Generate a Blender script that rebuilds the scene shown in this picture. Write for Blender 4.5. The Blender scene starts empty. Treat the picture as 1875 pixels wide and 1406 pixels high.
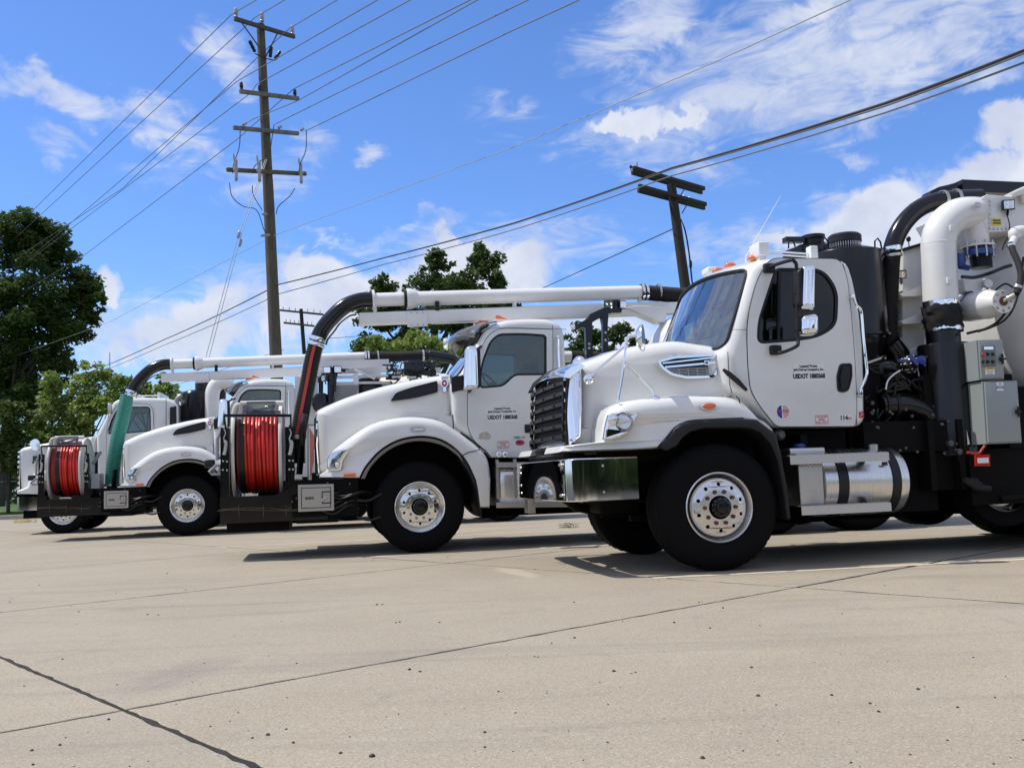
import bpy, bmesh, math, random
import numpy as np
from mathutils import Vector, Matrix
from mathutils.geometry import tessellate_polygon
random.seed(7); rng=np.random.default_rng(7)
S=bpy.context.scene; COL=S.collection
# ---------------------------------------------------------------- camera
IW,IH,F=1875.0,1406.0,1800.0
CAM=Vector((0,0,0.92)); PITCH=math.atan(166/1800); ROLL=math.radians(2.1)
_f=Vector((0,math.cos(PITCH),math.sin(PITCH))); _r0=Vector((1,0,0)); _u0=Vector((0,-math.sin(PITCH),math.cos(PITCH)))
_r=_r0*math.cos(ROLL)-_u0*math.sin(ROLL); _u=_r0*math.sin(ROLL)+_u0*math.cos(ROLL)
cd=bpy.data.cameras.new('camera'); cam=bpy.data.objects.new('camera',cd); COL.objects.link(cam)
cd.sensor_width=36; cd.lens=F/IW*36; cd.clip_end=3000; cd.clip_start=.05
M=Matrix((( _r.x,_u.x,-_f.x,CAM.x),(_r.y,_u.y,-_f.y,CAM.y),(_r.z,_u.z,-_f.z,CAM.z),(0,0,0,1)))
cam.matrix_world=M; S.camera=cam
def ray(px,py): return _r*((px-IW/2)/F)+_u*((IH/2-py)/F)+_f
def deep(px,py,d): return CAM+ray(px,py)*d           # the point seen at a pixel, at a given depth
def onground(px,py,z=0.0):
    d=ray(px,py); return CAM+d*((z-CAM.z)/d.z)
# ---------------------------------------------------------------- light
SUN_TO=Vector((-0.56,0.03,1.0)).normalized()
EL=math.asin(SUN_TO.z); AZ=math.atan2(SUN_TO.x,SUN_TO.y)
sd=bpy.data.lights.new('sun','SUN'); sd.energy=4.3; sd.angle=math.radians(.55); sd.color=(1,.95,.87)
so=bpy.data.objects.new('sun',sd); COL.objects.link(so); so.rotation_euler=SUN_TO.to_track_quat('Z','Y').to_euler()
S.view_settings.view_transform='Standard'; S.view_settings.look='None'; S.view_settings.exposure=0; S.view_settings.gamma=1
S.cycles.use_denoising=True; S.cycles.max_bounces=8; S.cycles.transparent_max_bounces=24
S.cycles.caustics_reflective=False; S.cycles.caustics_refractive=False; S.cycles.sample_clamp_indirect=6
# ---------------------------------------------------------------- node helpers
class NT:
    def __init__(s,nt): s.nt=nt; nt.nodes.clear()
    def n(s,t,**k):
        d=s.nt.nodes.new(t)
        for a,b in k.items(): setattr(d,a,b)
        return d
    def l(s,a,b): s.nt.links.new(a,b)
    def setin(s,sock,v):
        if isinstance(v,(int,float)): sock.default_value=v
        elif isinstance(v,(tuple,list)): sock.default_value=tuple(v)+((1,) if len(v)==3 and len(sock.default_value)==4 else ())
        else: s.l(v,sock)
    def m(s,op,a,b=None,c=None,clamp=False):
        d=s.n('ShaderNodeMath',operation=op,use_clamp=clamp)
        for i,v in enumerate((a,b,c)):
            if v is not None: s.setin(d.inputs[i],v)
        return d.outputs[0]
    def noise(s,vec,scale,detail=4,rough=.5,dist=0,dim='3D'):
        d=s.n('ShaderNodeTexNoise'); d.noise_dimensions=dim
        if vec is not None: s.l(vec,d.inputs['Vector'])
        d.inputs['Scale'].default_value=scale; d.inputs['Detail'].default_value=detail; d.inputs['Roughness'].default_value=rough; d.inputs['Distortion'].default_value=dist
        return d
    def ramp(s,fac,pts):
        d=s.n('ShaderNodeValToRGB'); s.l(fac,d.inputs[0]); e=d.color_ramp.elements
        while len(e)<len(pts): e.new(.5)
        for i,(p,c) in enumerate(pts):
            e[i].position=p; e[i].color=(c,c,c,1) if isinstance(c,(int,float)) else tuple(c)+(1,)
        return d.outputs[0]
    def mix(s,fac,a,b,bt='MIX'):
        d=s.n('ShaderNodeMix',data_type='RGBA',blend_type=bt)
        s.setin(d.inputs[0],fac); s.setin(d.inputs[6],a); s.setin(d.inputs[7],b); return d.outputs[2]
    def smooth(s,x,a,b):
        d=s.n('ShaderNodeMapRange',interpolation_type='SMOOTHSTEP'); s.setin(d.inputs[0],x)
        d.inputs[1].default_value=a; d.inputs[2].default_value=b; d.inputs[3].default_value=0; d.inputs[4].default_value=1; return d.outputs[0]
MATS={}
def pmat(name,col,rough=.5,metal=0,coat=0,var=0,vscale=6,bump=0,bscale=60,spec=.5,dirt=0,dirtcol=(.22,.19,.15),rvar=0,stretch=None,emis=None):
    m=bpy.data.materials.new(name); m.use_nodes=True; T=NT(m.node_tree)
    out=T.n('ShaderNodeOutputMaterial'); b=T.n('ShaderNodeBsdfPrincipled'); T.l(b.outputs[0],out.inputs[0])
    b.inputs['Base Color'].default_value=tuple(col)+(1,); b.inputs['Roughness'].default_value=rough; b.inputs['Metallic'].default_value=metal
    b.inputs['Coat Weight'].default_value=coat; b.inputs['Coat Roughness'].default_value=.06; b.inputs['Specular IOR Level'].default_value=spec
    tc=T.n('ShaderNodeTexCoord'); vec=tc.outputs['Object']
    if stretch:
        mp=T.n('ShaderNodeMapping'); mp.inputs['Scale'].default_value=stretch; T.l(vec,mp.inputs[0]); vec=mp.outputs[0]
    c=tuple(col)
    if var:
        nz=T.noise(vec,vscale,5,.6); f=T.smooth(nz.outputs['Fac'],.3,.7)
        c=T.mix(f,tuple(x*(1-var) for x in col),tuple(min(1,x*(1+var)) for x in col))
    if dirt:
        nz=T.noise(vec,1.7,7,.65,.3); nz2=T.noise(vec,23,3,.6)
        f=T.m('MULTIPLY',T.smooth(nz.outputs['Fac'],.42,.72),T.m('ADD',nz2.outputs['Fac'],.2)); f=T.m('MULTIPLY',f,dirt)
        c=T.mix(f,c,dirtcol)
        rr=T.m('ADD',T.m('MULTIPLY',f,.6),rough,clamp=True); T.l(rr,b.inputs['Roughness'])
    if not isinstance(c,tuple): T.l(c,b.inputs['Base Color'])
    if rvar and not dirt:
        nz=T.noise(vec,vscale*1.7,5,.6); T.l(T.m('ADD',T.m('MULTIPLY',nz.outputs['Fac'],rvar),rough-rvar*.4,clamp=True),b.inputs['Roughness'])
    if bump:
        nz=T.noise(vec,bscale,4,.6); bp=T.n('ShaderNodeBump'); bp.inputs['Strength'].default_value=bump; bp.inputs['Distance'].default_value=.01
        T.l(nz.outputs['Fac'],bp.inputs['Height']); T.l(bp.outputs[0],b.inputs['Normal'])
    if emis: b.inputs['Emission Color'].default_value=tuple(emis)+(1,); b.inputs['Emission Strength'].default_value=1
    MATS[name]=m; return m
def glassmat(name,tint,minref=.04,rough=.0,boost=1.0):
    m=bpy.data.materials.new(name); m.use_nodes=True; T=NT(m.node_tree)
    out=T.n('ShaderNodeOutputMaterial'); tr=T.n('ShaderNodeBsdfTransparent'); tr.inputs[0].default_value=tuple(tint)+(1,)
    gl=T.n('ShaderNodeBsdfGlossy'); gl.inputs['Roughness'].default_value=rough; gl.inputs[0].default_value=(1,1,1,1)
    fr=T.n('ShaderNodeFresnel'); fr.inputs[0].default_value=1.52
    f=T.m('ADD',T.m('MULTIPLY',fr.outputs[0],boost),minref,clamp=True)
    mx=T.n('ShaderNodeMixShader'); T.l(f,mx.inputs[0]); T.l(tr.outputs[0],mx.inputs[1]); T.l(gl.outputs[0],mx.inputs[2]); T.l(mx.outputs[0],out.inputs[0])
    MATS[name]=m; return m
# ---------------------------------------------------------------- mesh helpers (lists of verts / faces)
def V3(*a): return Vector(a)
STUFFY={'wheel_nuts','step_grip','bumper_bolts','sleeve_bolts','tower_bolts','flange_bolts','port_bolts','valve_bolts','fittings','boom_fittings','hydraulic_cylinders','hose_bits','chain_binders','label_lines','flag_stripes','grille_bars','grille_slots','dials','lid_screen','vent_grid','insulator_pins','jumper_wires','sill_fittings','light_cable','bumper_rivets'}
class MB:
    def __init__(s): s.v=[]; s.f=[]
    def add(s,vs,fs):
        o=len(s.v); s.v+= [tuple(p) for p in vs]; s.f+=[tuple(i+o for i in f) for f in fs]; return s
    def box(s,a,b,r=0):
        a,b=[min(x,y) for x,y in zip(a,b)],[max(x,y) for x,y in zip(a,b)]
        if r<=0:
            vs=[(x,y,z) for x in (a[0],b[0]) for y in (a[1],b[1]) for z in (a[2],b[2])]
            return s.add(vs,[(0,1,3,2),(4,6,7,5),(0,4,5,1),(2,3,7,6),(0,2,6,4),(1,5,7,3)])
        bm=bmesh.new(); bmesh.ops.create_cube(bm,size=1)
        for v in bm.verts: v.co=Vector([(a[i]+b[i])/2+v.co[i]*(b[i]-a[i]) for i in range(3)])
        bmesh.ops.bevel(bm,geom=bm.edges[:],offset=r,segments=3,profile=.5,affect='EDGES')
        bm.verts.index_update(); s.add([v.co for v in bm.verts],[[v.index for v in f.verts] for f in bm.faces]); bm.free(); return s
    def obox(s,p,q,w,h,up=(0,0,1),r=0):
        """beam from p to q, w wide and h tall"""
        p,q=Vector(p),Vector(q); d=q-p; L=d.length; d.normalize(); u=Vector(up); sd=d.cross(u)
        if sd.length<1e-5: sd=d.cross(Vector((0,1,0)))
        sd.normalize(); u=sd.cross(d)
        t=MB(); t.box((0,-w/2,-h/2),(L,w/2,h/2),r)
        return s.add([p+d*v[0]+sd*v[1]+u*v[2] for v in t.v],t.f)
    def tube(s,path,r,n=12,closed=False,caps=True):
        P=[Vector(p) for p in path]; N=len(P); R=r if isinstance(r,(list,tuple)) else [r]*N
        T=[]
        for i in range(N):
            a=P[(i-1)%N] if (closed or i>0) else P[i]; b=P[(i+1)%N] if (closed or i<N-1) else P[i]
            T.append((b-a).normalized())
        u=T[0].orthogonal().normalized(); vs=[]; fs=[]
        for i in range(N):
            u=(u-T[i]*u.dot(T[i])); u=u.normalized() if u.length>1e-6 else T[i].orthogonal().normalized(); w=T[i].cross(u)
            for k in range(n):
                a=2*math.pi*k/n; vs.append(P[i]+(u*math.cos(a)+w*math.sin(a))*R[i])
        for i in range(N if closed else N-1):
            j=(i+1)%N
            for k in range(n): fs.append((i*n+k,i*n+(k+1)%n,j*n+(k+1)%n,j*n+k))
        if caps and not closed: fs+= [tuple(range(n))[::-1],tuple(range((N-1)*n,N*n))]
        return s.add(vs,fs)
    def lathe(s,prof,c,axis,n=32,closed=False):
        """prof: (radius, height along axis)"""
        a=Vector(axis).normalized(); u=a.orthogonal().normalized(); w=a.cross(u); c=Vector(c); vs=[];fs=[]
        N=len(prof)
        for r,h in prof:
            for k in range(n):
                t=2*math.pi*k/n; vs.append(c+a*h+(u*math.cos(t)+w*math.sin(t))*max(r,1e-4))
        for i in range(N if closed else N-1):
            j=(i+1)%N
            for k in range(n): fs.append((i*n+k,i*n+(k+1)%n,j*n+(k+1)%n,j*n+k))
        return s.add(vs,fs)
    def plate(s,outer,holes,y0,y1,fn=None):
        """2D outline (x,z) with holes, between two lateral positions"""
        loops=[outer]+list(holes); pts=[p for L in loops for p in L]; n=len(pts)
        tr=tessellate_polygon([[Vector((p[0],p[1],0)) for p in L] for L in loops])
        vs=[(p[0],y0,p[1]) for p in pts]+[(p[0],y1,p[1]) for p in pts]
        if fn: vs=[fn(*v) for v in vs]
        fs=[tuple(t) for t in tr]+[tuple(i+n for i in t[::-1]) for t in tr]; o=0
        for L in loops:
            m=len(L)
            for i in range(m):
                j=(i+1)%m; fs.append((o+i,o+j,n+o+j,n+o+i))
            o+=m
        return s.add(vs,fs)
    def puff(s,outer,y0,y1,r,wt=None,seg=5,mid=1,fn=None,r2=None):
        """solid with side profile `outer`, rounded along both side edges by radius r; wt scales the inset per vertex"""
        pts=[Vector(p) for p in outer]; n=len(pts)
        area=sum(pts[i].x*pts[(i+1)%n].y-pts[(i+1)%n].x*pts[i].y for i in range(n))
        if area<0: pts=pts[::-1]; wt=wt[::-1] if wt else None
        nor=[]
        for i in range(n):
            e1=(pts[i]-pts[i-1]).normalized(); e2=(pts[(i+1)%n]-pts[i]).normalized()
            n1=Vector((-e1.y,e1.x)); n2=Vector((-e2.y,e2.x)); m=n1+n2; L=m.length
            m=m/L if L>1e-6 else n1; m=m/max(.45,m.dot(n1)); nor.append(m)
        wt=wt or [1]*n; st=[]; r2=r if r2 is None else r2
        for k in range(seg+1):
            a=math.pi/2*k/seg; st.append((y0+r*(1-math.sin(a)) if False else y0+r*(1-math.cos(a)), r*(1-math.sin(a))))
        for k in range(1,mid): st.append((y0+r+(y1-r2-y0-r)*k/mid,0))
        for k in range(seg,-1,-1):
            a=math.pi/2*k/seg; st.append((y1-r2*(1-math.cos(a)), r2*(1-math.sin(a))))
        vs=[]
        for y,ins in st:
            for i in range(n):
                p=pts[i]+nor[i]*ins*wt[i]; q=(p.x,y,p.y)
                vs.append(fn(*q) if fn else q)
        fs=[]; N=len(st)
        for k in range(N-1):
            for i in range(n):
                j=(i+1)%n; fs.append((k*n+i,k*n+j,(k+1)*n+j,(k+1)*n+i))
        for k,rev in ((0,False),(N-1,True)):
            c=[vs[k*n+i] for i in range(n)]
            tr=tessellate_polygon([[Vector((p[0],p[2],0)) for p in c]])
            fs+=[tuple(k*n+i for i in (t if not rev else t[::-1])) for t in tr]
        return s.add(vs,fs)
    def wall(s,path,z0,z1,th,z0e=None):
        """vertical strip along plan path [(x,y)], thickness th"""
        n=len(path); P=[Vector(p) for p in path]; vs=[]; fs=[]
        for i in range(n):
            e=(P[min(i+1,n-1)]-P[max(i-1,0)]).normalized(); nn=Vector((-e.y,e.x))
            for o in (0,th):
                q=P[i]+nn*o
                vs+= [(q.x,q.y,z0),(q.x,q.y,z1)]
        for i in range(n-1):
            a=i*4; b=a+4
            fs+=[(a,b,b+1,a+1),(a+2,a+3,b+3,b+2),(a+1,b+1,b+3,a+3),(a,a+2,b+2,b)]
        fs+=[(0,1,3,2),((n-1)*4,(n-1)*4+2,(n-1)*4+3,(n-1)*4+1)]
        return s.add(vs,fs)
    def build(s,name,mat,parent=None,angle=32,label=None,fix=True,smooth=True):
        me=bpy.data.meshes.new(name); me.from_pydata(s.v,[],s.f)
        if fix:
            bm=bmesh.new(); bm.from_mesh(me); bmesh.ops.remove_doubles(bm,verts=bm.verts,dist=1e-5); bmesh.ops.recalc_face_normals(bm,faces=bm.faces); bm.to_mesh(me); bm.free()
        if smooth:
            me.polygons.foreach_set('use_smooth',[True]*len(me.polygons)); me.set_sharp_from_angle(angle=math.radians(angle))
        if mat: me.materials.append(MATS[mat] if isinstance(mat,str) else mat)
        o=bpy.data.objects.new(name,me); COL.objects.link(o)
        if parent: o.parent=parent
        if label: o['label']=label
        if name in STUFFY: o['kind']='stuff'
        return o
def cut(o,cutters):
    for c in cutters:
        m=o.modifiers.new('b','BOOLEAN'); m.operation='DIFFERENCE'; m.object=c; m.solver='EXACT'
    dg=bpy.context.evaluated_depsgraph_get(); me=bpy.data.meshes.new_from_object(o.evaluated_get(dg))
    o.modifiers.clear(); mt=o.data.materials[:]; o.data=me
    me.polygons.foreach_set('use_smooth',[True]*len(me.polygons)); me.set_sharp_from_angle(angle=math.radians(30))
    for c in cutters: bpy.data.objects.remove(c)
    me.materials.clear()
    for m in mt[:1]: me.materials.append(m)
    me.polygons.foreach_set('material_index',[0]*len(me.polygons))
    return o
def rnd(pts,r,seg=5):
    """round the corners of a closed polygon; r a number or list"""
    out=[]; n=len(pts); P=[Vector(p) for p in pts]; R=r if isinstance(r,(list,tuple)) else [r]*n
    for i in range(n):
        a,b,c=P[i-1],P[i],P[(i+1)%n]; e1=a-b; e2=c-b; l=min(R[i],e1.length*.45,e2.length*.45)
        if l<1e-4: out.append(tuple(b)); continue
        p=b+e1.normalized()*l; q=b+e2.normalized()*l
        for k in range(seg+1):
            t=k/seg; out.append(tuple(p*(1-t)**2+b*2*t*(1-t)+q*t*t))
    return out
def spl(pts,m=6,closed=False):
    """catmull-rom through points"""
    P=[Vector(p) for p in pts]; n=len(P); out=[]
    rngs=range(n if closed else n-1)
    for i in rngs:
        p1,p2=P[i],P[(i+1)%n]; p0=P[i-1] if (closed or i>0) else p1*2-p2; p3=P[(i+2)%n] if (closed or i<n-2) else p2*2-p1
        for k in range(m):
            t=k/m; out.append(.5*((2*p1)+(p2-p0)*t+(2*p0-5*p1+4*p2-p3)*t*t+(3*p1-p0-3*p2+p3)*t**3))
    if not closed: out.append(P[-1])
    return [tuple(p) for p in out]
def circ(c,r,n=16,rx=None): return [(c[0]+(rx or r)*math.cos(2*math.pi*k/n),c[1]+r*math.sin(2*math.pi*k/n)) for k in range(n)]
def hosepath(path,r,pitch=.02,amp=.006,m=8):
    """dense path + alternating radii for a ribbed hose"""
    P=[Vector(p) for p in spl(path,m)]; L=[0]
    for i in range(1,len(P)): L.append(L[-1]+(P[i]-P[i-1]).length)
    tot=L[-1]; N=max(4,int(tot/pitch*4)); out=[]; rad=[]; j=0
    for k in range(N+1):
        d=tot*k/N
        while j<len(L)-2 and L[j+1]<d: j+=1
        t=(d-L[j])/max(1e-9,L[j+1]-L[j]); out.append(P[j].lerp(P[j+1],t)); rad.append(r+(amp if k%4 in (0,1) else -amp))
    return out,rad
def thing(name,label,cat,loc=(0,0,0),mat=None,group=None,kind=None):
    o=bpy.data.objects.new(name,None); COL.objects.link(o); o.empty_display_size=.1
    if mat is not None: o.matrix_world=mat
    else: o.location=loc
    o['label']=label; o['category']=cat
    if group: o['group']=group
    return o
def tag(o,label=None,cat=None,group=None,kind=None):
    for k,v in (('label',label),('category',cat),('group',group),('kind',kind)):
        if v: o[k]=v
    return o
def part(name,parent,loc=(0,0,0)):
    o=bpy.data.objects.new(name,None); COL.objects.link(o); o.parent=parent; o.location=loc; o.empty_display_size=.05; return o
def text(s,size,x,z,y,mat,parent,name='lettering',align='CENTER',th=.0006,sx=1,bold=0,fn=None,rot=None):
    cu=bpy.data.curves.new(name,'FONT'); cu.body=s; cu.size=size; cu.align_x=align; cu.extrude=th; cu.offset=bold; cu.resolution_u=3
    t=bpy.data.objects.new(name,cu); COL.objects.link(t)
    dg=bpy.context.evaluated_depsgraph_get(); me=bpy.data.meshes.new_from_object(t.evaluated_get(dg)); bpy.data.objects.remove(t)
    for v in me.vertices:
        a,b,c=v.co; a*=sx
        if rot: a,b=a*math.cos(rot)-b*math.sin(rot),a*math.sin(rot)+b*math.cos(rot)
        v.co=Vector(fn(a,b,c)) if fn else Vector((x+a,y-c,z+b))
    me.materials.clear(); me.materials.append(MATS[mat]); o=bpy.data.objects.new(name,me); COL.objects.link(o); o.parent=parent; return o
# ---------------------------------------------------------------- truck frames: x to the rear, y away from the camera, z up
PHI=math.radians(11)
class Frame:
    def __init__(s,hub,depth,phi=PHI,hz=None):
        P=deep(hub[0],hub[1],depth); s.O=Vector((P.x,P.y,0)); s.ex=Vector((math.cos(phi),math.sin(phi),0)); s.ey=Vector((-math.sin(phi),math.cos(phi),0)); s.ez=Vector((0,0,1)); s.hz=P.z
        s.M=Matrix(((s.ex.x,s.ey.x,0,s.O.x),(s.ex.y,s.ey.y,0,s.O.y),(0,0,1,0),(0,0,0,1)))
    def p(s,px,ly=0.0):
        d=ray(px[0],px[1]); t=(ly-(CAM-s.O).dot(s.ey))/d.dot(s.ey); Q=CAM+d*t-s.O
        return Vector((Q.dot(s.ex),ly,Q.z))
    def xz(s,px,ly=0.0):
        q=s.p(px,ly); return (q[0],q[2])
    def L(s,pts,ly=0.0): return [s.xz(p,ly) for p in pts]
    def px_at_x(s,px,lx):
        """the point where the ray meets the plane local x = lx"""
        d=ray(px[0],px[1]); t=(lx-(CAM-s.O).dot(s.ex))/d.dot(s.ex); Q=CAM+d*t-s.O
        return (lx,Q.dot(s.ey),Q.z)
# zoom windows in which outlines were read off the photograph
def ZW(x0,y0,k): return lambda *pts:[(x0+u*k,y0+v*k) for u,v in pts]
z1=ZW(940,440,520/1875); z2=ZW(1355,440,520/1875); z3=ZW(940,700,520/1875); z4=ZW(1355,700,520/1875); z5=ZW(1475,300,400/1875)
z6=ZW(540,440,520/1875); z7=ZW(540,690,520/1875); zc=ZW(200,600,400/1875); zr=ZW(370,700,.16); zl=ZW(0,640,.256)
# ---------------------------------------------------------------- sky
def dirpx(px,py): return ray(px,py).normalized()
def build_world():
    w=bpy.data.worlds.new('World'); S.world=w; w.use_nodes=True; T=NT(w.node_tree)
    out=T.n('ShaderNodeOutputWorld'); bg=T.n('ShaderNodeBackground'); T.l(bg.outputs[0],out.inputs[0])
    sky=T.n('ShaderNodeTexSky'); sky.sky_type='NISHITA'; sky.sun_disc=False; sky.sun_elevation=EL; sky.sun_rotation=AZ
    sky.air_density=1.0; sky.dust_density=.3; sky.ozone_density=2.2; sky.altitude=100
    tc=T.n('ShaderNodeTexCoord'); d=tc.outputs['Generated']; sp=T.n('ShaderNodeSeparateXYZ'); T.l(d,sp.inputs[0])
    az=T.m('ARCTAN2',sp.outputs[0],sp.outputs[1]); el=T.m('ARCSINE',sp.outputs[2])
    # the photograph's deep polarised blue
    blue=T.mix(1.0,sky.outputs[0],SKYTINT,'MULTIPLY')
    # cloud noise lives on a plane overhead, so streaks get finer toward the horizon
    n1=T.noise(d,5.0,8,.62,.6); n2=T.noise(d,17,7,.6,.4); n3=T.noise(d,3.2,3,.5,.2)
    mp=T.n('ShaderNodeMapping'); mp.inputs['Scale'].default_value=(9,9,26); mp.inputs['Rotation'].default_value=(0,math.radians(18),0); T.l(d,mp.inputs[0])
    n4=T.noise(mp.outputs[0],1.6,8,.62,1.2)      # streaky
    puffy=T.m('ADD',T.m('MULTIPLY',n1.outputs['Fac'],.6),T.m('MULTIPLY',n2.outputs['Fac'],.4))
    wx=T.m('MULTIPLY',T.m('SUBTRACT',n1.outputs['Fac'],.5),.10); wy=T.m('MULTIPLY',T.m('SUBTRACT',n2.outputs['Fac'],.5),.10)
    azw=T.m('ADD',az,wx); elw=T.m('ADD',el,wy)
    def blob(px,py,rx,ry,rot=0):
        q=dirpx(px,py); a=math.atan2(q.x,q.y); e=math.asin(q.z); sx=rx/F/math.cos(e); sy=ry/F
        r=math.radians(rot); c,s_=math.cos(r),math.sin(r)
        du=T.m('SUBTRACT',azw,a); dv=T.m('SUBTRACT',elw,e)
        u=T.m('ADD',T.m('MULTIPLY',du,c/sx),T.m('MULTIPLY',dv,s_/sx)); v=T.m('ADD',T.m('MULTIPLY',du,-s_/sy),T.m('MULTIPLY',dv,c/sy))
        return T.m('SQRT',T.m('ADD',T.m('MULTIPLY',u,u),T.m('MULTIPLY',v,v)))
    solid=None; thin=None
    for (px,py,rx,ry,rot,k) in SOLID:
        b=T.m('MULTIPLY',T.smooth(blob(px,py,rx,ry,rot),1.45,.25),k); solid=b if solid is None else T.m('MAXIMUM',solid,b)
    for (px,py,rx,ry,rot,k) in THIN:
        b=T.m('MULTIPLY',T.smooth(blob(px,py,rx,ry,rot),1.4,.1),k); thin=b if thin is None else T.m('MAXIMUM',thin,b)
    # elsewhere the same kind of sky goes on
    az_c=T.m('ABSOLUTE',az); outside=T.m('MAXIMUM',T.smooth(az_c,.52,.72),T.smooth(el,.58,.75))
    gen=T.m('MULTIPLY',T.smooth(n3.outputs['Fac'],.47,.62),outside)
    solid=T.m('MAXIMUM',solid,T.m('MULTIPLY',gen,.75)); thin=T.m('MAXIMUM',thin,T.m('MULTIPLY',outside,.8))
    ms=T.smooth(T.m('ADD',solid,T.m('MULTIPLY',T.m('SUBTRACT',puffy,.5),1.7)),.24,.74)
    mt=T.m('MULTIPLY',T.smooth(T.m('ADD',T.m('MULTIPLY',thin,.8),T.m('MULTIPLY',T.m('SUBTRACT',n4.outputs['Fac'],.5),1.7)),.08,.95),T.smooth(thin,.02,.35))
    mt=T.m('MULTIPLY',mt,.8)
    f=T.m('MAXIMUM',T.m('MULTIPLY',ms,.95),mt)
    # cloud body: white above, faintly mauve-grey where thick and low
    shade=T.smooth(T.m('ADD',n2.outputs['Fac'],T.m('MULTIPLY',n1.outputs['Fac'],.6)),.55,1.05)
    cc=T.mix(shade,CLOUD_D,CLOUD_L)
    c=T.mix(f,blue,cc)
    # pale band at the horizon
    hz=T.smooth(el,.20,-.02); c=T.mix(T.m('MULTIPLY',hz,.55),c,HORIZ)
    T.l(c,bg.inputs['Color']); bg.inputs['Strength'].default_value=.11
SKYTINT=(.86,1.17,1.72)
CLOUD_L=(7.6,7.9,8.6); CLOUD_D=(5.6,6.1,7.6); HORIZ=(5.0,6.6,9.0)
SOLID=[(1160,225,75,28,0,.95),(1260,215,60,22,4,.8),(1850,250,75,48,10,1.1),(1790,360,150,55,12,1.1),(1620,375,75,60,20,.95),(1600,440,120,70,0,.95),(1440,450,95,32,8,.7),
 (880,500,165,62,3,1.1),(830,455,60,28,0,.9),(960,510,80,50,-20,.95),(590,500,85,42,5,.9),(680,540,120,60,5,.95),(560,570,120,60,0,.85),(380,560,110,45,15,.8),(250,640,120,40,5,.75),(350,620,150,50,0,.85),(190,520,32,32,-30,.75),
 (1110,620,120,60,0,.8),(1420,130,150,40,12,.5),(1650,90,160,55,10,.55),(1500,20,110,30,0,.5),(1390,190,110,26,8,.62),(1780,150,100,40,15,.5)]
THIN=[(1500,110,450,150,12,.88),(380,590,420,90,8,.8),(900,470,320,80,4,.7),(1500,420,330,70,8,.75),(1560,110,330,130,12,1.0),(1200,40,150,70,10,.85),(1350,190,190,55,8,.95),(1720,60,220,100,10,1.0),(120,180,230,45,-6,.8),(290,215,120,45,-22,.85),(410,100,45,95,35,.85),(560,270,50,40,0,.6),(300,310,110,40,15,.55),(460,330,110,60,10,.5),
 (675,283,42,20,10,.8),(600,425,80,16,5,.7),(945,200,110,55,0,.35),(1550,290,50,22,0,.55),(1450,440,190,70,8,.7),(1500,240,120,40,5,.4),(100,260,60,25,0,.6),(1180,250,220,30,5,.5),(450,520,200,60,10,.5),(740,420,120,20,10,.5)]
build_world()
# ---------------------------------------------------------------- materials
pmat('white_paint',(.75,.745,.72),.20,coat=.8,dirt=.22,dirtcol=(.42,.38,.31))
pmat('white_body',(.74,.735,.715),.32,coat=.3,dirt=.28,dirtcol=(.40,.36,.29))
pmat('seam',(.012,.012,.013),.7)
pmat('black_paint',(.004,.004,.005),.16,spec=.45,coat=0,dirt=.15,dirtcol=(.03,.026,.022))
pmat('black_chassis',(.004,.004,.004),.65,spec=.12,dirt=.4,dirtcol=(.014,.011,.009))
pmat('black_plastic',(.012,.012,.0135),.42,spec=.35,bump=.15,bscale=400)
pmat('rubber',(.012,.012,.013),.7,spec=.3,dirt=.4,dirtcol=(.06,.055,.05),bump=.2,bscale=120)
pmat('tyre',(.0045,.0045,.005),.82,spec=.14,dirt=.25,dirtcol=(.014,.013,.012),bump=.15,bscale=90)
pmat('chrome',(.88,.89,.90),.045,1,rvar=.05,vscale=3)
pmat('polished_rim',(.82,.82,.81),.14,1,dirt=.22,dirtcol=(.35,.29,.22),var=.05)
pmat('dull_rim',(.74,.73,.72),.26,1,dirt=.3,dirtcol=(.42,.33,.25),var=.08)
pmat('steel',(.55,.54,.52),.32,1,dirt=.5,dirtcol=(.2,.15,.10))
pmat('brushed_aluminium',(.72,.72,.71),.27,1,var=.06,vscale=5,stretch=(60,1,1),dirt=.25,dirtcol=(.36,.30,.24))
pmat('tread_plate',(.62,.61,.59),.36,1,dirt=.4,dirtcol=(.3,.25,.2))
pmat('rust',(.16,.06,.025),.9,var=.4,vscale=30,bump=.3)
pmat('red_hose',(.60,.021,.009),.33,coat=.2,dirt=.22,dirtcol=(.10,.015,.01))
pmat('red_dark',(.35,.02,.015),.5)
pmat('red_stripe',(.50,.055,.03),.6)
pmat('green_hose',(.035,.27,.20),.45,dirt=.15,dirtcol=(.05,.12,.10))
pmat('grey_box',(.27,.30,.30),.42,coat=.1,dirt=.1)
pmat('toolbox',(.46,.44,.40),.36,.75,dirt=.35,dirtcol=(.4,.32,.24))
pmat('blue_paint',(.01,.035,.22),.35,coat=.4)
pmat('orange_lens',(.75,.15,.01),.18,coat=1)
pmat('red_lens',(.55,.02,.015),.2,coat=1)
pmat('white_lens',(.80,.80,.78),.12,coat=1)
pmat('reflector',(.85,.85,.86),.12,1,var=.1,vscale=40)
pmat('sticker_white',(.80,.80,.79),.4)
pmat('ink_black',(.012,.012,.014),.5)
pmat('ink_red',(.5,.02,.02),.5)
pmat('ink_blue',(.02,.03,.28),.5)
pmat('ink_yellow',(.75,.55,.03),.5)
pmat('interior_grey',(.16,.17,.17),.7,var=.15)
pmat('interior_light',(.50,.53,.51),.7,var=.1)
pmat('seat_cloth',(.07,.075,.08),.85,bump=.2,bscale=200)
pmat('mesh_grey',(.45,.46,.46),.5,.6)
pmat('blue_grey_metal',(.17,.19,.22),.4,.6)
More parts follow.
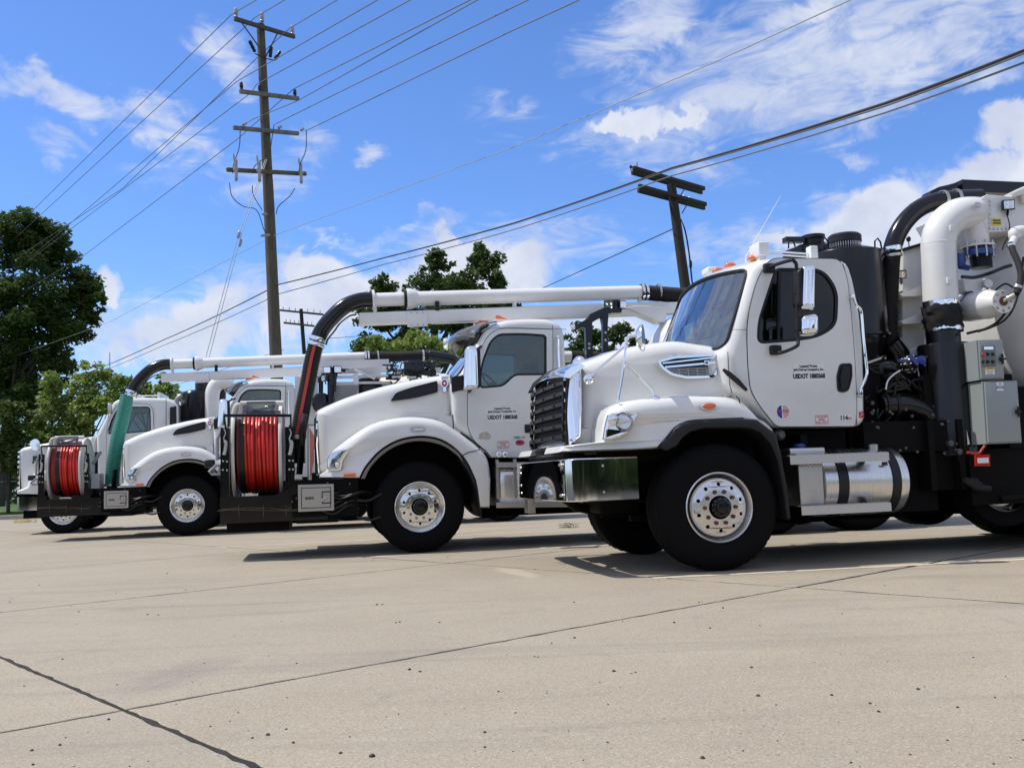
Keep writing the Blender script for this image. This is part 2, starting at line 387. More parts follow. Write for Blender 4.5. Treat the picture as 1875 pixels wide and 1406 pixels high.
pmat('wood_pole',(.085,.075,.055),.85,var=.35,vscale=9,stretch=(5,5,.35),bump=.5,bscale=30)
pmat('wood_dark',(.028,.023,.019),.85,var=.35,vscale=9,stretch=(5,5,.35),bump=.5,bscale=30)
pmat('arm_grey',(.15,.15,.135),.7,var=.3,vscale=6)
pmat('arm_olive',(.10,.085,.045),.8,var=.4,vscale=6)
pmat('ceramic',(.30,.31,.33),.25,coat=.5)
pmat('cable_grey',(.14,.145,.15),.6)
pmat('cable_black',(.016,.016,.018),.6)
pmat('galv',(.30,.31,.31),.45,.6,var=.1)
pmat('rubber_grey',(.014,.014,.015),.5); pmat('cable_pale',(.36,.37,.39),.6); pmat('galv_dark',(.10,.10,.10),.5,.5); pmat('white_plastic',(.72,.73,.72),.35)
glassmat('windshield',(.80,.88,.86),.12,boost=1.8)
glassmat('tint',(.20,.24,.25),.0,boost=.8)
glassmat('clear_lens',(.85,.87,.88),.08,boost=1.3)
# ---------------------------------------------------------------- generic vehicle pieces
def make_wheel(parent,x,y,z,style,side=-1,rt=.565,wt=.40,steer=0,full=True,name='wheel'):
    """side=-1: outer face toward the camera (-y)"""
    w=part(name,parent,(x,y,z)); w.rotation_euler=(0,0,steer)
    a=(0,side,0) ; b=MB(); hw=wt
    # tyre section, height measured outward along the axle from the outer sidewall plane
    pr=[(.292,-.02),(.31,.0),(.335,.012),(.40,.02),(.455,.018),(rt-.055,-.004),(rt-.028,-.022),(rt-.006,-.05),(rt,-.075)]
    g=(-.12,-.17,-.23,-.29)
    for q in g: pr+=[(rt,q+.008),(rt-.014,q+.006),(rt-.014,q-.006),(rt,q-.008)]
    pr+=[(rt,-hw+.05),(rt-.01,-hw+.03),(rt-.05,-hw-.0),(.42,-hw-.02),(.33,-hw-.01),(.292,-hw+.02)]
    b.lathe(pr,(0,0,0),a,72,closed=True)
    b.build('tyre','tyre',w,angle=28)
    if not full: return w
    # tread shoulder blocks
    t=MB()
    for k in range(46):
        an=2*math.pi*k/46; c,s_=math.cos(an),math.sin(an)
        p=Vector((c*(rt-.012),side*(-.045),s_*(rt-.012))); q=Vector((c*(rt-.004),side*(-.085),s_*(rt-.004)))
        t.obox(p,q,.045,.016,up=(c,0,s_))
    tb=t.build('tread_blocks','tyre',w,angle=20); tb['kind']='stuff'
    mt='polished_rim' if style=='polished' else 'dull_rim'
    r=MB()
    dish=-.035 if style=='polished' else -.012
    r.lathe([(.311,-.008),(.313,.012),(.305,.018),(.298,.012),(.290,-.02),(.270,-.05),(.262,-.075)],(0,0,0),a,64)
    if style=='polished': r.lathe([(.262,-.075),(.255,-.06),(.25,-.052)],(0,0,0),a,64)
    else: r.lathe([(.262,-.075),(.262,-.03),(.25,-.012),(.235,-.006)],(0,0,0),a,64)
    r.build('rim',mt,w,angle=30)
    # disc with hand holes
    R0=.25 if style=='polished' else .236
    prof=[(R0,-.052 if style=='polished' else -.006),(.215,-.035 if style=='polished' else .006),(.19,-.03 if style=='polished' else .018),(.165,-.028 if style=='polished' else .022),(.105,-.026 if style=='polished' else .024)]
    def hgt(rr):
        for (r0,h0),(r1,h1) in zip(prof,prof[1:]):
            if rr<=r0 and rr>=r1: return h0+(h1-h0)*(r0-rr)/(r0-r1)
        return prof[-1][1]
    outer=[circ((0,0),R0,80)]; NH=10
    holes=[circ((.205*math.cos(2*math.pi*(k+.5)/NH),.205*math.sin(2*math.pi*(k+.5)/NH)),.0165,14) for k in range(NH)]
    rings=[]; d=MB()
    d.plate(circ((0,0),R0,80),[circ((0,0),.18,60)]+holes,0,1,fn=lambda X,Y,Z:(X,side*(hgt(math.hypot(X,Z))-(.012 if Y else 0)),Z))
    d.lathe([(.18,hgt(.18)),(.165,hgt(.165)),(.14,hgt(.14)),(.105,hgt(.105)),(.10,hgt(.105)-.03)],(0,0,0),a,60)
    d.build('rim_disc',mt,w,angle=40)
    bk=MB(); bk.lathe([(.25,-.12),(.02,-.12)],(0,0,0),a,24); bk.build('brake_drum','black_chassis',w)
    # nuts
    nm=MB()
    for k in range(10):
        an=2*math.pi*k/10; c=(.143*math.cos(an),0,.143*math.sin(an)); h=hgt(.143)
        nm.lathe([(.019,h-.005),(.019,h+.012),(.0155,h+.026),(.007,h+.036 if style=='polished' else h+.022),(0,h+.036 if style=='polished' else h+.022)],c,a,6 if style!='polished' else 10)
    nn=nm.build('wheel_nuts','steel' if style=='polished' else 'rust',w)
    hb=MB(); h=hgt(.11)
    hb.lathe([(.086,h-.02),(.086,h+.03),(.078,h+.045),(.060,h+.05),(.056,h+.075),(.048,h+.083),(.02,h+.085),(0,h+.085)],(0,0,0),a,32)
    for k in range(6):
        an=2*math.pi*k/6+.3; hb.lathe([(.009,h+.045),(.009,h+.054),(0,h+.055)],(.07*math.cos(an),0,.07*math.sin(an)),a,6)
    hb.build('hub_cap','black_paint',w)
    return w
def clamp_ring(parent,c,axis,r,w=.05,mat='chrome',name='hose_clamp'):
    b=MB(); a=Vector(axis).normalized()
    b.lathe([(r,-w/2),(r+.006,-w/2),(r+.008,0),(r+.006,w/2),(r,w/2)],c,a,28,closed=True)
    u=a.orthogonal().normalized(); p=Vector(c)+u*(r+.012)
    b.obox(p-a.cross(u)*.03,p+a.cross(u)*.03,.03,.02,up=tuple(u))
    return b.build(name,mat,parent)
def work_light(parent,c,facing=(-.4,-1,-.2),s=.06,name='work_light'):
    f=Vector(facing).normalized(); sd=f.cross(Vector((0,0,1))).normalized(); up=sd.cross(f); c=Vector(c)
    l=MB(); l.obox(c-f*.045,c+f*.0,s*2,s*1.7,r=.008); h=l.build(name,'black_paint',parent)
    g=MB(); g.obox(c+f*.001,c+f*.006,s*1.6,s*1.3); 
    for i in (-1,1):
        for j in (-1,1): g.lathe([(.018,.006),(.012,.001),(.0,.0)],c+sd*i*s*.38+up*j*s*.33+f*.004,f,10)
    g.build('lamp_lens','reflector',h); b=MB(); b.tube([c-f*.03-up*s*.8,c-f*.05-up*s*1.6],.012,8); b.build('lamp_bracket','black_chassis',h); return h
def seat(parent,x,y,z,mat='seat_cloth'):
    b=MB(); b.box((x,y-.23,z),(x+.48,y+.23,z+.14),.05); b.obox((x+.44,y,z+.1),(x+.60,y,z+.78),.42,.13,up=(1,0,0),r=.05); b.obox((x+.60,y,z+.8),(x+.62,y,z+.98),.24,.1,up=(1,0,0),r=.04)
    return b.build('seat',mat,parent)
def steering(parent,c,mat='black_plastic'):
    c=Vector(c); n=Vector((.75,0,.66)).normalized(); u=Vector((0,1,0)); w=n.cross(u); b=MB()
    b.tube([c+(u*math.cos(t)+w*math.sin(t))*.22 for t in [2*math.pi*k/28 for k in range(28)]],.014,8,closed=True)
    for t in (0,math.pi,1.5*math.pi): b.tube([c-n*.02,c+(u*math.cos(t)+w*math.sin(t))*.215],.012,6)
    b.lathe([(.06,-.03),(.06,.01),(.04,.02),(0,.02)],c,n,16); b.tube([c,c-n*.5],.03,8)
    return b.build('steering_wheel',mat,parent)
def us_stickers(): pass
# ================================================================ cab builder (shared by all the trucks)
def inset(pts,d):
    P=[Vector(p) for p in pts]; n=len(P); area=sum(P[i].x*P[(i+1)%n].y-P[(i+1)%n].x*P[i].y for i in range(n)); s=1 if area>0 else -1; out=[]
    for i in range(n):
        e1=(P[i]-P[i-1]).normalized(); e2=(P[(i+1)%n]-P[i]).normalized(); n1=Vector((-e1.y,e1.x))*s; n2=Vector((-e2.y,e2.x))*s; m=(n1+n2); m=m.normalized() if m.length>1e-6 else n1
        out.append(tuple(P[i]+m*d/max(.5,m.dot(n1))))
    return out
def build_cab(parent,outline,y0,y1,fn,base,top,win,ry=.07,mat='white_paint',wspan=(.13,.13),wt=(.04,.95),tall=None,glass='tint',shield='windshield',divider=None,rearwin=None):
    """outline: side profile with rounded corners; base/top: ends of the windshield line; win: side window outline"""
    ym=(y0+y1)/2
    m=MB(); m.puff(outline,y0,y1,ry,seg=4,mid=14,fn=fn); cab=m.build('cab',mat)
    m=MB(); m.puff(inset(outline,.045),y0+.05,y1-.05,ry,seg=3,mid=12,fn=fn); c1=m.build('x',mat)
    cut_=[c1]
    m=MB(); m.plate(win,[],y0-.2,y1+.2); cut_.append(m.build('x',mat))
    B,T_=Vector(base),Vector(top)
    def sp(y,t,off=0):      # a point on the windshield surface
        p=B.lerp(T_,t); d=(T_-B).normalized(); n=Vector((-d.y,d.x))   # forward normal
        q=fn(p.x,y,p.y); return Vector((q[0]+n.x*off,q[1],q[2]+n.y*off))
    loop2=rnd([(y0+wspan[0],wt[0]),(y1-wspan[0],wt[0]),(y1-wspan[1],wt[1]),(y0+wspan[1],wt[1])],[.12,.12,.10,.10],5)
    # t runs 0..1, so rounding happens in mixed units; densify
    dense=[]
    for i in range(len(loop2)):
        a,b=Vector(loop2[i]),Vector(loop2[(i+1)%len(loop2)]); k=max(1,int((b-a).length/.12))
        dense+= [tuple(a.lerp(b,j/k)) for j in range(k)]
    n=len(dense); vs=[sp(y,t,.25) for y,t in dense]+[sp(y,t,-.25) for y,t in dense]
    tr=tessellate_polygon([[Vector((p[0],p[1],0)) for p in dense]])
    fs=[tuple(t) for t in tr]+[tuple(i+n for i in t[::-1]) for t in tr]+[(i,(i+1)%n,n+(i+1)%n,n+i) for i in range(n)]
    m=MB(); m.add(vs,fs); cut_.append(m.build('x',mat))
    if rearwin:
        m=MB(); m.box((rearwin[0]-.3,y0+.45,rearwin[1]),(rearwin[0]+.3,y1-.45,rearwin[2])); cut_.append(m.build('x',mat))
    cut(cab,cut_); cab.parent=parent
    # windshield
    g=MB(); A=[]; NY,NT_=20,8
    ya,yb=y0+wspan[0]-.01,y1-wspan[0]+.01; yc,yd=y0+wspan[1]-.01,y1-wspan[1]+.01
    for off in (-.012,-.018):
        for j in range(NT_+1):
            t=wt[0]-.01+(wt[1]-wt[0]+.02)*j/NT_; lo=ya+(yc-ya)*j/NT_; hi=yb+(yd-yb)*j/NT_
            A+= [sp(lo+(hi-lo)*i/NY,t,off) for i in range(NY+1)]
    W=NY+1; fs=[]
    for s_ in (0,1):
        o=s_*W*(NT_+1)
        for j in range(NT_):
            for i in range(NY): q=(o+j*W+i,o+j*W+i+1,o+(j+1)*W+i+1,o+(j+1)*W+i); fs.append(q if s_ else q[::-1])
    g.add(A,fs); g.build('windshield',shield,parent,angle=60)
    r=MB(); r.tube([sp(y,t,-.002) for y,t in dense],.016,8,closed=True); r.build('windshield_seal','black_plastic',parent)
    for side,(ya_,nm) in enumerate(((y0,'side_window'),(y1,'side_window'))):
        sgn=1 if side==0 else -1
        g=MB(); g.plate(inset(win,-.008),[],ya_+sgn*.014,ya_+sgn*.019); sw=g.build(nm,glass,parent,smooth=False)
        r=MB(); r.plate(inset(win,-.016),[inset(win,.013)],ya_-sgn*.004,ya_+sgn*.022); r.build('window_seal','black_plastic',sw)
        if divider:
            d=MB(); d.obox((divider[0][0],ya_+sgn*.008,divider[0][1]),(divider[1][0],ya_+sgn*.008,divider[1][1]),.022,.026,up=(1,0,0)); d.build('window_divider','black_plastic',sw)
    if rearwin:
        g=MB(); g.box((rearwin[0]-.02,y0+.44,rearwin[1]-.01),(rearwin[0]-.015,y1-.44,rearwin[2]+.01)); g.build('rear_window',glass,parent,smooth=False)
    return cab,sp
def door_set(parent,outline,win,y0,mat='white_paint',proud=.006,name='door'):
    m=MB(); m.plate(outline,[inset(win,-.014)],y0-proud,y0-.0005); d=m.build(name,mat,parent)
    s=MB(); s.plate(inset(outline,-.0075),[inset(outline,.0)],y0-proud+.0035,y0-.0008); s.build('door_gap','seam',d,smooth=False); return d
def sticker(parent,x,z,w,h,y,mat='sticker_white',name='sticker',lean=0,r=0):
    m=MB(); pts=[(x-w/2,z-h/2),(x+w/2,z-h/2),(x+w/2+lean,z+h/2),(x-w/2+lean,z+h/2)]
    if r: pts=rnd(pts,r)
    m.plate(pts,[],y-.0015,y); return m.build(name,mat,parent,smooth=False)
def usdot(parent,fr,c,w,y):
    x,z=fr.xz(c,y)
    s=sticker(parent,x,z,w,w*.52,y,name='company_label')
    text('Leased From:',w*.105,x,z+w*.155,y-.002,'ink_black',s,bold=.0016)
    text('Jack Doheny Companies, Inc.',w*.098,x,z+w*.055,y-.002,'ink_black',s,sx=.84,bold=.0016)
    text('USDOT 1880368',w*.180,x,z-w*.17,y-.002,'ink_black',s,sx=.80,bold=.0035)
def fuelnote(parent,x,z,y,w=.15):
    s=sticker(parent,x,z,w,w*.66,y,name='fuel_sticker')
    m=MB(); o=[(x-w*.48,z-w*.31),(x+w*.48,z-w*.31),(x+w*.48,z+w*.31),(x-w*.48,z+w*.31)]; m.plate(o,[inset(o,.004)],y-.003,y-.0016); m.build('sticker_border','ink_red',s,smooth=False)
    for k,t in enumerate(('ON-ROAD','DIESEL','FUEL ONLY')): text(t,w*.19,x,z+w*(.12-.18*k),y-.002,'ink_red',s,sx=.9,bold=.0006)
def flagdot(parent,x,z,y,r=.06):
    m=MB(); m.plate(circ((x,z),r,28),[],y-.0015,y); s=m.build('flag_sticker','sticker_white',parent,smooth=False)
    b=MB(); b.plate([p for p in circ((x,z),r*.94,28) if p[0]<=x-.1*r],[],y-.0028,y-.0016); b.build('flag_field','ink_blue',s,smooth=False)
    b=MB()
    for k in range(-3,4):
        zz=z+k*r*.25; hw=math.sqrt(max(0,(r*.9)**2-(k*r*.25)**2)); b.box((x-.05*r,y-.0028,zz-.004),(x+hw,y-.0016,zz+.004))
    b.build('flag_stripes','ink_red',s,smooth=False); text('PROUD',r*.5,x-.02*r,z-.1*r,y-.003,'ink_red',s,bold=.0006)
# ================================================================ TRUCK A: the nearest truck
A=Frame((1317,928.8),8.75)
TA=thing('vacuum_truck','large white vacuum truck nearest the camera with black grille and chrome bumper','truck',mat=A.M,group='white vacuum trucks parked in a row')
AY0,AY1,AYM=.18,2.32,1.25
def sm(x,a,b):
    t=max(0,min(1,(x-a)/(b-a))); return t*t*(3-2*t)
def fnA(x,y,z):
    c=(y-AYM)/1.07; k=max(0,1-c*c)
    return (x-.25*k*sm(x,1.0,.35), y+(.05 if y<AYM else -.05)*sm(z,2.1,2.95)*abs(c), z+.075*k*sm(z,2.5,2.85)+.015*k*sm(z,2.0,2.1)*sm(x,.9,.3))
pa=z1((1428,716),(1612,168),(1685,116))+z2((330,112),(600,116),(735,128),(772,240),(805,450),(832,780),(836,1190),(795,1229),(245,1233))+z1((1640,1110),(1560,1030),(1440,980),(1415,760))
La=A.L(pa,AY0)
oA=rnd(La,[.03,.06,.12,.3,.3,.16,.3,.3,.2,.04,.04,.05,.1,.1,.1,.05],4)
winA=rnd(A.L(z2((236,192),(545,196),(640,330),(632,560),(520,632),(380,657),(118,676),(122,540)),AY0),[.05,.12,.12,.12,.1,.3,.06,.2],5)
doorA=rnd(A.L(z2((200,121),(660,125),(706,250),(742,600),(762,900),(768,1130),(757,1226),(240,1229),(125,1085),(68,985),(50,800),(46,520),(112,262)),AY0),[.08,.08,.1,.3,.3,.1,.02,.05,.1,.1,.2,.2,.2],4)
div=A.L(z2((262,192),(256,668)),AY0)
cabA,spA=build_cab(TA,oA,AY0,AY1,fnA,La[0],La[1],winA,ry=.075,wspan=(.06,.09),wt=(.03,.975),divider=div,rearwin=(1.58,2.0,2.55))
dA=door_set(TA,doorA,winA,AY0)
# door handle: dark recess with a paddle
x0,z0=A.xz(z2((685,908))[0],AY0); hd=rnd(A.L(z2((655,815),(735,812),(738,900),(715,990),(685,1006),(640,1000),(633,900)),AY0),.03,4)
m=MB(); m.plate(hd,[inset(hd,.014)],AY0-.014,AY0-.004); m.plate(inset(hd,.012),[],AY0-.008,AY0-.0062); h=m.build('door_handle','black_plastic',dA)
m=MB(); m.puff(inset(hd,.03),AY0-.026,AY0-.008,.006,seg=2); m.build('handle_paddle','black_plastic',TA)
# grab handle behind the door
gp=[A.p(q,AY0-.05) for q in z2((748,372),(770,430),(800,470),(815,640),(832,800),(838,880),(818,940),(800,980),(800,1006))]
m=MB(); m.tube(spl(gp,5),.0135,10); m.tube([gp[0],(gp[0][0],AY0+.01,gp[0][2])],.02,10); m.tube([gp[-1],(gp[-1][0],AY0+.01,gp[-1][2])],.02,10); m.build('grab_handle','chrome',TA)
# cab rear corner seam
m=MB(); sl=[A.p(q,AY0-.001) for q in z2((672,122),(705,250),(740,600),(762,1000),(770,1228))]; m.tube(sl,.003,6); m.build('panel_seam','seam',TA)
m=MB(); m.tube([A.p(q,AY0-.002) for q in z2((768,1035),(832,1036))],.0018,5); m.build('panel_seam','seam',TA); m=MB(); m.tube([A.p(q,AY0-.001) for q in z1((1440,590),(1550,590))],.002,5); m.build('panel_seam','seam',TA); m=MB(); m.tube([A.p(q,AY0-.001) for q in z1((1416,735),(1420,830),(1430,960),(1445,1010))],.004,5); m.build('panel_seam','seam',TA)
usdot(TA,A,z2((454,872))[0],.315,AY0-.006)
x,z=A.xz(z2((283,1132))[0],AY0); flagdot(TA,x,z,AY0-.006,.068)
x,z=A.xz(z2((537,1183))[0],AY0); fuelnote(TA,x,z,AY0-.006,.135)
x,z=A.xz(z2((695,1170))[0],AY0); s_=sticker(TA,x,z,.135,.055,AY0-.007,'sticker_white',name='model_badge'); text('114',.055,x-.02,z-.02,AY0-.009,'ink_black',s_,bold=.003); text('SD',.034,x+.043,z-.02,AY0-.009,'ink_red',s_,bold=.001)
x,z=A.xz(z2((801,1151))[0],AY0); s_=sticker(TA,x,z,.048,.058,AY0-.003,'ink_red',name='tow_sticker'); m=MB(); m.tube([(x-.01,AY0-.005,z+.018),(x+.012,AY0-.005,z+.008),(x+.004,AY0-.005,z-.004),(x-.012,AY0-.005,z-.008),(x-.004,AY0-.005,z-.02)],.0025,4); m.build('sticker_mark','sticker_white',s_)
# interior
m=MB(); m.box((.32,AY0+.08,1.45),(.62,AY1-.08,2.02),.06); m.box((.28,AY0+.3,1.95),(.5,AY0+.75,2.12),.05); m.build('dashboard','interior_light',TA)
m=MB(); m.box((.3,AY0+.06,1.28),(1.56,AY1-.06,1.36)); m.box((1.5,AY0+.06,1.3),(1.54,AY1-.06,2.0)); m.build('cab_floor','interior_grey',TA)
seat(TA,.92,AY0+.45,1.5); seat(TA,.92,AY1-.45,1.5); steering(TA,(.76,AY0+.5,2.0))
m=MB()
for yy in (AYM-.35,AYM+.35): m.plate(rnd([(.95,2.05),(1.15,2.05),(1.1,2.35),(.98,2.35)],.04),[],yy-.01,yy+.01)
sx=MB(); sx.box((.52,AY1-.6,2.32),(.56,AY1-.35,2.5),.02); sx.build('sun_visor','interior_light',TA)
# papers and toll tag on the inside of the glass
m=MB()
P0=[spA(y,t,-.03) for y,t in ((.42,.10),(.68,.085),(.66,.19),(.41,.21))]; m.add(P0+[p+Vector((.003,0,0)) for p in P0],[(0,1,2,3),(4,5,6,7)]); 
m.build('windshield_papers','sticker_white',TA,smooth=False)
m=MB()
for k in range(5): P0=[spA(y,t,-.026) for y,t in ((.50,.80-.03*k),(.60,.80-.03*k),(.60,.815-.03*k),(.50,.815-.03*k))]; m.add(P0,[(0,1,2,3)])
m.build('toll_tag','sticker_white',TA,smooth=False)
# wipers
def wiper(parent,sp,y,t0,y2,t2,y3,t3,y4,t4):
    m=MB(); a=sp(y,t0,.03); b=sp(y2,t2,.035); m.tube([sp(y,t0,-.03),a],.014,8); m.tube([a,b],.008,6); c,d=sp(y3,t3,.012),sp(y4,t4,.012)
    m.obox(c,d,.012,.02); m.tube([c.lerp(d,.25)+Vector((-.01,0,.01)),b,c.lerp(d,.75)+Vector((-.01,0,.01))],.005,6); return m.build('wiper','black_plastic',parent)
wiper(TA,spA,.75,.0,1.15,.14,.82,.16,1.5,.10); wiper(TA,spA,1.55,.0,1.85,.13,1.5,.15,2.1,.12)
# ---- hood
HA=A.L(z1((470,812),(560,778),(720,718),(900,682),(1040,664),(1120,664),(1210,686),(1330,702),(1418,730),(1432,960),(1475,1045)),.42)+A.L(z1((1300,1150),(900,1250),(640,1345),(380,1348),(450,1250),(462,900)),.42)
def fnHA(x,y,z):
    c=(y-AYM)/.85; f=sm(x,.25,-1.2); k=1-.14*f+ .10*sm(x,-.2,.3); return (x-.06*(1-min(1,c*c))*sm(x,-.9,-1.2),AYM+(y-AYM)*k,z+.05*max(0,1-c*c)*(1-sm(x,.0,.4))*sm(z,1.4,1.9))
m=MB(); m.puff(rnd(HA,[.1,.1,.1,.1,.1,.1,.1,.1,.05,.1,.1,.2,.2,.2,.02,.02,.05],4),.40,2.10,.15,seg=7,mid=12,fn=fnHA); hoodA=m.build('hood','white_paint',TA,angle=40)
# ---- fender
top=z1((372,1348),(612,1322),(618,1240),(632,1160),(660,1100),(725,1062),(900,1036),(1100,1021),(1300,1024),(1462,1036),(1560,1090),(1650,1185),(1745,1262))
arch=z3((1700,335),(1640,275),(1560,250),(1500,245),(1200,258),(1120,275),(1060,310),(1010,370),(950,436))
bot=z3((800,442),(355,455))
arch=[tuple(q) for q in spl(arch,3)]; top=top[:5]+[tuple(q) for q in spl(top[5:],3)]; lo=A.L(top+arch+bot,.0); n1_,n2_,n3_=len(top),len(arch),len(bot)
wts=[.08,.08,.15,.8]+[1]*(n1_-4)+[.15]*n2_+[.08]*n3_
def fnFA(x,y,z):
    # the nose of the fender turns in toward the grille
    f=sm(x,-.75,-1.35); return (x,y+.30*f*(1 if y<1.25 else -1),z)
def smoothclosed(pts,w,r): return pts,w
for sgn in (0,1):
    f2=fnFA if sgn==0 else (lambda x,y,z: (lambda q:(q[0],2.5-q[1],q[2]))(fnFA(x,y,z)))
    m=MB(); m.puff(lo,-.03,.62,.13,wt=wts,seg=7,mid=3,fn=f2,r2=.02); m.build('fender','white_paint',TA,angle=38)
# dark wheel house under each fender
def liner(parent,pts,y0,y1,name='wheel_well_liner'):
    m=MB(); P=[Vector(p) for p in pts]; vs=[]; n=len(P); c=Vector((sum(p.x for p in P)/n,min(p.y for p in P)))
    for p in P:
        q=p+(c-p).normalized()*.012; q2=p-(c-p).normalized()*.001
        vs+=[(q.x,y0,q.y),(q.x,y1,q.y)]
    m.add(vs,[(2*i,2*i+1,2*i+3,2*i+2) for i in range(n-1)])
    tr=tessellate_polygon([[Vector((p.x,p.y,0)) for p in P]]); m.add([(p.x,y1,p.y) for p in P],[tuple(t) for t in tr])
    return m.build(name,'black_chassis',parent,fix=False)
liner(TA,A.L(arch,0),-.028,.75); liner(TA,A.L(arch,0),2.528,1.75)
# black flare
fo=z3((950,436),(1000,365),(1050,305),(1105,268),(1200,248),(1500,238),(1600,246),(1672,300),(1725,340),(1760,480),(1800,700),(1822,905))
fi=z3((1795,905),(1770,700),(1735,520),(1690,410),(1620,335),(1560,310),(1490,302),(1250,305),(1160,330),(1110,370),(1070,425),(1035,438))
for sgn in (0,1):
    f2=(lambda x,y,z:(x,y,z)) if sgn==0 else (lambda x,y,z:(x,2.5-y,z))
    m=MB(); m.puff(A.L(fo+fi,-.02),-.065,.40,.03,seg=3,fn=f2); fl=m.build('fender_flare','black_plastic',TA,angle=45)
    m=MB(); 
    for i in range(0,len(fo),2): q=A.p((np.array(fo[i])*.55+np.array(fi[max(0,len(fi)-1-i)])*.45).tolist(),-.066); 
m=MB(); cx,cz=A.xz(z3((1010,412))[0],-.07); m.lathe([(.05,0),(.045,.012),(.02,.02),(0,.02)],(cx,-.06,cz),(0,-1,0),20); m.build('flare_end','black_plastic',TA)
m=MB(); q=[A.p(p,.02) for p in z3((1470,92),(1490,110),(1500,170),(1502,245))]; m.tube(q,.006,6); m.build('fender_seam','seam',TA)
# latch strap
q=[A.p(p,.14) for p in z1((1385,852),(1420,880),(1480,930),(1540,990))]; m=MB(); m.tube(q,[.013,.026,.026,.016],10); m.build('hood_latch','black_plastic',TA)
# marker lamp
x,z=A.xz(z1((1285,1095))[0],-.02); m=MB(); m.plate(circ((x,z),.040,28,rx=.083),[circ((x,z),.026,28,rx=.062)],-.048,0.0); mk=m.build('marker_lamp','chrome',TA)
m=MB(); m.puff(circ((x,z),.03,28,rx=.066),-.062,0.0,.014,seg=3); m.build('lamp_lens','orange_lens',mk)
# headlamp
hl=A.L(z1((640,1150),(700,1132),(782,1126),(812,1152),(790,1200),(748,1268),(700,1298),(660,1312),(614,1310),(622,1240),(632,1185)),-.0)
def fh(x,y,z): q=fnFA(x,y,z); return q
for sgn in (0,1):
    mir=(lambda f:(lambda x,y,z:(lambda q:(q[0],2.5-q[1],q[2]))(f(x,y,z)))) if sgn else (lambda f:f)
    m=MB(); m.puff(hl,-.045,.02,.012,seg=3,fn=mir(fh)); hp=m.build('headlight','chrome',TA)
    i1=inset(hl,.016); m=MB(); m.plate(i1,[],-.048,-.046,fn=mir(fh)); m.build('headlight_bucket','chrome' ,hp,smooth=False)
    cx,cz=A.xz(z1((730,1200))[0],-.03); cc=mir(fh)(cx,-.04,cz)
    m=MB(); ax=(-.75,-.66 if not sgn else .66,0); m.lathe([(.080,-.02),(.082,.012),(.07,.026),(.04,.038),(0,.042)],cc,ax,28); m.build('lamp_bulb_lens','clear_lens',hp)
    m=MB(); m.lathe([(.084,-.03),(.088,.0),(.085,.016),(.081,.0)],cc,ax,28); m.build('lamp_ring','steel',hp)
    cx,cz=A.xz(z1((672,1180))[0],-.03); cc=mir(fh)(cx,-.035,cz); m=MB(); m.lathe([(.055,.0),(.045,.02),(.02,.03),(0,.034)],cc,ax,20); m.build('turn_lamp','polished_rim',hp)
# side vent
vo=rnd(A.L(z1((948,796),(1060,766),(1320,750),(1368,766),(1376,800),(1332,900),(1290,910),(1140,914),(1040,892),(972,842)),.33),.03,4)
yv=.345
m=MB(); m.plate(vo,[inset(vo,.022)],yv-.03,yv+.03); vent=m.build('hood_vent','chrome',TA)
m=MB(); m.plate(inset(vo,.02),[],yv-.004,yv+.02); m.build('vent_backing','seam',vent)
vi=inset(vo,.015); 
def bar(parent,pq,w,y,mat,nm,fr=A,h=.012):
    m=MB(); a,b=fr.p(pq[0],y),fr.p(pq[1],y); m.obox(a,b,h,w); return m.build(nm,mat,parent)
bar(vent,z1((985,812),(1355,770)),.014,yv-.012,'chrome','vent_bar'); bar(vent,z1((1000,838),(1345,806)),.018,yv-.014,'chrome','vent_bar')
m=MB()
for k in range(6): m.obox(A.p(z1((1010+k*14,853+k*9))[0],yv-.006),A.p(z1((1330-k*6,836+k*11))[0],yv-.006),.008,.006)
for k in range(4): m.obox(A.p(z1((1090+k*62,846))[0],yv-.008),A.p(z1((1098+k*60,898))[0],yv-.008),.006,.006)
m.build('vent_grid','steel',vent)
x,z=A.xz(z1((1277,808))[0],yv-.03); s_=sticker(vent,x,z,.045,.042,yv-.026,'chrome',name='vent_badge'); m=MB(); m.box((x-.014,yv-.03,z-.012),(x+.014,yv-.0275,z+.012)); m.build('badge_mark','ink_red',s_)
# ---- grille
def gx(z): # forward lean of the grille plane
    return -1.235-.05*(1.83-z)/.75
def plan(y): return .025*((y-AYM)/.8)**2
gz0,gz1=1.10,1.79
g=MB(); g.wall([( -1.20+plan(y)*1.0,y) for y in np.linspace(.50,2.0,12)],gz0,gz1,.03); gr=g.build('grille','seam',TA)
fr_=MB()
for y in (.50,2.00): fr_.obox((gx(gz1+.03)+plan(y),y,gz1+.05),(gx(gz0)+plan(y),y,gz0-.02),.05,.022,up=(1,0,0))
fr_.tube([(gx(gz0)+plan(y),y,gz0-.02) for y in np.linspace(.47,2.03,12)],.03,8)
fr_.build('grille_frame','black_plastic',gr)
for k in range(7):
    zz=gz1-.035-k*(gz1-gz0-.03)/6.6
    lo_=MB()
    for dz,th_ in ((.0,.034),):
        pts=[(gx(zz+dz)+plan(y)-.012,y,zz+dz) for y in np.linspace(.52,1.98,12)]
        for a,b in zip(pts,pts[1:]): lo_.obox(a,b,.045,th_)
    for y in (.53,1.97): lo_.obox((gx(zz)+plan(y)-.016,y,zz+.012),(gx(zz-.05)+plan(y)-.016,y,zz-.05),.03,.03,up=(1,0,0))
    for y in (.8,1.25,1.7): lo_.lathe([(.012,0),(.012,.012),(0,.014)],(gx(zz)+plan(y)-.036,y,zz),(-1,0,0),8)
    lo_.build('louver','black_plastic',gr,angle=20)
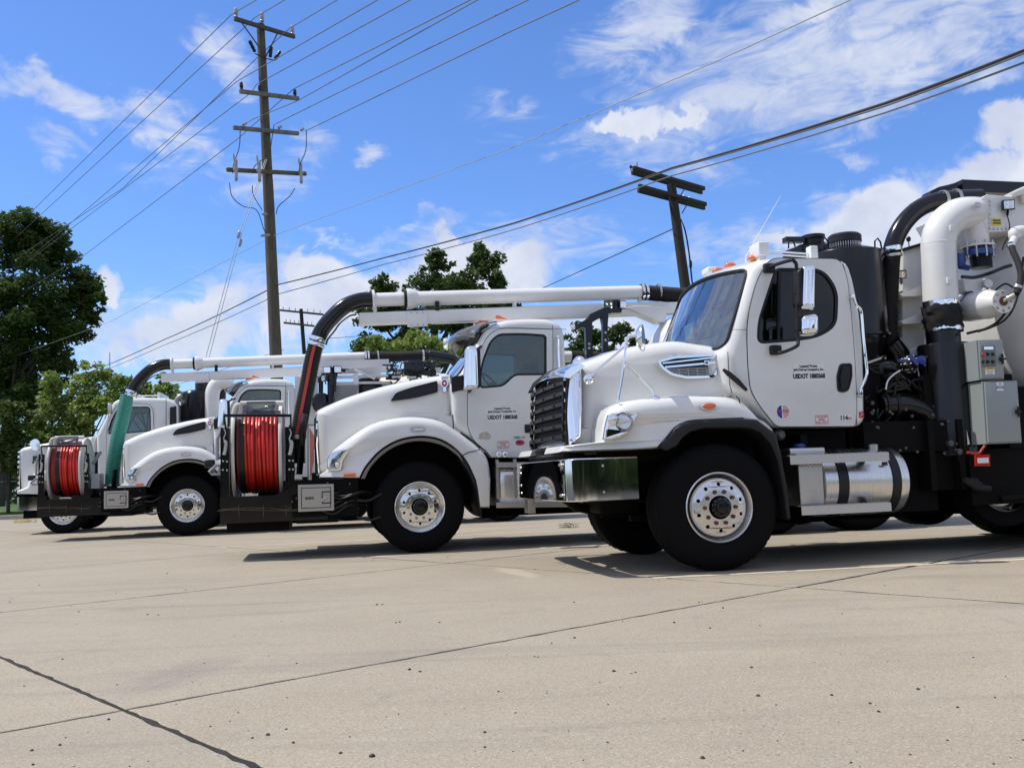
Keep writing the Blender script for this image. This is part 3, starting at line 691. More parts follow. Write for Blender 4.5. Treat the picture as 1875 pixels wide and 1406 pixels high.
# chrome surround: near and far side cheeks plus header
chk=A.L([(1038,690),(1045,679),(1067,668),(1068,690),(1065,760),(1062,800),(1043,815),(1040,812)],.45)
for sgn in (0,1):
    f2=(lambda x,y,z:(x,y+.05*sm(x,-1.15,-1.27)+.20*(z-1.5),z)) if not sgn else (lambda x,y,z:(x,2.5-y-.06*sm(x,-1.1,-1.25)-.20*(z-1.5),z))
    m=MB(); m.puff(rnd(chk,.03,3),.405,.52,.045,seg=6,fn=f2,r2=.01); m.build('grille_cheek','chrome',TA,angle=60)
m=MB(); sec=[(-1.275,1.83),(-1.255,1.885),(-1.19,1.93),(-1.10,1.955),(-1.06,1.93),(-1.15,1.87),(-1.22,1.82)]
ys=np.linspace(.44,2.06,17); vs=[];fs=[]
for y in ys:
    cz_=.045*(1-((y-AYM)/.81)**2)
    for (a,b) in sec: vs.append((a+plan(y)*1.1-.02,y,b+cz_-.035))
n=len(sec)
for i in range(len(ys)-1):
    for k in range(n): fs.append((i*n+k,i*n+(k+1)%n,(i+1)*n+(k+1)%n,(i+1)*n+k))
fs+=[tuple(range(n)),tuple(range((len(ys)-1)*n,len(ys)*n))]
m.add(vs,fs); hdr=m.build('grille_header','chrome',TA,angle=50)
def ht(a,b,c):
    y=AYM-a; cz_=.045*(1-((y-AYM)/.81)**2); return (-1.268+plan(y)*1.1-.02+b*1.15-.004-c, y, 1.85+cz_-.035+b*.9+.002)
text('FREIGHTLINER',.062,0,0,0,'ink_black',hdr,fn=ht,sx=1.5,bold=.001)
# ---- bumper
zb0,zb1=.675,1.03
pth=spl([(-.72,.06),(-.95,.03),(-1.22,.02),(-1.33,.06),(-1.375,.20),(-1.40,.7),(-1.41,1.25),(-1.40,1.8),(-1.375,2.3),(-1.33,2.44),(-1.22,2.48),(-.95,2.47),(-.72,2.44)],5)
m=MB(); m.wall(pth,zb0,zb1,-.012); 
for za,s_ in ((zb1,1),(zb0,-1)): # rolled top and bottom flange
    P=[Vector(p) for p in pth]; vs=[];fs=[]
    for i in range(len(P)):
        e=(P[min(i+1,len(P)-1)]-P[max(i-1,0)]).normalized(); nn=Vector((e.y,-e.x))
        for o,h in ((0,0),(.006,.008*s_),(.04,.012*s_)): q=P[i]+nn*o; vs.append((q.x,q.y,za+h))
    fs=[(i*3+k,i*3+k+1,i*3+k+4,i*3+k+3) for i in range(len(P)-1) for k in (0,1)]
    m.add(vs,fs)
bmp=m.build('bumper','chrome',TA,angle=50)
m=MB()
for y in (.18,.22):
    for z in (.72,.99): m.lathe([(.014,0),(.012,.01),(0,.012)],(-1.385,y+.02,z),(-1,-.1,0),10)
for z in (.74,.97): m.lathe([(.012,0),(.01,.008),(0,.01)],(-1.05,.025,z),(0,-1,0),10)
for z in (.72,.80,.93,.99): m.lathe([(.013,0),(.011,.01),(0,.012)],(-1.40,2.05,z),(-1,0,0),10)
m.build('bumper_bolts','steel',bmp)
m=MB(); 
for y in (1.6,1.78): m.box((-1.40,y,.52),(-1.33,y+.03,.68))
m.box((-1.40,1.6,.66),(-1.34,1.81,.69)); m.build('tow_hook','steel',TA)
# ---- mirrors
m=MB(); yA=-.14
arm=[A.p(z2((190,182))[0],AY0-.03),A.p(z2((225,165))[0],AY0-.09)]+[A.p(q,yA) for q in z2((335,132),(362,145),(374,200),(378,560),(384,660),(372,700))]+[A.p(z2((280,740))[0],AY0-.09),A.p(z2((235,735))[0],AY0-.03)]
m.tube(spl(arm,5),.0165,10)
for q,y in ((z2((188,185))[0],AY0-.02),(z2((230,725))[0],AY0-.02)):
    c=Vector(A.p(q,y)); m.box((c.x-.05,y-.03,c.z-.045),(c.x+.06,y+.03,c.z+.045),.015)
c=A.p(z2((378,318))[0],yA); m.lathe([(.03,-.05),(.034,0),(.03,.05)],c,(0,0,1),12); c=A.p(z2((384,560))[0],yA); m.lathe([(.03,-.05),(.034,0),(.03,.05)],c,(0,0,1),12)
arA=m.build('mirror_arm','black_plastic',TA)
def mirror_head(fr,parent,pts,y,depth,mat='chrome',r=.03,yaw=.5):
    L_=rnd(fr.L(pts,y),.03,4); cx=sum(p[0] for p in L_)/len(L_)
    m=MB(); m.puff(L_,y-depth*.5,y+depth*.5,r,seg=5); o=m.build('mirror_head',mat,parent,angle=50)
    return o
mh=mirror_head(A,TA,z2((396,178),(470,165),(484,180),(480,455),(468,466),(400,462),(388,440)),yA-.0,.14,r=.05)
m=MB(); c=A.xz(z2((440,320))[0],yA)
mg=rnd(A.L(z2((352,215),(385,185),(385,455),(358,430)),yA+.03),.02); m.puff(mg,yA-.06,yA+.08,.02,seg=3); m.build('mirror_glass','black_plastic',mh)
mh2=mirror_head(A,TA,z2((408,498),(480,486),(503,505),(503,610),(480,629),(410,632),(392,600),(392,520)),yA-.0,.16,r=.06)
# hood mirror
hm=[A.p(q,.12) for q in z1((712,1100),(690,1070),(718,900),(735,780),(745,660),(770,635),(835,632))]
m=MB(); m.tube(spl(hm,4),.0115,8); a=A.p(z1((496,905))[0],.36); m.tube([a,A.p(z1((728,708))[0],.13)],.011,8)
m.tube([A.p(q,.10) for q in z1((735,805),(920,985),(942,1045))],.011,8)
c=A.p(z1((496,918))[0],.37); m.lathe([(.045,-.03),(.047,.01),(.03,.03),(0,.035)],c,(-.2,-1,0),18)
c=A.p(z1((940,1050))[0],.06); m.lathe([(.045,-.01),(.04,.012),(.02,.03)],c,(0,-.2,1),16); c=A.p(z1((718,1100))[0],.07); m.lathe([(.035,-.02),(.03,.02),(.02,.03)],c,(0,-.2,1),16)
hmo=m.build('hood_mirror_bracket','chrome',TA)
c=A.p(z1((850,645))[0],.12); m=MB(); m.lathe([(0,-.06),(.07,-.05),(.11,-.02),(.122,.0),(.122,.012),(.11,.014)],c,(.9,-.43,0),32); m.lathe([(.118,.012),(0,.010)],c,(.9,-.43,0),32); m.build('hood_mirror','chrome',TA,angle=60)
# the far side's pair, same shapes mirrored
m=MB(); m.tube([(p[0],2.5-p[1],p[2]) for p in spl(hm,4)],.0115,8); m.lathe([(0,-.06),(.07,-.05),(.11,-.02),(.122,0),(.122,.012),(0,.012)],(c[0],2.5-c[1],c[2]),(.9,.43,0),24); m.build('hood_mirror','chrome',TA)
m=MB(); m.tube([(p[0],2.5-p[1],p[2]) for p in spl(arm,5)],.0165,8); m.box((A.xz(z2((430,300))[0],0)[0]-.05,2.55,2.05),(A.xz(z2((430,300))[0],0)[0]+.09,2.7,2.5),.04); m.build('mirror_arm','black_plastic',TA)
# ---- roof lights
for (u,v,mt,y,w_) in ((1587,108,'orange_lens',.62,.055),(1430,157,'orange_lens',1.15,.05),(1350,190,'orange_lens',1.5,.05)):
    q=A.p(z1((u,v+12))[0],y); m=MB(); m.puff(circ((q[0],q[2]),.035,20,rx=.06),y-.045,y+.045,.03,seg=4); m.build('marker_lamp',mt,TA)
q=A.p(z1((1290,215))[0],1.9); m=MB(); m.box((q[0]-.05,1.8,q[2]-.03),(q[0]+.07,2.0,q[2]+.05),.02); m.build('marker_lamp','white_plastic',TA)
q=A.p(z1((1632,62))[0],.55); m=MB(); m.box((q[0]-.06,.46,q[2]-.075),(q[0]+.05,.68,q[2]+.06),.012); m.box((q[0]-.04,.5,q[2]-.12),(q[0]+.03,.64,q[2]-.07)); lb=m.build('light_bar','white_plastic',TA)
m=MB()
for dz in (0,-.03): 
    a=A.p(z1((1670,70))[0],.55); b=A.p(z2((470,92))[0],.55); m.tube([(a[0],.55,a[2]+dz),(b[0],.55,b[2]+dz)],.009,8)
b=A.p(z2((482,88))[0],.55); m.box((b[0]-.05,.5,b[2]-.09),(b[0]+.03,.6,b[2]+.07),.01); m.build('light_bar_rail','white_plastic',TA)
# antenna
a=A.p((1366,470),.9); b=A.p((1430,358),.9); m=MB(); m.tube([a,b],[.006,.002],6); m.tube([(a[0],a[1],a[2]-.06),a],.012,8); m.build('antenna','sticker_white',TA)
# ---- wheels
make_wheel(TA,0,0,.565,'dull',-1,wt=.42,steer=math.radians(-2)); make_wheel(TA,0,2.5,.565,'dull',1,wt=.42,steer=math.radians(-2))
for x in (3.22,):
    make_wheel(TA,x,.45,.69,'polished',-1,rt=.46,wt=.28); make_wheel(TA,x,2.05,.69,'polished',1,rt=.50,wt=.28)
for x in (4.6,5.95):
    for y,s_ in ((.0,-1),(.32,-1),(2.5,1),(2.18,1)): make_wheel(TA,x,y,.52,'polished',s_,rt=.52,wt=.27,full=(y in(0,2.5)))
# ---- chassis
m=MB()
for y in (.83,1.62): m.box((-1.30,y,.72),(7.6,y+.07,1.0))
for x in (-1.1,-.3,.9,2.1,3.6,5.2,7.0): m.box((x,.83,.78),(x+.08,1.69,.95))
m.box((-.06,.45,.42),(.06,2.05,.55)); m.box((-.5,.8,.62),(.55,1.7,1.4)); m.box((-1.15,.62,.95),(-1.05,1.88,1.72))
m.box((.6,.5,1.0),(1.55,2.0,1.24)); m.box((-.95,.50,1.0),(.95,.56,1.34)); m.box((-.95,1.94,1.0),(.95,2.0,1.34)); m.box((.95,.25,.72),(1.02,2.25,1.2))
m.tube([(-.35,.6,.5),(.35,.6,.5)],.03,8); m.box((-.6,.7,.44),(.6,.78,.5)); m.box((-.6,1.7,.44),(.6,1.78,.5))
m.build('chassis','black_chassis',TA,smooth=False)
m=MB(); m.tube([(-1.2,.95,.70),(-1.0,1.2,.58),(-.6,1.3,.5),(0,1.3,.48)],.05,10); m.box((-.9,.7,.52),(-.5,1.1,.7),.03); m.build('front_axle_gear','black_chassis',TA)
# ---- fuel tank side of truck A
yt=.42; a_=A.xz(z4((560,655))[0],.10); b_=A.xz(z4((1128,655))[0],.10); tzc=(A.xz(z4((800,425))[0],yt)[1]+A.xz(z4((800,880))[0],yt)[1])/2; tr_=.315
m=MB(); m.lathe([(0,0),(tr_-.03,0),(tr_,.02),(tr_,b_[0]-a_[0]-.05),(tr_-.012,b_[0]-a_[0]),(tr_-.06,b_[0]-a_[0]+.035),(.1,b_[0]-a_[0]+.05),(0,b_[0]-a_[0]+.05)],(a_[0],yt,tzc),(1,0,0),64); tk=m.build('fuel_tank','brushed_aluminium',TA,angle=40)
for u0,u1 in ((655,725),(1012,1072)):
    x0=A.xz(z4((u0,650))[0],.10)[0]; x1=A.xz(z4((u1,650))[0],.10)[0]; m=MB(); m.lathe([(tr_+.001,0),(tr_+.008,.004),(tr_+.008,x1-x0-.004),(tr_+.001,x1-x0)],(x0,yt,tzc),(1,0,0),64); m.build('tank_strap','black_plastic',tk)
m=MB(); c=A.xz(z4((890,438))[0],.3); m.lathe([(.055,-.02),(.055,.05),(.04,.06),(0,.06)],(c[0],.34,tzc+tr_-.02),(0,0,1),18); m.build('fuel_cap','steel',tk)
s_=sticker(tk,A.xz(z4((938,524))[0],.16)[0],tzc+.16,.06,.035,.12,'ink_black',name='tank_label')
x0,_=A.xz(z4((388,650))[0],.10); x1,_=A.xz(z4((552,650))[0],.10); zt=A.xz(z4((450,530))[0],.1)[1]; zb=A.xz(z4((450,815))[0],.1)[1]
m=MB(); m.box((x0,.095,zb),(x1,.7,zt+.08),.02); bb=m.build('battery_box','tread_plate',TA)
m=MB(); nx=12
for i in range(nx):
    for j in range(18):
        cx=x0+.02+(x1-x0-.04)*i/(nx-1); cz=zb+.03+(zt-zb-.05)*j/17; d=.014; s2=1 if (i+j)%2 else -1
        m.obox((cx-d*.6,.093,cz-d*.6*s2),(cx+d*.6,.093,cz+d*.6*s2),.006,.005)
tt=m.build('tread_pattern','tread_plate',bb,smooth=False); tt['kind']='stuff'
m=MB(); c=A.xz(z4((440,455))[0],.2); m.box((c[0]-.2,.14,tzc+tr_-.05),(c[0]+.16,.5,tzc+tr_+.02),.02); m.build('battery_lid','tread_plate',bb); m=MB(); m.lathe([(.055,0),(.06,.03),(.045,.05),(0,.05)],(c[0]-.05,.24,tzc+tr_+.01),(0,0,1),18); m.build('fluid_cap','blue_paint',bb)
for u0,v0,u1,v1,h in ((330,516,982,489,.075),(405,850,997,822,.075)):
    p,q=A.p(z4((u0,v0))[0],-.02),A.p(z4((u1,v1))[0],-.02)
    m=MB(); m.obox(p,q,.012,h); dn=Vector((0,.11,0)); m.obox(Vector(p)+dn*.5+Vector((0,0,h/2)),Vector(q)+dn*.5+Vector((0,0,h/2)),.11,.01)
    st=m.build('step','tread_plate',TA)
    m=MB(); L_=Vector(q)-Vector(p)
    for k in range(22):
        for j in range(3): c=Vector(p)+L_*((k+.5)/22)+Vector((0,.025+.03*j,h/2+.006)); m.lathe([(.008,0),(.006,.004),(0,.005)],c,(0,0,1),6)
    m.build('step_grip','steel',st)
    m=MB()
    for t in (.15,.85): c=Vector(p)+L_*t; m.box((c.x-.03,-.015,c.z-.02),(c.x+.03,.2,c.z+.02))
    m.build('step_bracket','black_chassis',st)
# ---- equipment behind cab A
def cyl(parent,name,mat,c,axis,prof,n=40,angle=35): m=MB(); m.lathe(prof,c,axis,n); return m.build(name,mat,parent,angle=angle)
yc=1.02; cc=A.p(z5((342,760))[0],yc); R=.385; ztop=A.xz(z5((560,745))[0],yc-.2)[1]; zbot=A.xz(z2((900,650))[0],yc)[1]
cyc=cyl(TA,'cyclone','black_paint',(cc[0],yc,zbot),(0,0,1),[(.2,-.55),(R*.93,-.05),(R*.93,0),(R+.02,0),(R+.02,.025),(R,.03),(R,ztop-zbot-.02),(R-.01,ztop-zbot),(.19,ztop-zbot+.07),(0,ztop-zbot+.08)],56)
zl1=A.xz(z5((340,610))[0],yc)[1]; zl0=ztop+.06
cyl(cyc,'cyclone_lid','black_plastic',(cc[0],yc,zl0),(0,0,1),[(.155,0),(.155,zl1-zl0-.10),(.172,zl1-zl0-.09),(.172,zl1-zl0-.02),(.15,zl1-zl0),(0,zl1-zl0+.01)],40)
m=MB()
for k in range(40):
    an=2*math.pi*k/40; m.obox((cc[0]+.158*math.cos(an),yc+.158*math.sin(an),zl0+.005),(cc[0]+.158*math.cos(an),yc+.158*math.sin(an),zl1-.09),.008,.008)
m.build('lid_screen','steel',cyc,smooth=False)
m=MB()
for dx,s_ in ((.30,1),(-.30,-1)): m.tube([(cc[0]+dx-.03,yc-.12,ztop+.03),(cc[0]+dx-.025,yc-.12,ztop+.12),(cc[0]+dx+.01,yc-.12,ztop+.15),(cc[0]+dx+.04,yc-.12,ztop+.11),(cc[0]+dx+.05,yc-.12,ztop+.01)],.009,8)
m.build('lifting_eye','black_paint',cyc)
yc2=1.75; c2=A.p((1490,450),yc2); zt2=A.xz((1480,455),yc2)[1]
cy2=cyl(TA,'cyclone','black_paint',(c2[0],yc2,1.5),(0,0,1),[(R*.9,0),(R*.9,zt2-1.5-.03),(.2,zt2-1.5+.03),(0,zt2-1.5+.03)],48)
zz=A.xz((1490,432),yc2)[1]; cyl(cy2,'cyclone_lid','black_plastic',(c2[0],yc2,zt2),(0,0,1),[(.115,0),(.115,zz-zt2-.05),(.13,zz-zt2-.04),(.13,zz-zt2),(0,zz-zt2+.01)],32)
m=MB(); p,q=A.p((1470,440),yc2),A.p((1436,440),yc2); m.obox(p,q,.1,.06); m.build('outlet_arm','black_paint',cy2)
m=MB(); q=A.p((1450,455),yc2-.3); m.tube([(q[0]-.04,q[1],q[2]),(q[0]-.03,q[1],q[2]+.09),(q[0]+.02,q[1],q[2]+.09),(q[0]+.04,q[1],q[2]+.02)],.009,8); m.build('lifting_eye','black_paint',cy2)
# suction hose, elbow, black boom
yh=.86
hp,hr=hosepath([A.p(q,yh) for q in z5((738,760),(728,900),(722,1050),(715,1200),(712,1400))]+[A.p(z2((1000,700))[0],yh)],.088,.022,.006); m=MB(); m.tube(hp,hr,20); m.build('ribbed_hose','rubber',TA,angle=70)
el=spl([A.p(q,yh) for q in z5((742,740),(765,660),(800,580),(860,490),(940,410),(1040,350),(1150,318),(1300,300),(1500,292))],5)
m=MB(); m.tube(el,.094,24); elb=m.build('boom_elbow','black_paint',TA,angle=60)
for q,ax in ((z5((740,735))[0],(-.1,0,1)),): clamp_ring(elb,A.p(q,yh),ax,.098,.05); clamp_ring(elb,tuple(Vector(A.p(q,yh))-Vector((0,0,.07))),ax,.096,.03,'steel')
for q,ax in ((z5((1180,312))[0],(1,0,.1)),(z5((1290,300))[0],(1,0,.05))): clamp_ring(elb,A.p(q,yh),ax,.097,.04,'steel')
bt=A.p(z5((1290,160))[0],1.25); bb_=A.p(z5((1290,262))[0],1.25); be=A.p(z5((1875,185))[0],1.25)
dx=(be[2]-bt[2])/(be[0]-bt[0]); hh=bt[2]-bb_[2]
m=MB(); m.obox((bt[0],1.25,bt[2]-hh/2),(7.0,1.25,bt[2]-hh/2+dx*(7.0-bt[0])),.22,hh); bm_=m.build('boom','black_paint',TA,smooth=False)
m=MB(); m.puff(rnd(A.L(z5((948,322),(990,295),(1050,280),(1062,240),(1130,205),(1200,190),(1290,165),(1290,230),(1130,262),(1080,300),(1040,305),(985,322)),1.2),.01,2),1.16,1.34,.01,seg=2); m.build('boom_head','black_paint',bm_)
m=MB()
for u,v in ((1120,288),(1195,272),(1280,282),(1310,262),(1330,268),(1320,300)): q=A.p(z5((u,v))[0],1.12); m.lathe([(.02,-.02),(.022,.0),(.012,.03),(0,.03)],q,(0,-1,.4),10)
m.tube([A.p(q,1.13) for q in z5((1120,290),(1200,300),(1280,280),(1320,262))],.012,6); m.build('boom_fittings','steel',bm_)
# white elbow pipe
yp=.55
pw=[Vector(A.p(q,yp)) for q in z5((1160,1190),(1152,1000),(1145,800),(1140,690))]+[Vector(A.p(z5((1158,590))[0],yp)),Vector(A.p(z5((1215,500))[0],yp)),Vector(A.p(z5((1310,440))[0],yp+.02)),Vector(A.p(z5((1430,425))[0],yp+.08)),Vector(A.p(z5((1560,440))[0],yp+.25))]
m=MB(); m.tube(spl(pw,6),.170,40); wp=m.build('white_elbow_pipe','white_body',TA,angle=60)
for k in (690,): q=Vector(A.p(z5((1140,k))[0],yp)); m=MB(); m.lathe([(.169,-.004),(.173,0),(.169,.004)],q,(0,0,1),40); m.build('pipe_weld','white_body',wp)
q=A.p(z5((1450,368))[0],.42); m=MB(); m.lathe([(.035,0),(.035,.01),(0,.012)],(q[0],.37,q[2]),(-.2,-1,.5),14); m.build('pipe_plug','steel',wp)
lo_=Vector(A.p(z2((1325,425))[0],yp)); sl=Vector(A.p(z2((1335,510))[0],yp)); l2=Vector(A.p(z2((1345,590))[0],yp))
clamp_ring(wp,lo_,(0,0,1),.176,.06,'chrome'); clamp_ring(wp,l2,(0,0,1),.178,.045,'chrome')
m=MB(); N=40; pr=[]
zs=[(lo_.z+.03,.172),(lo_.z-.02,.182),(sl.z+.05,.192),(sl.z+.02,.180),(sl.z-.02,.196),(sl.z-.05,.182),(l2.z+.03,.19),(l2.z-.03,.176)]
vs=[];fs=[]
for i,(z,r) in enumerate(zs):
    c=lo_.lerp(l2,(lo_.z-z)/(lo_.z-l2.z))
    for k in range(N): an=2*math.pi*k/N; rr=r+.006*math.sin(5*an+i*1.7)+.004*math.sin(9*an-i*2.3); vs.append((c.x+rr*math.cos(an),c.y+rr*math.sin(an),z+.008*math.sin(3*an+i)))
for i in range(len(zs)-1):
    for k in range(N): fs.append((i*N+k,i*N+(k+1)%N,(i+1)*N+(k+1)%N,(i+1)*N+k))
m.add(vs,fs); m.build('rubber_sleeve','rubber',wp,angle=60)
zt_=A.xz(z2((1340,690))[0],yp)[1]; xc=A.xz(z2((1345,700))[0],yp)[0]
ves=cyl(TA,'silencer_vessel','black_paint',(xc,yp,.95),(0,0,1),[(0,0),(.262,0),(.262,zt_-.95-.03),(.25,zt_-.95),(.168,zt_-.95+.01),(.168,l2.z-.95+.02)],56)
m=MB(); m.box((xc-.1,yp+.05,1.0),(xc+.42,yp+.6,zt_+.02),.01); m.build('silencer_housing','black_paint',TA)
sticker(ves,xc+.13,A.xz(z2((1480,942))[0],.3)[1],.075,.02,.305,name='small_label'); sticker(ves,xc+.14,A.xz(z2((1488,1228))[0],.3)[1],.06,.04,.302,name='small_label')
m=MB(); q1,q2,q3=[A.p(q,.28) for q in z2((1497,1255),(1518,1345),(1503,1350))]; m.add([q1,q2,q3,(q1[0],.282,q1[2])],[(0,1,2),(0,2,3)]); m.build('paper_tag','sticker_white',ves)
# lower black elbow, flanges, blue valve
yb=.55
m=MB(); m.tube(spl([A.p(q,yb) for q in z2((915,1095),(1000,1088),(1100,1095),(1200,1130),(1240,1180))],5),.125,24); ble=m.build('black_elbow','black_paint',TA,angle=60)
for u in (945,1010): clamp_ring(ble,A.p(z2((u,1092))[0],yb),(1,0,0),.128,.035,'black_plastic')
m=MB(); q=A.p(z2((1000,860))[0],.8); 
m.tube(spl([A.p(q,.75) for q in z2((880,900),(960,870),(1040,930),(1150,1010))],5),.14,18); m.tube([A.p(q,.8) for q in z2((990,680),(1040,740),(1060,860))],.12,18); m.build('black_ducting','black_paint',TA)
vc=A.p(z2((1118,820))[0],.42); va=(.55,-.83,0)
bv=cyl(TA,'butterfly_valve','black_paint',vc,va,[(0,-.04),(.088,-.04),(.088,-.025),(.07,-.02),(.07,.02),(.088,.025),(.088,.04),(.06,.045),(0,.045)],28)
m=MB(); u=Vector(va).normalized(); w=u.cross(Vector((0,0,1)))
for k in range(8): an=2*math.pi*k/8; c=Vector(vc)+(w*math.cos(an)+Vector((0,0,1))*math.sin(an))*.076; m.lathe([(.010,-.05),(.010,.055),(0,.057)],c,va,6)
m.build('valve_bolts','steel',bv)
m=MB(); m.obox(A.p(z2((1045,795))[0],.36),A.p(z2((1225,800))[0],.36),.03,.03,r=.006); m.obox(A.p(z2((1120,760))[0],.35),A.p(z2((1170,820))[0],.35),.03,.04); m.lathe([(.04,-.02),(.042,.02),(0,.025)],A.p(z2((1195,790))[0],.35),(0,-1,0),14); m.obox(A.p(z2((1180,770))[0],.35),A.p(z2((1222,830))[0],.35),.02,.02); m.build('valve_handle','blue_paint',bv)
m=MB(); m.tube(spl([A.p(q,.38) for q in z2((1058,858),(1010,890),(975,930),(962,985))],5),.008,8); m.build('clear_tube','sticker_white',TA)
m=MB(); m.tube([A.p(q,.5) for q in z2((840,810),(960,768))],.014,8); m.build('exhaust_bracket','steel',TA)
# electrical boxes
def ebox(pts,y,dep,name,lab):
    L_=A.L(pts,y); m=MB(); m.plate(L_,[],y,y+dep); b=m.build(name,'grey_box',TA,smooth=False)
    m=MB(); m.puff(inset(L_,.012),y-.022,y,.004,seg=2); d=m.build('box_door','grey_box',b); return b,d,L_
b1,d1,L1=ebox(z2((1560,660),(1730,655),(1742,918),(1578,922)),.10,.3,'control_box','')
b2,d2,L2=ebox(z2((1600,931),(1826,925),(1858,1336),(1625,1344)),.08,.32,'control_box','')
m=MB(); m.puff(rnd(A.L(z2((1590,695),(1685,692),(1692,830),(1595,835)),.07),.01,2),.068,.08,.003,seg=2); pn=m.build('gauge_panel','interior_grey',b1)
m=MB()
for i in range(3):
    for j in range(2): q=A.p(z2((1602+i*33,752+j*50))[0],.066); m.lathe([(.017,0),(.014,.012),(0,.013)],q,(0,-1,0),12)
m.build('dials','black_plastic',pn)
m=MB(); q=A.p(z2((1602,755))[0],.06); m.lathe([(.018,0),(.014,.016),(0,.018)],q,(0,-1,0),12); m.build('red_button','red_lens',pn)
m=MB(); q=A.p(z2((1640,712))[0],.066); m.box((q[0]-.05,.062,q[2]-.014),(q[0]+.05,.068,q[2]+.014)); m.build('display','reflector',pn)
q=A.xz(z2((1650,862))[0],.076); s_=sticker(b1,q[0],q[1],.10,.07,.077,name='caution_label'); s2=sticker(s_,q[0],q[1]+.024,.098,.022,.0745,'ink_yellow',name='label_header'); text('CAUTION',.016,q[0],q[1]+.017,.0725,'ink_black',s2,bold=.0004)
for k in range(3): text('READ MANUAL',.011,q[0],q[1]-.006-.014*k,.0748,'ink_black',s_,bold=.0002) if False else None
m=MB()
for k in range(3): m.box((q[0]-.038+.004*k,.0745,q[1]-.004-.013*k),(q[0]+.038-.006*k,.0752,q[1]-.0-.013*k))
m.build('label_lines','ink_blue',s_,smooth=False)
for bx,qq,y in ((b1,(1722,785),.08),(b2,(1828,1132),.06)):
    q=A.p(z2(qq)[0],y); m=MB(); m.lathe([(.022,0),(.022,.02),(.012,.024),(0,.024)],q,(0,-1,0),14); m.box((q[0]-.035,y-.035,q[2]-.008),(q[0]+.035,y-.02,q[2]+.008),.003); m.box((q[0]-.012,y-.03,q[2]-.05),(q[0]+.012,y-.018,q[2]+.05),.003); m.build('box_latch','black_plastic',bx)
q=A.xz(z2((1716,948))[0],.057); s_=sticker(b2,q[0],q[1],.075,.03,.057,name='small_label'); text('RESET',.014,q[0],q[1]-.005,.055,'ink_red',s_,bold=.0003)
q=A.xz(z2((1716,978))[0],.057); s_=sticker(b2,q[0],q[1],.072,.042,.057,name='notice_label'); s2=sticker(s_,q[0],q[1]+.008,.072,.016,.0548,'ink_blue',name='label_header'); text('NOTICE',.013,q[0],q[1]+.0035,.053,'sticker_white',s2,bold=.0003)
# white hopper and debris tank
tz=2.45; x0=3.70
tank=cyl(TA,'debris_tank','white_body',(x0,1.25,tz),(1,0,0),[(0,-.22),(.4,-.20),(.75,-.12),(.98,0),(1.05,.10),(1.05,3.7),(.9,3.9),(0,4.0)],96,angle=50)
m=MB()
for xx in (4.2,5.2,6.2,7.2): m.lathe([(1.05,0),(1.10,0),(1.10,.05),(1.05,.05)],(xx,1.25,tz),(1,0,0),96,closed=True)
m.build('tank_band','white_body',tank)
yh_=.50
hop=A.L(z5((1430,345),(1562,263),(1880,292),(1905,575),(1575,585)),yh_)
m=MB(); m.puff(hop,yh_,1.5,.008,seg=2); hopper=m.build('tank_hopper','white_body',TA,angle=25)
m=MB(); m.obox(A.p(z5((1740,288))[0],.55),A.p(z5((1960,180))[0],.55),.5,.05); m.obox(A.p(z5((1850,300))[0],.47),A.p(z5((1920,290))[0],.47),.03,.1); m.build('tank_rim','white_body',hopper)
work_light(TA,A.p(z5((1745,352))[0],.42),(-.3,-1,-.1),.062); work_light(TA,A.p(z5((822,950))[0],.95),(-.5,-.8,-.3),.05)
m=MB(); m.tube(spl([A.p(q,.46) for q in z5((1722,420),(1750,520),(1740,620),(1700,700),(1690,740))],4),.006,6); m.tube(spl([A.p(q,.97) for q in z5((870,990),(840,1060),(830,1150),(880,1185))],4),.005,6); m.tube(spl([A.p(q,.97) for q in z5((920,1265),(920,1180),(940,1140),(1010,1150))],4),.005,6); m.build('light_cable','black_plastic',TA)
# body front panel with ledges
yq=.95
pnl=A.L(z5((838,745),(1010,695))+z2((1225,720),(1070,735)),yq); m=MB(); m.puff(pnl,yq,1.6,.01,seg=2); bp=m.build('body_front_panel','white_body',TA,angle=25)
m=MB(); m.obox(A.p(z5((838,738))[0],yq-.02),A.p(z5((1000,690))[0],yq-.02),.05,.03); q=A.p(z5((885,665))[0],yq); m.lathe([(.02,0),(.026,.03),(.012,.05),(0,.05)],q,(0,0,1),12); m.tube([(q[0],q[1],q[2]-.06),q],.006,6); m.build('panel_rim','black_plastic',bp)
for k,(v0,v1,u0) in enumerate(((300,385,1045),(480,560,1055),(690,745,1065))):
    P=z2((u0,v0+55),(1215,v0-5),(1235,v0+20),(1230,v0+70),(u0+20,v0+75)); m=MB(); m.puff(A.L(P,yq-.16),yq-.18,yq+.04,.004,seg=1); m.build('stiffener','white_body',bp,angle=20)
for k,(u,v) in enumerate(((1020,430),(1028,572),(1035,700))):
    c=A.p(z2((u,v))[0],1.05); t_=cyl(TA,'air_tank','galv',c,(.3,-1,0),[(0,-.5),(.09,-.48),(.105,-.4),(.105,.02),(.085,.06),(0,.07)],28)
c=A.p(z2((1085,440))[0],1.3); m=MB(); m.box((c[0]-.03,1.25,1.7),(c[0]+.03,1.35,2.9)); m.build('tank_rack','white_body',TA)
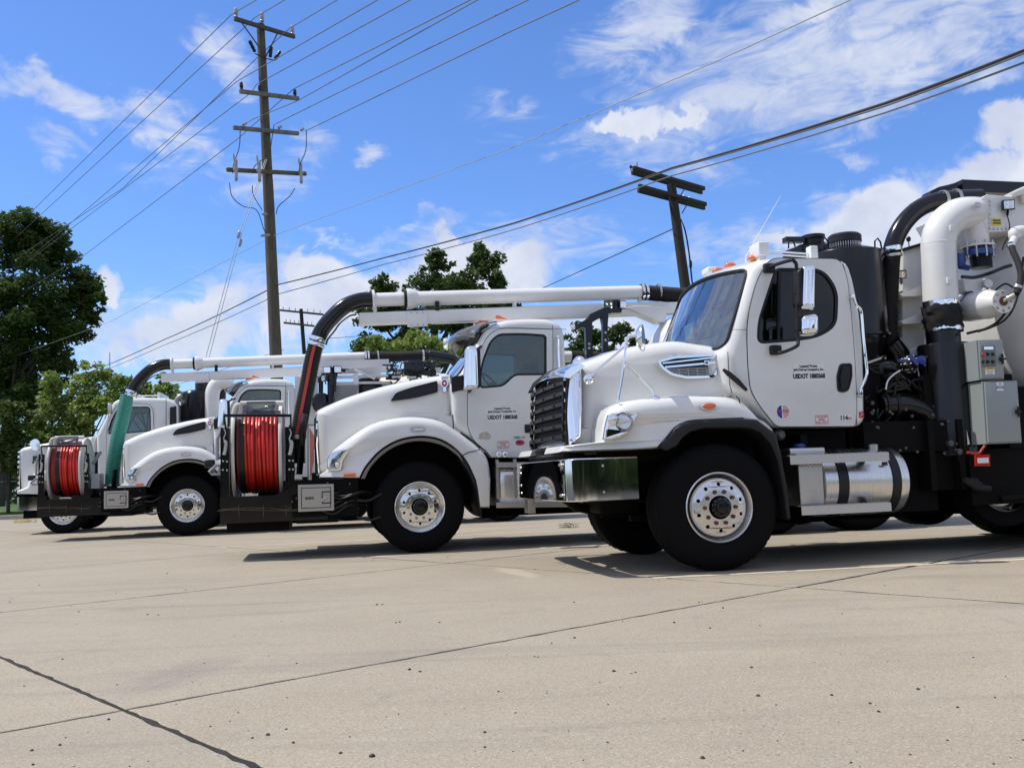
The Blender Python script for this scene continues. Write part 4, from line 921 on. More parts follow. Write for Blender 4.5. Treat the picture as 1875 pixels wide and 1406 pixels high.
# vertical valve with blue flange
vc=A.p(z5((1485,760))[0],.62); r_=.155
vv=cyl(TA,'vacuum_valve','white_body',(vc[0],.62,A.xz(z5((1480,705))[0],.62)[1]),(0,0,1),[(.115,.35),(.115,0),(.165,0),(.165,-.02),(0,-.02)],36)
z_a=A.xz(z5((1480,735))[0],.62)[1]; z_b=A.xz(z5((1480,800))[0],.62)[1]
cyl(vv,'blue_flange','blue_paint',(vc[0],.62,z_b),(0,0,1),[(0,0),(.13,0),(r_,.01),(r_,z_a-z_b-.015),(.14,z_a-z_b)],36)
m=MB(); bl=MB()
for k in range(10): an=2*math.pi*(k+.3)/10; c=(vc[0]+.148*math.cos(an),.62+.148*math.sin(an)); m.lathe([(.011,-.02),(.011,z_a-z_b+.07),(0,z_a-z_b+.072)],(c[0],c[1],z_b),(0,0,1),8); 
m.build('flange_bolts','steel',vv)
cyl(vv,'finned_vent','black_plastic',(vc[0]+.02,.62,z_b-.12),(0,0,1),[(0,0),(.09,0)]+[(r,h) for k in range(5) for r,h in ((.108,.005+.024*k),(.108,.017+.024*k),(.095,.019+.024*k),(.095,.027+.024*k))]+[(.06,.13)],28)
m=MB(); c=A.p(z5((1322,830))[0],.6); m.lathe([(0,-.07),(.05,-.07),(.055,-.05),(.055,.05),(.05,.07),(0,.07)],c,(0,0,1),18); m.tube([A.p(q,.6) for q in z5((1322,880),(1400,895))],.03,8); m.build('valve_actuator','blue_paint',vv)
# flanged port
pc=Vector(A.p(z5((1695,1180))[0],.12)); pe=Vector(A.p(z5((1400,1235))[0],.62)); ax=(pc-pe).normalized(); Lp=(pc-pe).length
prt=cyl(TA,'flanged_port','white_body',pe,ax,[(.13,-.1),(.145,0),(.145,Lp*.55),(.15,Lp*.56),(.13,Lp*.72),(.085,Lp-.05),(.085,Lp-.025),(.115,Lp-.025),(.118,Lp),(0,Lp)],44)
m=MB(); u=ax.orthogonal().normalized(); w=ax.cross(u)
for k in range(8): an=2*math.pi*k/8; m.lathe([(.014,-.002),(.014,.008),(.009,.009),(.009,.018),(0,.019)],pc+(u*math.cos(an)+w*math.sin(an))*.092,ax,6)
m.build('port_bolts','steel',prt)
m=MB(); m.lathe([(.042,0),(.046,.014),(.03,.016),(.024,.02)],pc,ax,20); m.build('port_nut','rust',prt)
pt=Vector(A.p(z5((1805,1120))[0],.0)); m=MB(); m.tube([pc,pc.lerp(pt,.45)],[.022,.022],12); m.tube([pc.lerp(pt,.45),pc.lerp(pt,.55),pt],[.03,.026,.024],12); m.build('port_nipple','steel',prt)
m=MB(); m.tube(spl([pt]+[Vector(A.p(q,y)) for q,y in zip(z5((1835,1060),(1850,960),(1825,850),(1785,760),(1762,690)),(.02,.05,.12,.2,.3))],5),.032,14); hb_=m.build('rubber_hose','rubber',TA,angle=60)
clamp_ring(hb_,A.p(z5((1822,1060))[0],.02),(.4,0,1),.034,.03,'steel'); clamp_ring(hb_,A.p(z5((1760,700))[0],.28),(-.2,.1,1),.034,.03,'chrome')
m=MB(); m.tube(spl([A.p(q,.38) for q in z5((1810,640),(1790,600),(1840,580),(1900,585))],4),.06,16); m.tube([A.p(z5((1790,640))[0],.36),A.p(z5((1762,700))[0],.3)],.035,12); m.build('vent_elbow','white_body',TA,angle=60)
m=MB(); m.tube(spl([A.p(q,.25) for q in z5((1870,800),(1850,980),(1800,1200),(1720,1330),(1600,1400),(1480,1440))],5),.011,8); m.build('control_cable','rubber',TA)
m=MB(); m.tube(spl([A.p(q,.40) for q in z5((1340,970),(1450,975),(1580,940),(1690,895),(1765,872))],5),.018,10); m.build('air_line','black_paint',TA)
m=MB(); m.tube(spl([A.p(q,.5) for q in z5((1330,1180),(1400,1100),(1440,1105))],4),.006,6); m.build('hose_bits','rubber',TA)
m=MB(); m.plate(A.L(z5((1355,985),(1520,975),(1530,1060),(1480,1120),(1370,1090)),.55),[],.55,.7); m.build('support_bracket','white_body',TA)
# dark machinery low down; far-side boxes added to stand in for underbody shade
m=MB()
m.box((1.62,.55,.95),(2.0,2.0,2.1)); m.box((1.66,.35,1.0),(2.6,.9,1.3)); m.box((2.3,.4,.62),(3.0,.75,.98)); m.box((2.4,.45,.95),(3.4,2.0,1.75)); m.box((3.2,.3,1.0),(7.4,.7,1.35)); m.box((3.0,.45,1.2),(7.5,2.05,1.62))
m.box((1.75,.5,.42),(2.5,2.2,.98)); m.box((2.3,.28,.62),(2.36,.38,1.3)); m.box((2.62,.28,.62),(2.68,.38,1.3)); m.box((2.75,.32,.46),(7.4,.42,1.0)); m.box((1.7,1.7,.30),(7.2,2.3,.95)); m.box((.7,1.5,.30),(1.8,2.3,.98))
m.build('machinery_and_dark_fill','black_chassis',TA,smooth=False)
m=MB()
for u,v,r in ((985,1240,.03),(1005,1245,.02),(870,1075,.022),(868,1140,.022),(870,1205,.02),(940,1240,.02)): q=A.p(z2((u,v))[0],.5); m.lathe([(r,-.02),(r*.9,.02),(0,.025)],q,(0,-1,0),10)
for u,v in ((1388,1340),(1445,1395)): q=A.p(z2((u,v))[0],.25); m.lathe([(.03,-.03),(.03,.02),(0,.03)],q,(0,-1,0),10)
q=A.p(z4((262,348))[0],.25); m.lathe([(.05,-.03),(.05,.02),(.03,.05),(0,.05)],q,(0,-1,0),14); m.build('fittings','galv_dark',TA)
m=MB(); p1=A.L(z4((1555,478),(1650,476),(1652,552),(1558,552)),.15); m.plate(p1,[],.15,.17); rb_=m.build('warning_plate','red_lens',TA); q=A.xz(z4((1603,515))[0],.15); sticker(rb_,q[0],q[1],.12,.05,.148,name='plate_label')
m=MB(); m.tube(spl([A.p(q,.12) for q in z4((1500,462),(1570,470),(1600,440),(1625,405))],4),.012,8); m.build('red_hose_end','red_dark',TA)
m=MB(); 
for k in range(3): m.tube(spl([A.p(q,.2+.02*k) for q in z4((1480+30*k,640),(1560+20*k,690),(1650,700))],4),.03,10)
m.build('braided_hose','rubber',TA)
m=MB(); m.tube([A.p(q,.2) for q in z4((1720,770),(1875,755))],.035,14); m.build('cross_tube','black_chassis',TA)

# fixings, decals and plumbing on the tank end
m=MB()
for k in range(9): m.lathe([(.012,0),(.01,.008),(0,.009)],A.p(z5((1585+k*34,560))[0],.495),(0,-1,0),8)
for k in range(7): m.lathe([(.012,0),(.01,.008),(0,.009)],A.p(z5((1580,320+k*38))[0],.495),(0,-1,0),8)
m.build('bumper_rivets','steel',TA)
q=A.xz(z5((1640,500))[0],.495); s_=sticker(TA,q[0],q[1],.11,.07,.495,'ink_yellow',name='warning_label'); m=MB(); m.box((q[0]-.045,.4925,q[1]-.02),(q[0]+.045,.4933,q[1]-.005)); m.box((q[0]-.045,.4925,q[1]+.008),(q[0]+.045,.4933,q[1]+.022)); m.build('label_lines','ink_black',s_,smooth=False)
m=MB(); g=A.p(z5((1560,1030))[0],.5); m.lathe([(.05,-.01),(.05,.02),(.045,.026),(0,.026)],g,(-.2,-1,0),22); gg=m.build('pressure_gauge','steel',TA); m=MB(); m.lathe([(.042,.027),(0,.028)],g,(-.2,-1,0),22); m.build('gauge_face','sticker_white',gg)
m=MB(); m.tube([g,(g[0],g[1]+.02,g[2]-.16)],.010,8); m.tube(spl([A.p(q,.42) for q in z5((1570,1080),(1600,1110),(1660,1060),(1720,1030),(1780,1060))],4),.010,6); m.build('gauge_line','rubber',TA)
m=MB(); m.tube(spl([A.p(q,.34) for q in z2((1500,615),(1560,600),(1620,585),(1700,540),(1760,470))],4),.013,8); m.build('air_line','rubber',TA)
for (u,v,r) in ((1240,560,.0),(1215,1010,.0)):
    q=Vector(A.p(z5((u,v))[0],.40)); m=MB(); m.box((q.x-.02,.365,q.z-.03),(q.x+.02,.385,q.z+.03),.004); m.build('pipe_lug','white_body',wp)
# bits of plumbing in the dark behind the cab
m=MB(); ru=random.Random(31)
for k in range(22):
    u=850+ru.random()*380; v=760+ru.random()*480; P=[A.p(z2((u+ru.uniform(-70,70),v+ru.uniform(-60,60)))[0],.42+.2*ru.random()) for _ in range(4)]; m.tube(spl(P,4),.007+.006*ru.random(),6)
m.build('air_lines','rubber_grey',TA)
m=MB()
for k in range(26):
    q=A.p(z2((850+ru.random()*820,1100+ru.random()*330))[0],.30); m.lathe([(.014,-.01),(.014,.01),(.006,.013),(0,.014)],q,(0,-1,0),6)
m.build('bumper_rivets','galv_dark',TA)
m=MB()
for y in (.62,1.82):
    for k in range(4): m.tube(spl([(-.8+.09*k,y,.70-.022*k),(0,y,.56-.02*k),(.8-.09*k,y,.70-.022*k)],4),.016,6)
m.build('leaf_spring','black_chassis',TA)
# ================================================================ TRUCKS B and C: long-nosed trucks with a hose reel on the front
B=Frame((769,927.7),12.2); Cc=Frame((343,927),18.5)
zb=ZW(640,480,660/1875)
def fnB(x,y,z):
    c=(y-1.25)/1.05; k=max(0,1-c*c)
    return (x-.17*k*sm(x,1.1,.5)*sm(z,1.9,2.05), y+(.06 if y<1.25 else -.06)*sm(z,2.1,2.95)*abs(c), z+.05*k*sm(z,2.6,2.9))
def build_kw(T_,var):
    fr=B; Y0,Y1=.20,2.30
    pts=z6((1090,902),(1262,588),(1318,548),(1400,522),(1550,512),(1690,516),(1762,548),(1788,620),(1797,900),(1803,1180),(1803,1392),(1262,1392),(1160,1300),(1060,1238),(1038,1150),(1036,960))
    Lb=fr.L(pts,Y0); out=rnd(Lb,[.02,.06,.1,.3,.3,.2,.15,.15,.3,.3,.03,.05,.15,.1,.1,.05],4)
    win=rnd(fr.L(z6((1345,622),(1500,618),(1642,628),(1655,640),(1655,884),(1450,886),(1372,960),(1226,972),(1222,900),(1240,800),(1290,670)),Y0),[.06,.2,.04,.04,.03,.06,.06,.04,.1,.2,.1],4)
    door=rnd(fr.L(z6((1400,584),(1700,589),(1702,900),(1698,1388),(1262,1388),(1180,1320),(1142,1240),(1138,980),(1200,760),(1270,640),(1330,590)),Y0),[.2,.02,.3,.02,.04,.1,.1,.2,.2,.1,.08],4)
    cab,sp=build_cab(T_,out,Y0,Y1,fnB,Lb[0],Lb[1],win,ry=.08,wspan=(.07,.12),wt=(.03,.97),rearwin=(1.95,2.05,2.5),glass='tint_light')
    d=door_set(T_,door,win,Y0)
    hx=fr.xz(z6((1540,1240))[0],Y0); m=MB(); m.box((hx[0]-.05,Y0-.03,hx[1]-.06),(hx[0]+.05,Y0-.004,hx[1]+.05),.012); m.build('door_handle','black_plastic',d)
    m=MB(); m.tube([fr.p(q,Y0-.002) for q in z6((1700,560),(1704,900),(1700,1388))],.004,5); m.tube([fr.p(q,Y0-.002) for q in z6((1265,590),(1310,580),(1400,576),(1790,588))],.003,5); m.build('panel_seam','seam',T_)
    m=MB(); g=[fr.p(q,Y0-.05) for q in z6((1738,640),(1740,760),(1746,860))]; m.tube(g,.014,8)
    for q in (g[0],g[-1]): m.lathe([(.022,0),(.026,.02),(.022,.05)],(q[0],Y0-.06,q[2]),(0,1,0),10)
    m.lathe([(.0,-.03),(.024,-.02),(.03,0),(.024,.02),(0,.03)],g[0],(0,0,1),12); m.build('grab_handle','chrome',T_)
    # lettering and stickers
    if var=='B':
        usdot(T_,fr,z6((1370,1146))[0],.38,Y0-.006)
        x,z=fr.xz(z6((1375,1350))[0],Y0); fuelnote(T_,x,z,Y0-.006,.155)
        x,z=fr.xz(z6((1485,1335))[0],Y0); m=MB(); m.plate(circ((x,z),.035,24,rx=.06),[],Y0-.0095,Y0-.0065); m.build('flag_sticker','ink_red',T_,smooth=False); m=MB(); m.plate(circ((x-.02,z+.012),.016,16,rx=.03),[],Y0-.011,Y0-.0096); m.build('flag_sticker','ink_blue',T_,smooth=False)
        x,z=fr.xz(z6((1480,1302))[0],Y0); text('T880 W',.045,x,z-.015,Y0-.008,'blue_grey_metal',T_,bold=.001)
        x,z=fr.xz(z6((1250,1288))[0],Y0); m=MB(); m.plate([(x-.08,z-.045),(x+.07,z-.05),(x+.09,z),(x+.03,z+.05),(x-.06,z+.03)],[],Y0-.0085,Y0-.0065); m.build('worn_sticker','worn_paper',T_,smooth=False)
    x,z=fr.xz(z7((812,347))[0],-.0); s_=sticker(T_,x,z,.17,.05,-.078,'steel',name='fender_badge',lean=-.015); sticker(s_,x,z-.002,.12,.02,-.0805,'sticker_white',name='badge_field')
    # interior
    m=MB(); m.box((.55,Y0+.08,1.5),(.92,Y1-.08,2.03),.05); m.build('dashboard','interior_grey',T_)
    m=MB(); m.box((.5,Y0+.06,1.30),(1.94,Y1-.06,1.38)); m.build('cab_floor','interior_grey',T_)
    seat(T_,1.30,Y0+.48,1.52); seat(T_,1.30,Y1-.48,1.52); steering(T_,(1.10,Y0+.5,2.12))
    # visor
    m=MB(); a,b=fr.xz(z6((1312,540))[0],.3),fr.xz(z6((1200,590))[0],.3); ys=np.linspace(.27,2.23,17); prof=[]
    A_,B_=Vector(a),Vector(b); secs=[A_+Vector((.04,.02)),A_.lerp(B_,.35)+Vector((0,.035)),A_.lerp(B_,.75)+Vector((0,.03)),B_+Vector((-.02,-.0)),B_+Vector((-.035,-.05))]
    loop=secs+[p+Vector((.012,-.014)) for p in secs[::-1]]; n=len(loop); vs=[];fs=[]
    for y in ys:
        c=(y-1.25)/1.0; k=1-c*c
        for i,p in enumerate(loop): w=1 if i in (2,3,4,5,6,7) else .8; vs.append((p.x-.21*k*w,y,p.y+.04*k-.05*abs(c)**3*(1 if i in(3,4,5,6) else .3)))
    for i in range(len(ys)-1):
        for k in range(n): fs.append((i*n+k,i*n+(k+1)%n,(i+1)*n+(k+1)%n,(i+1)*n+k))
    fs+=[tuple(range(n)),tuple(range((len(ys)-1)*n,len(ys)*n))[::-1]]; m.add(vs,fs); m.build('sun_visor','visor_grey',T_,angle=40)
    # roof lamps and stub antenna
    for q,yy in ((z6((1345,508))[0],.75),(z6((1205,545))[0],1.5),(z6((1240,535))[0],1.25)):
        p=fr.p(q,yy); m=MB(); m.puff([(p[0]-.06,p[2]-.035),(p[0]+.12,p[2]-.035),(p[0]+.06,p[2]-.01),(p[0]-.01,p[2]+.022),(p[0]-.045,p[2]+.02)],yy-.06,yy+.06,.012,seg=2); m.build('marker_lamp','orange_lens',T_)
    a,b=fr.p(z6((1272,522))[0],1.2),fr.p(z6((1306,482))[0],1.2); m=MB(); m.tube([a,b],.008,6); m.build('antenna','black_plastic',T_)
    # hood
    hd=fr.L(z6((150,1128),(200,1098),(310,1046),(450,1000),(560,968),(700,936),(850,906),(1028,886),(1034,1000),(1036,1240)),.40)+fr.L(z7((1036,330),(820,300),(600,350),(430,460),(330,600),(166,650),(158,500),(150,300)),.40)
    def fnh(x,y,z):
        c=(y-1.25)/.85; f=sm(x,.3,-1.2); return (x-.05*max(0,1-c*c)*sm(x,-.9,-1.2),1.25+(y-1.25)*(1-.10*f+.10*sm(x,.1,.6)),z+.03*max(0,1-c*c)*sm(z,1.4,1.8))
    m=MB(); m.puff(rnd(hd,[.05,.1,.2,.2,.2,.2,.2,.02,.1,.1,.2,.2,.2,.1,.05,.02,.05,.1],4),.38,2.12,.13,seg=6,mid=10,fn=fnh); m.build('hood','white_paint',T_,angle=40)
    # grille on the nose (edge-on here), chrome rim
    gz=[fr.xz(q,.5)[1] for q in (z6((150,1160))[0],z7((150,640))[0])]; gx_=fr.xz(z7((150,400))[0],.5)[0]-.03
    m=MB(); m.box((gx_,.60,gz[1]),(gx_+.05,1.90,gz[0]),.01); g=m.build('grille','black_plastic',T_)
    m=MB()
    for k in range(14): y=.66+k*1.18/13; m.box((gx_-.012,y-.012,gz[1]+.02),(gx_+.004,y+.012,gz[0]-.02))
    m.build('grille_bars','chrome',g,smooth=False)
    m=MB()
    for y in (.56,1.94): m.tube([(gx_+.03,y,gz[1]),(gx_+.01,y,(gz[0]+gz[1])/2),(gx_+.04,y,gz[0]+.01)],.022,8)
    m.tube([(gx_+.04,.56,gz[0]+.01),(gx_+.02,1.25,gz[0]+.05),(gx_+.04,1.94,gz[0]+.01)],.022,8); m.build('grille_rim','chrome',g)
    # air intake and emblem
    yi=.345; io=rnd(fr.L(z6((632,1062),(664,1008),(760,974),(938,928),(942,1003),(800,1040)),yi),[.02,.04,.1,.02,.02,.1],4); m=MB(); m.plate(io,[],yi+.01,yi+.05,fn=lambda x,y,z:(x,y+.0,z)); 
    m=MB(); m.plate(io,[inset(io,.014)],.31,.40); it=m.build('hood_intake','black_plastic',T_); m=MB(); m.plate(inset(io,.012),[],.318,.40); m.build('intake_mesh','seam',it,smooth=False)
    x,z=fr.xz(z6((986,950))[0],.31); m=MB(); m.plate(circ((x,z+.01),.055,22,rx=.045),[],.29,.40); em=m.build('hood_emblem','chrome',T_); m=MB(); m.plate(circ((x,z+.01),.045,22,rx=.034),[circ((x,z+.01),.018,12,rx=.012)],.287,.2895); m.build('emblem_field','ink_red',em,smooth=False); m=MB(); m.box((x-.02,.288,z-.1),(x+.02,.40,z-.045)); m.build('emblem_tail','chrome',em)
    m=MB(); m.plate(fr.L(z6((1034,906),(1112,888),(1118,986),(1038,1002)),Y0-.01),[],Y0-.012,Y0+.05); m.build('cowl_panel','black_plastic',T_,smooth=False)
    # fender
    ftop=z7((160,668),(160,642),(204,618),(214,540),(248,484),(360,400),(500,312),(650,272),(800,262),(950,286),(1050,340),(1150,412),(1240,490),(1282,560),(1296,680),(1288,862))
    farc=z7((1216,862),(1200,740),(1188,680),(1130,560),(1050,470),(950,412),(820,394),(680,420),(560,490),(470,590),(428,668))
    ftop=ftop[:4]+[tuple(q) for q in spl(ftop[4:-1],3)]+ftop[-1:]; farc=farc[:2]+[tuple(q) for q in spl(farc[2:],4)]
    lo=fr.L(ftop+farc,0); w=[.1,.1,.2]+[1]*(len(ftop)-5)+[.5,.2]+[.12]*len(farc)
    liner(T_,fr.L(farc,0),-.048,.8); liner(T_,fr.L(farc,0),2.548,1.7)
    def ff(x,y,z): f=sm(x,-.7,-1.35); return (x,y+.26*f,z)
    pts_=spl([tuple(p) for p in lo],1)
    for sgn in (0,1):
        f2=ff if not sgn else (lambda x,y,z:(lambda q:(q[0],2.5-q[1],q[2]))(ff(x,y,z)))
        m=MB(); m.puff(lo,-.05,.60,.13,wt=w,seg=7,mid=3,fn=f2,r2=.02); m.build('fender','white_paint',T_,angle=42)
    ao=[p for p in farc[2:]]; ai=z7((1112,568),(1060,510),(960,448),(820,424),(690,448),(580,512),(500,596),(462,672))
    arc=farc[3:]; 
    for sgn in (0,1):
        f2=(lambda x,y,z:(x,y,z)) if not sgn else (lambda x,y,z:(x,2.5-y,z))
        m=MB(); m.puff(fr.L([tuple(q) for q in spl(z7((1094,520),(1050,478),(950,420),(820,402),(680,428),(562,498),(474,596),(434,672)),4)]+[tuple(q) for q in spl(ai[::-1],4)],-.02),-.055,-.012,.012,seg=2,fn=f2); m.build('arch_trim','trim_grey',T_,angle=45)
        m=MB(); m.puff(fr.L(z7((1120,470),(1200,620),(1236,740),(1240,858),(1206,862),(1190,740),(1150,640),(1085,545)),-.0),-.04,.5,.01,seg=1,fn=f2); m.build('mud_flap','black_plastic',T_,angle=45)
    m=MB(); m.tube([fr.p(q,-.055) for q in z7((1092,528),(1140,500),(1220,480))],.006,5); m.build('fender_seam','seam',T_); m=MB(); m.tube([fr.p(q,.15) for q in z7((1042,250),(1046,330),(1050,350))],.008,6); m.build('fender_seam','seam',T_)
    # headlight
    hl=fr.L(z7((212,606),(216,534),(250,492),(370,462),(350,498),(314,556),(306,614),(240,622)),-.0)
    for sgn in (0,1):
        f2=ff if not sgn else (lambda x,y,z:(lambda q:(q[0],2.5-q[1],q[2]))(ff(x,y,z)))
        m=MB(); m.puff(rnd(hl,.02,3),-.062,.03,.01,seg=2,fn=f2); h=m.build('headlight','chrome',T_); m=MB(); m.puff(inset(hl,.018),-.068,-.05,.006,seg=2,fn=f2); m.build('headlight_lens','clear_lens',h)
        c=fr.xz(z7((275,580))[0],0); q=f2(c[0],-.06,c[1]); m=MB(); m.lathe([(.045,0),(.03,.01),(0,.012)],q,(-.6,-.8 if not sgn else .8,0),16); m.build('headlight_bulb','reflector',h)
        mk=fr.L(z7((322,634),(396,634),(396,655),(322,655)),-.02); m=MB(); m.puff(mk,-.066,.0,.006,seg=2,fn=f2); m.build('turn_lamp','orange_lens',T_)
    # mirrors
    ym=-.12; mo=rnd(fr.L(z6((1112,978),(1126,712),(1150,698),(1192,700),(1204,730),(1212,968),(1200,984),(1130,986)),ym),.03,3)
    m=MB(); m.puff(mo,ym-.07,ym+.10,.045,seg=5); mr=m.build('mirror_head','chrome',T_,angle=50)
    m=MB(); m.puff(rnd(fr.L(z6((1196,715),(1216,730),(1222,968),(1204,982)),ym+.05),.01,2),ym-.05,ym+.1,.01,seg=2); m.build('mirror_glass','black_plastic',mr)
    m=MB(); m.tube([fr.p(z6((1180,960))[0],ym+.05),fr.p(z6((1150,1000))[0],Y0)],.018,8); m.tube([fr.p(z6((1190,730))[0],ym+.05),fr.p(z6((1230,700))[0],Y0)],.018,8); m.build('mirror_arm','black_plastic',T_)
    q=fr.p(z6((1015,690))[0],2.3); m=MB(); m.tube([(q[0]-.02,2.1,q[2]),(q[0],2.42,q[2]+.06)],.02,8); m.lathe([(0,-.05),(.08,-.04),(.10,0),(.10,.01),(0,.01)],(q[0]-.02,2.42,q[2]+.03),(1,-.2,0),18); m.build('look_down_mirror','chrome',T_)
    wiper(T_,sp,.75,.0,1.15,.14,.8,.16,1.5,.10)
    # wheels
    make_wheel(T_,0,0,.565,'polished',-1,wt=.38); make_wheel(T_,0,2.5,.565,'polished',1,wt=.38)
    for x in (4.7,6.05):
        for y,s_ in ((.0,-1),(.32,-1),(2.5,1),(2.18,1)): make_wheel(T_,x,y,.52,'polished',s_,rt=.52,wt=.27,full=(y in(0,2.5)))
    # chassis, steps, tank under the cab
    m=MB()
    for y in (.83,1.62): m.box((-2.0,y,.66),(7.6,y+.07,.94))
    for x in (-1.3,-.3,.9,2.1,3.6,5.2,7.0): m.box((x,.83,.70),(x+.08,1.69,.9))
    m.box((-.06,.45,.42),(.06,2.05,.55)); m.box((-.9,.6,.62),(.95,1.8,1.35)); m.box((-1.55,.06,.50),(-.75,.5,.95)); m.box((-1.5,.1,.42),(-1.0,2.4,.75)); m.box((.8,.5,1.0),(2.0,2.0,1.27)); m.box((1.0,1.4,.35),(3.6,2.3,.95)); m.box((2.3,.15,.42),(7.4,.9,1.1))  # long side skirt box added to cast more shade under the body
    m.build('chassis','black_chassis',T_,smooth=False)
    m=MB(); m.box((.62,.3,1.22),(2.1,.36,1.28)); m.plate(fr.L(z7((1262,484),(1545,487),(1545,532),(1300,530)),.16),[],.16,.4); m.build('cab_sill','white_body',T_,smooth=False)
    m=MB(); m.puff(fr.L(z7((1328,590),(1900,585),(1900,850),(1332,850)),.10),.10,.75,.12,seg=6); tk=m.build('fuel_tank','brushed_aluminium',T_,angle=50)
    m=MB()
    for u in (1335,1452,1700): x=fr.xz(z7((u,700))[0],.09)[0]; m.box((x-.012,.085,.62),(x+.03,.11,1.12))
    m.build('tank_strap','steel',tk)
    for v in (583,848): p,q=fr.p(z7((1330,v))[0],.02),fr.p(z7((1900,v-6))[0],.02); m=MB(); m.obox(p,q,.02,.06); m.obox((p[0],.1,p[2]+.03),(q[0],.1,q[2]+.03),.17,.012); m.build('step','tread_plate',T_)
    m=MB()
    for u in (1345,1385): q=fr.p(z7((u,512))[0],.1); m.lathe([(.03,0),(.035,.03),(.02,.04),(0,.04)],q,(0,-1,0),12)
    m.build('sill_fittings','chrome',T_)
    # tool box on the bumper end
    tb=fr.L(z7((20,712),(256,706),(258,880),(22,890)),-.02); m=MB(); m.plate(tb,[],-.02,.40); t=m.build('tool_box','toolbox',T_,smooth=False)
    i1=inset(tb,.045); m=MB(); m.plate(inset(tb,.036),[i1],-.0245,-.018); m.build('door_gap','seam',t,smooth=False)
    m=MB(); m.plate(i1,[],-.03,-.02); dd=m.build('box_door','toolbox',t,smooth=False)
    q=fr.p(z7((205,795))[0],-.03); m=MB(); m.plate(rnd([(q[0]-.05,q[2]-.075),(q[0]+.06,q[2]-.075),(q[0]+.06,q[2]+.075),(q[0]-.05,q[2]+.075)],.012),[rnd([(q[0]-.04,q[2]-.062),(q[0]+.05,q[2]-.062),(q[0]+.05,q[2]+.062),(q[0]-.04,q[2]+.062)],.01)],-.036,-.0295); m.build('latch_recess','seam',dd); m=MB(); m.lathe([(.03,0),(.026,.014),(0,.015)],(q[0]-.01,-.03,q[2]),(0,-1,0),14); m.box((q[0]-.065,-.046,q[2]-.05),(q[0]-.025,-.03,q[2]-.01),.004); m.build('latch','steel',dd)
    q=fr.p(z7((96,800))[0],-.03); s_=sticker(dd,q[0],q[2],.10,.028,-.031,'ink_black',name='box_label'); text('WEATHER',.018,q[0],q[2]-.006,-.034,'steel',s_)
    # ---- front frame and hose reel
    rx0,rx1=fr.xz(zr((395,800))[0],.75)[0],fr.xz(zr((915,800))[0],.75)[0]
    rc=fr.xz(zr((660,800))[0],.75)[1]; ry=.75; RR=.60
    hub=MB(); hub.lathe([(.1,0),(.34,.0),(.34,rx1-rx0),(.1,rx1-rx0)],(rx0,ry,rc),(1,0,0),40); reel=hub.build('hose_reel','black_paint',T_)
    for xx,nm in ((rx0,'reel_flange'),(rx1,'reel_flange')):
        f=MB(); f.lathe([(.30,-.004),(RR-.035,-.004),(RR-.03,-.018),(RR-.0,-.022),(RR+.006,-.012),(RR+.006,.012),(RR,.022),(RR-.03,.018),(RR-.035,.004),(.30,.004)],(xx,ry,rc),(1,0,0),72,closed=True)
        for k in range(5): an=6.283*k/5+.3; f.obox((xx,ry+.3*math.cos(an),rc+.3*math.sin(an)),(xx,ry+(RR-.03)*math.cos(an),rc+(RR-.03)*math.sin(an)),.05,.012,up=(1,0,0))
        f.build(nm,'reel_white',reel,angle=40)
    # the hose itself: coil after coil, not quite even
    rr=random.Random(3); nlay=11 if var=='B' else 10; pth=[]; r0=RR-.095; dia=(rx1-rx0-.07)/nlay
    x_s=rx0+.035+dia/2+(.06 if var=='B' else .12); nn=int((rx1-.035-x_s)/dia)
    for k in range(nn):
        dr=rr.uniform(-.020,.020); ph=rr.uniform(0,6.28)
        for j in range(44):
            a=2*math.pi*j/44; t=(k+j/44); pth.append((x_s+dia*t+.006*math.sin(a+ph),ry+(r0+dr+.008*math.sin(2*a+ph))*math.cos(a),rc+(r0+dr+.008*math.sin(2*a+ph))*math.sin(a)))
    m=MB(); m.tube(pth,dia*.49,9); m.build('coiled_hose','red_hose',reel,angle=80,fix=False)
    m=MB(); m.lathe([(.34,0),(r0-.02,0),(r0-.02,rx1-rx0-.08),(.34,rx1-rx0-.08)],(rx0+.04,ry,rc),(1,0,0),44); m.build('coiled_hose_core','red_dark',reel)
    m=MB(); m.lathe([(r0+.0,0),(r0+.014,.0),(r0+.014,.07),(r0,.07)],(x_s-dia*.7-.02,ry,rc),(1,0,0),50,closed=True); m.build('hose_end_wrap','black_plastic',reel)
    # uprights, crossbar, base
    ya=.12
    m=MB()
    for (a,b) in (((210,520),(312,1500)),((985,512),(1058,1500))):
        L_=[a,(b[0],a[1]),(b[0],b[1]),(a[0],b[1])]; m.plate(fr.L(zr(*L_),ya),[],ya,ya+.02); m.box((fr.xz(zr((a[0],0))[0],ya)[0],ya,.55),(fr.xz(zr((a[0]+8,0))[0],ya)[0],ya+.14,fr.xz(zr((0,a[1]))[0],ya)[1]))
    p,q=fr.p(zr((245,380))[0],ya-.01),fr.p(zr((1025,380))[0],ya-.01); m.obox(p,q,.02,.035)
    for u in (250,1015): a=fr.p(zr((u,380))[0],ya-.01); b=fr.p(zr((u+ (20 if u<500 else 0),520))[0],ya-.01); m.tube([a,b],.012,6)
    xa,xb=fr.xz(zr((205,1300))[0],ya)[0],fr.xz(zr((1100,1300))[0],ya)[0]; zz=fr.xz(zr((600,1345))[0],ya)[1]
    m.box((xa,ya,.50),(xb,1.45,zz-.03)); m.box((xa,ya-.03,.46),(xb+.35,ya+.05,.78)); m.box((xb-.25,.5,.55),(-1.2,1.8,.95)); 
    m.obox(fr.p(zr((720,1400))[0],ya-.05),fr.p(zr((1095,1215))[0],ya-.05),.05,.1)
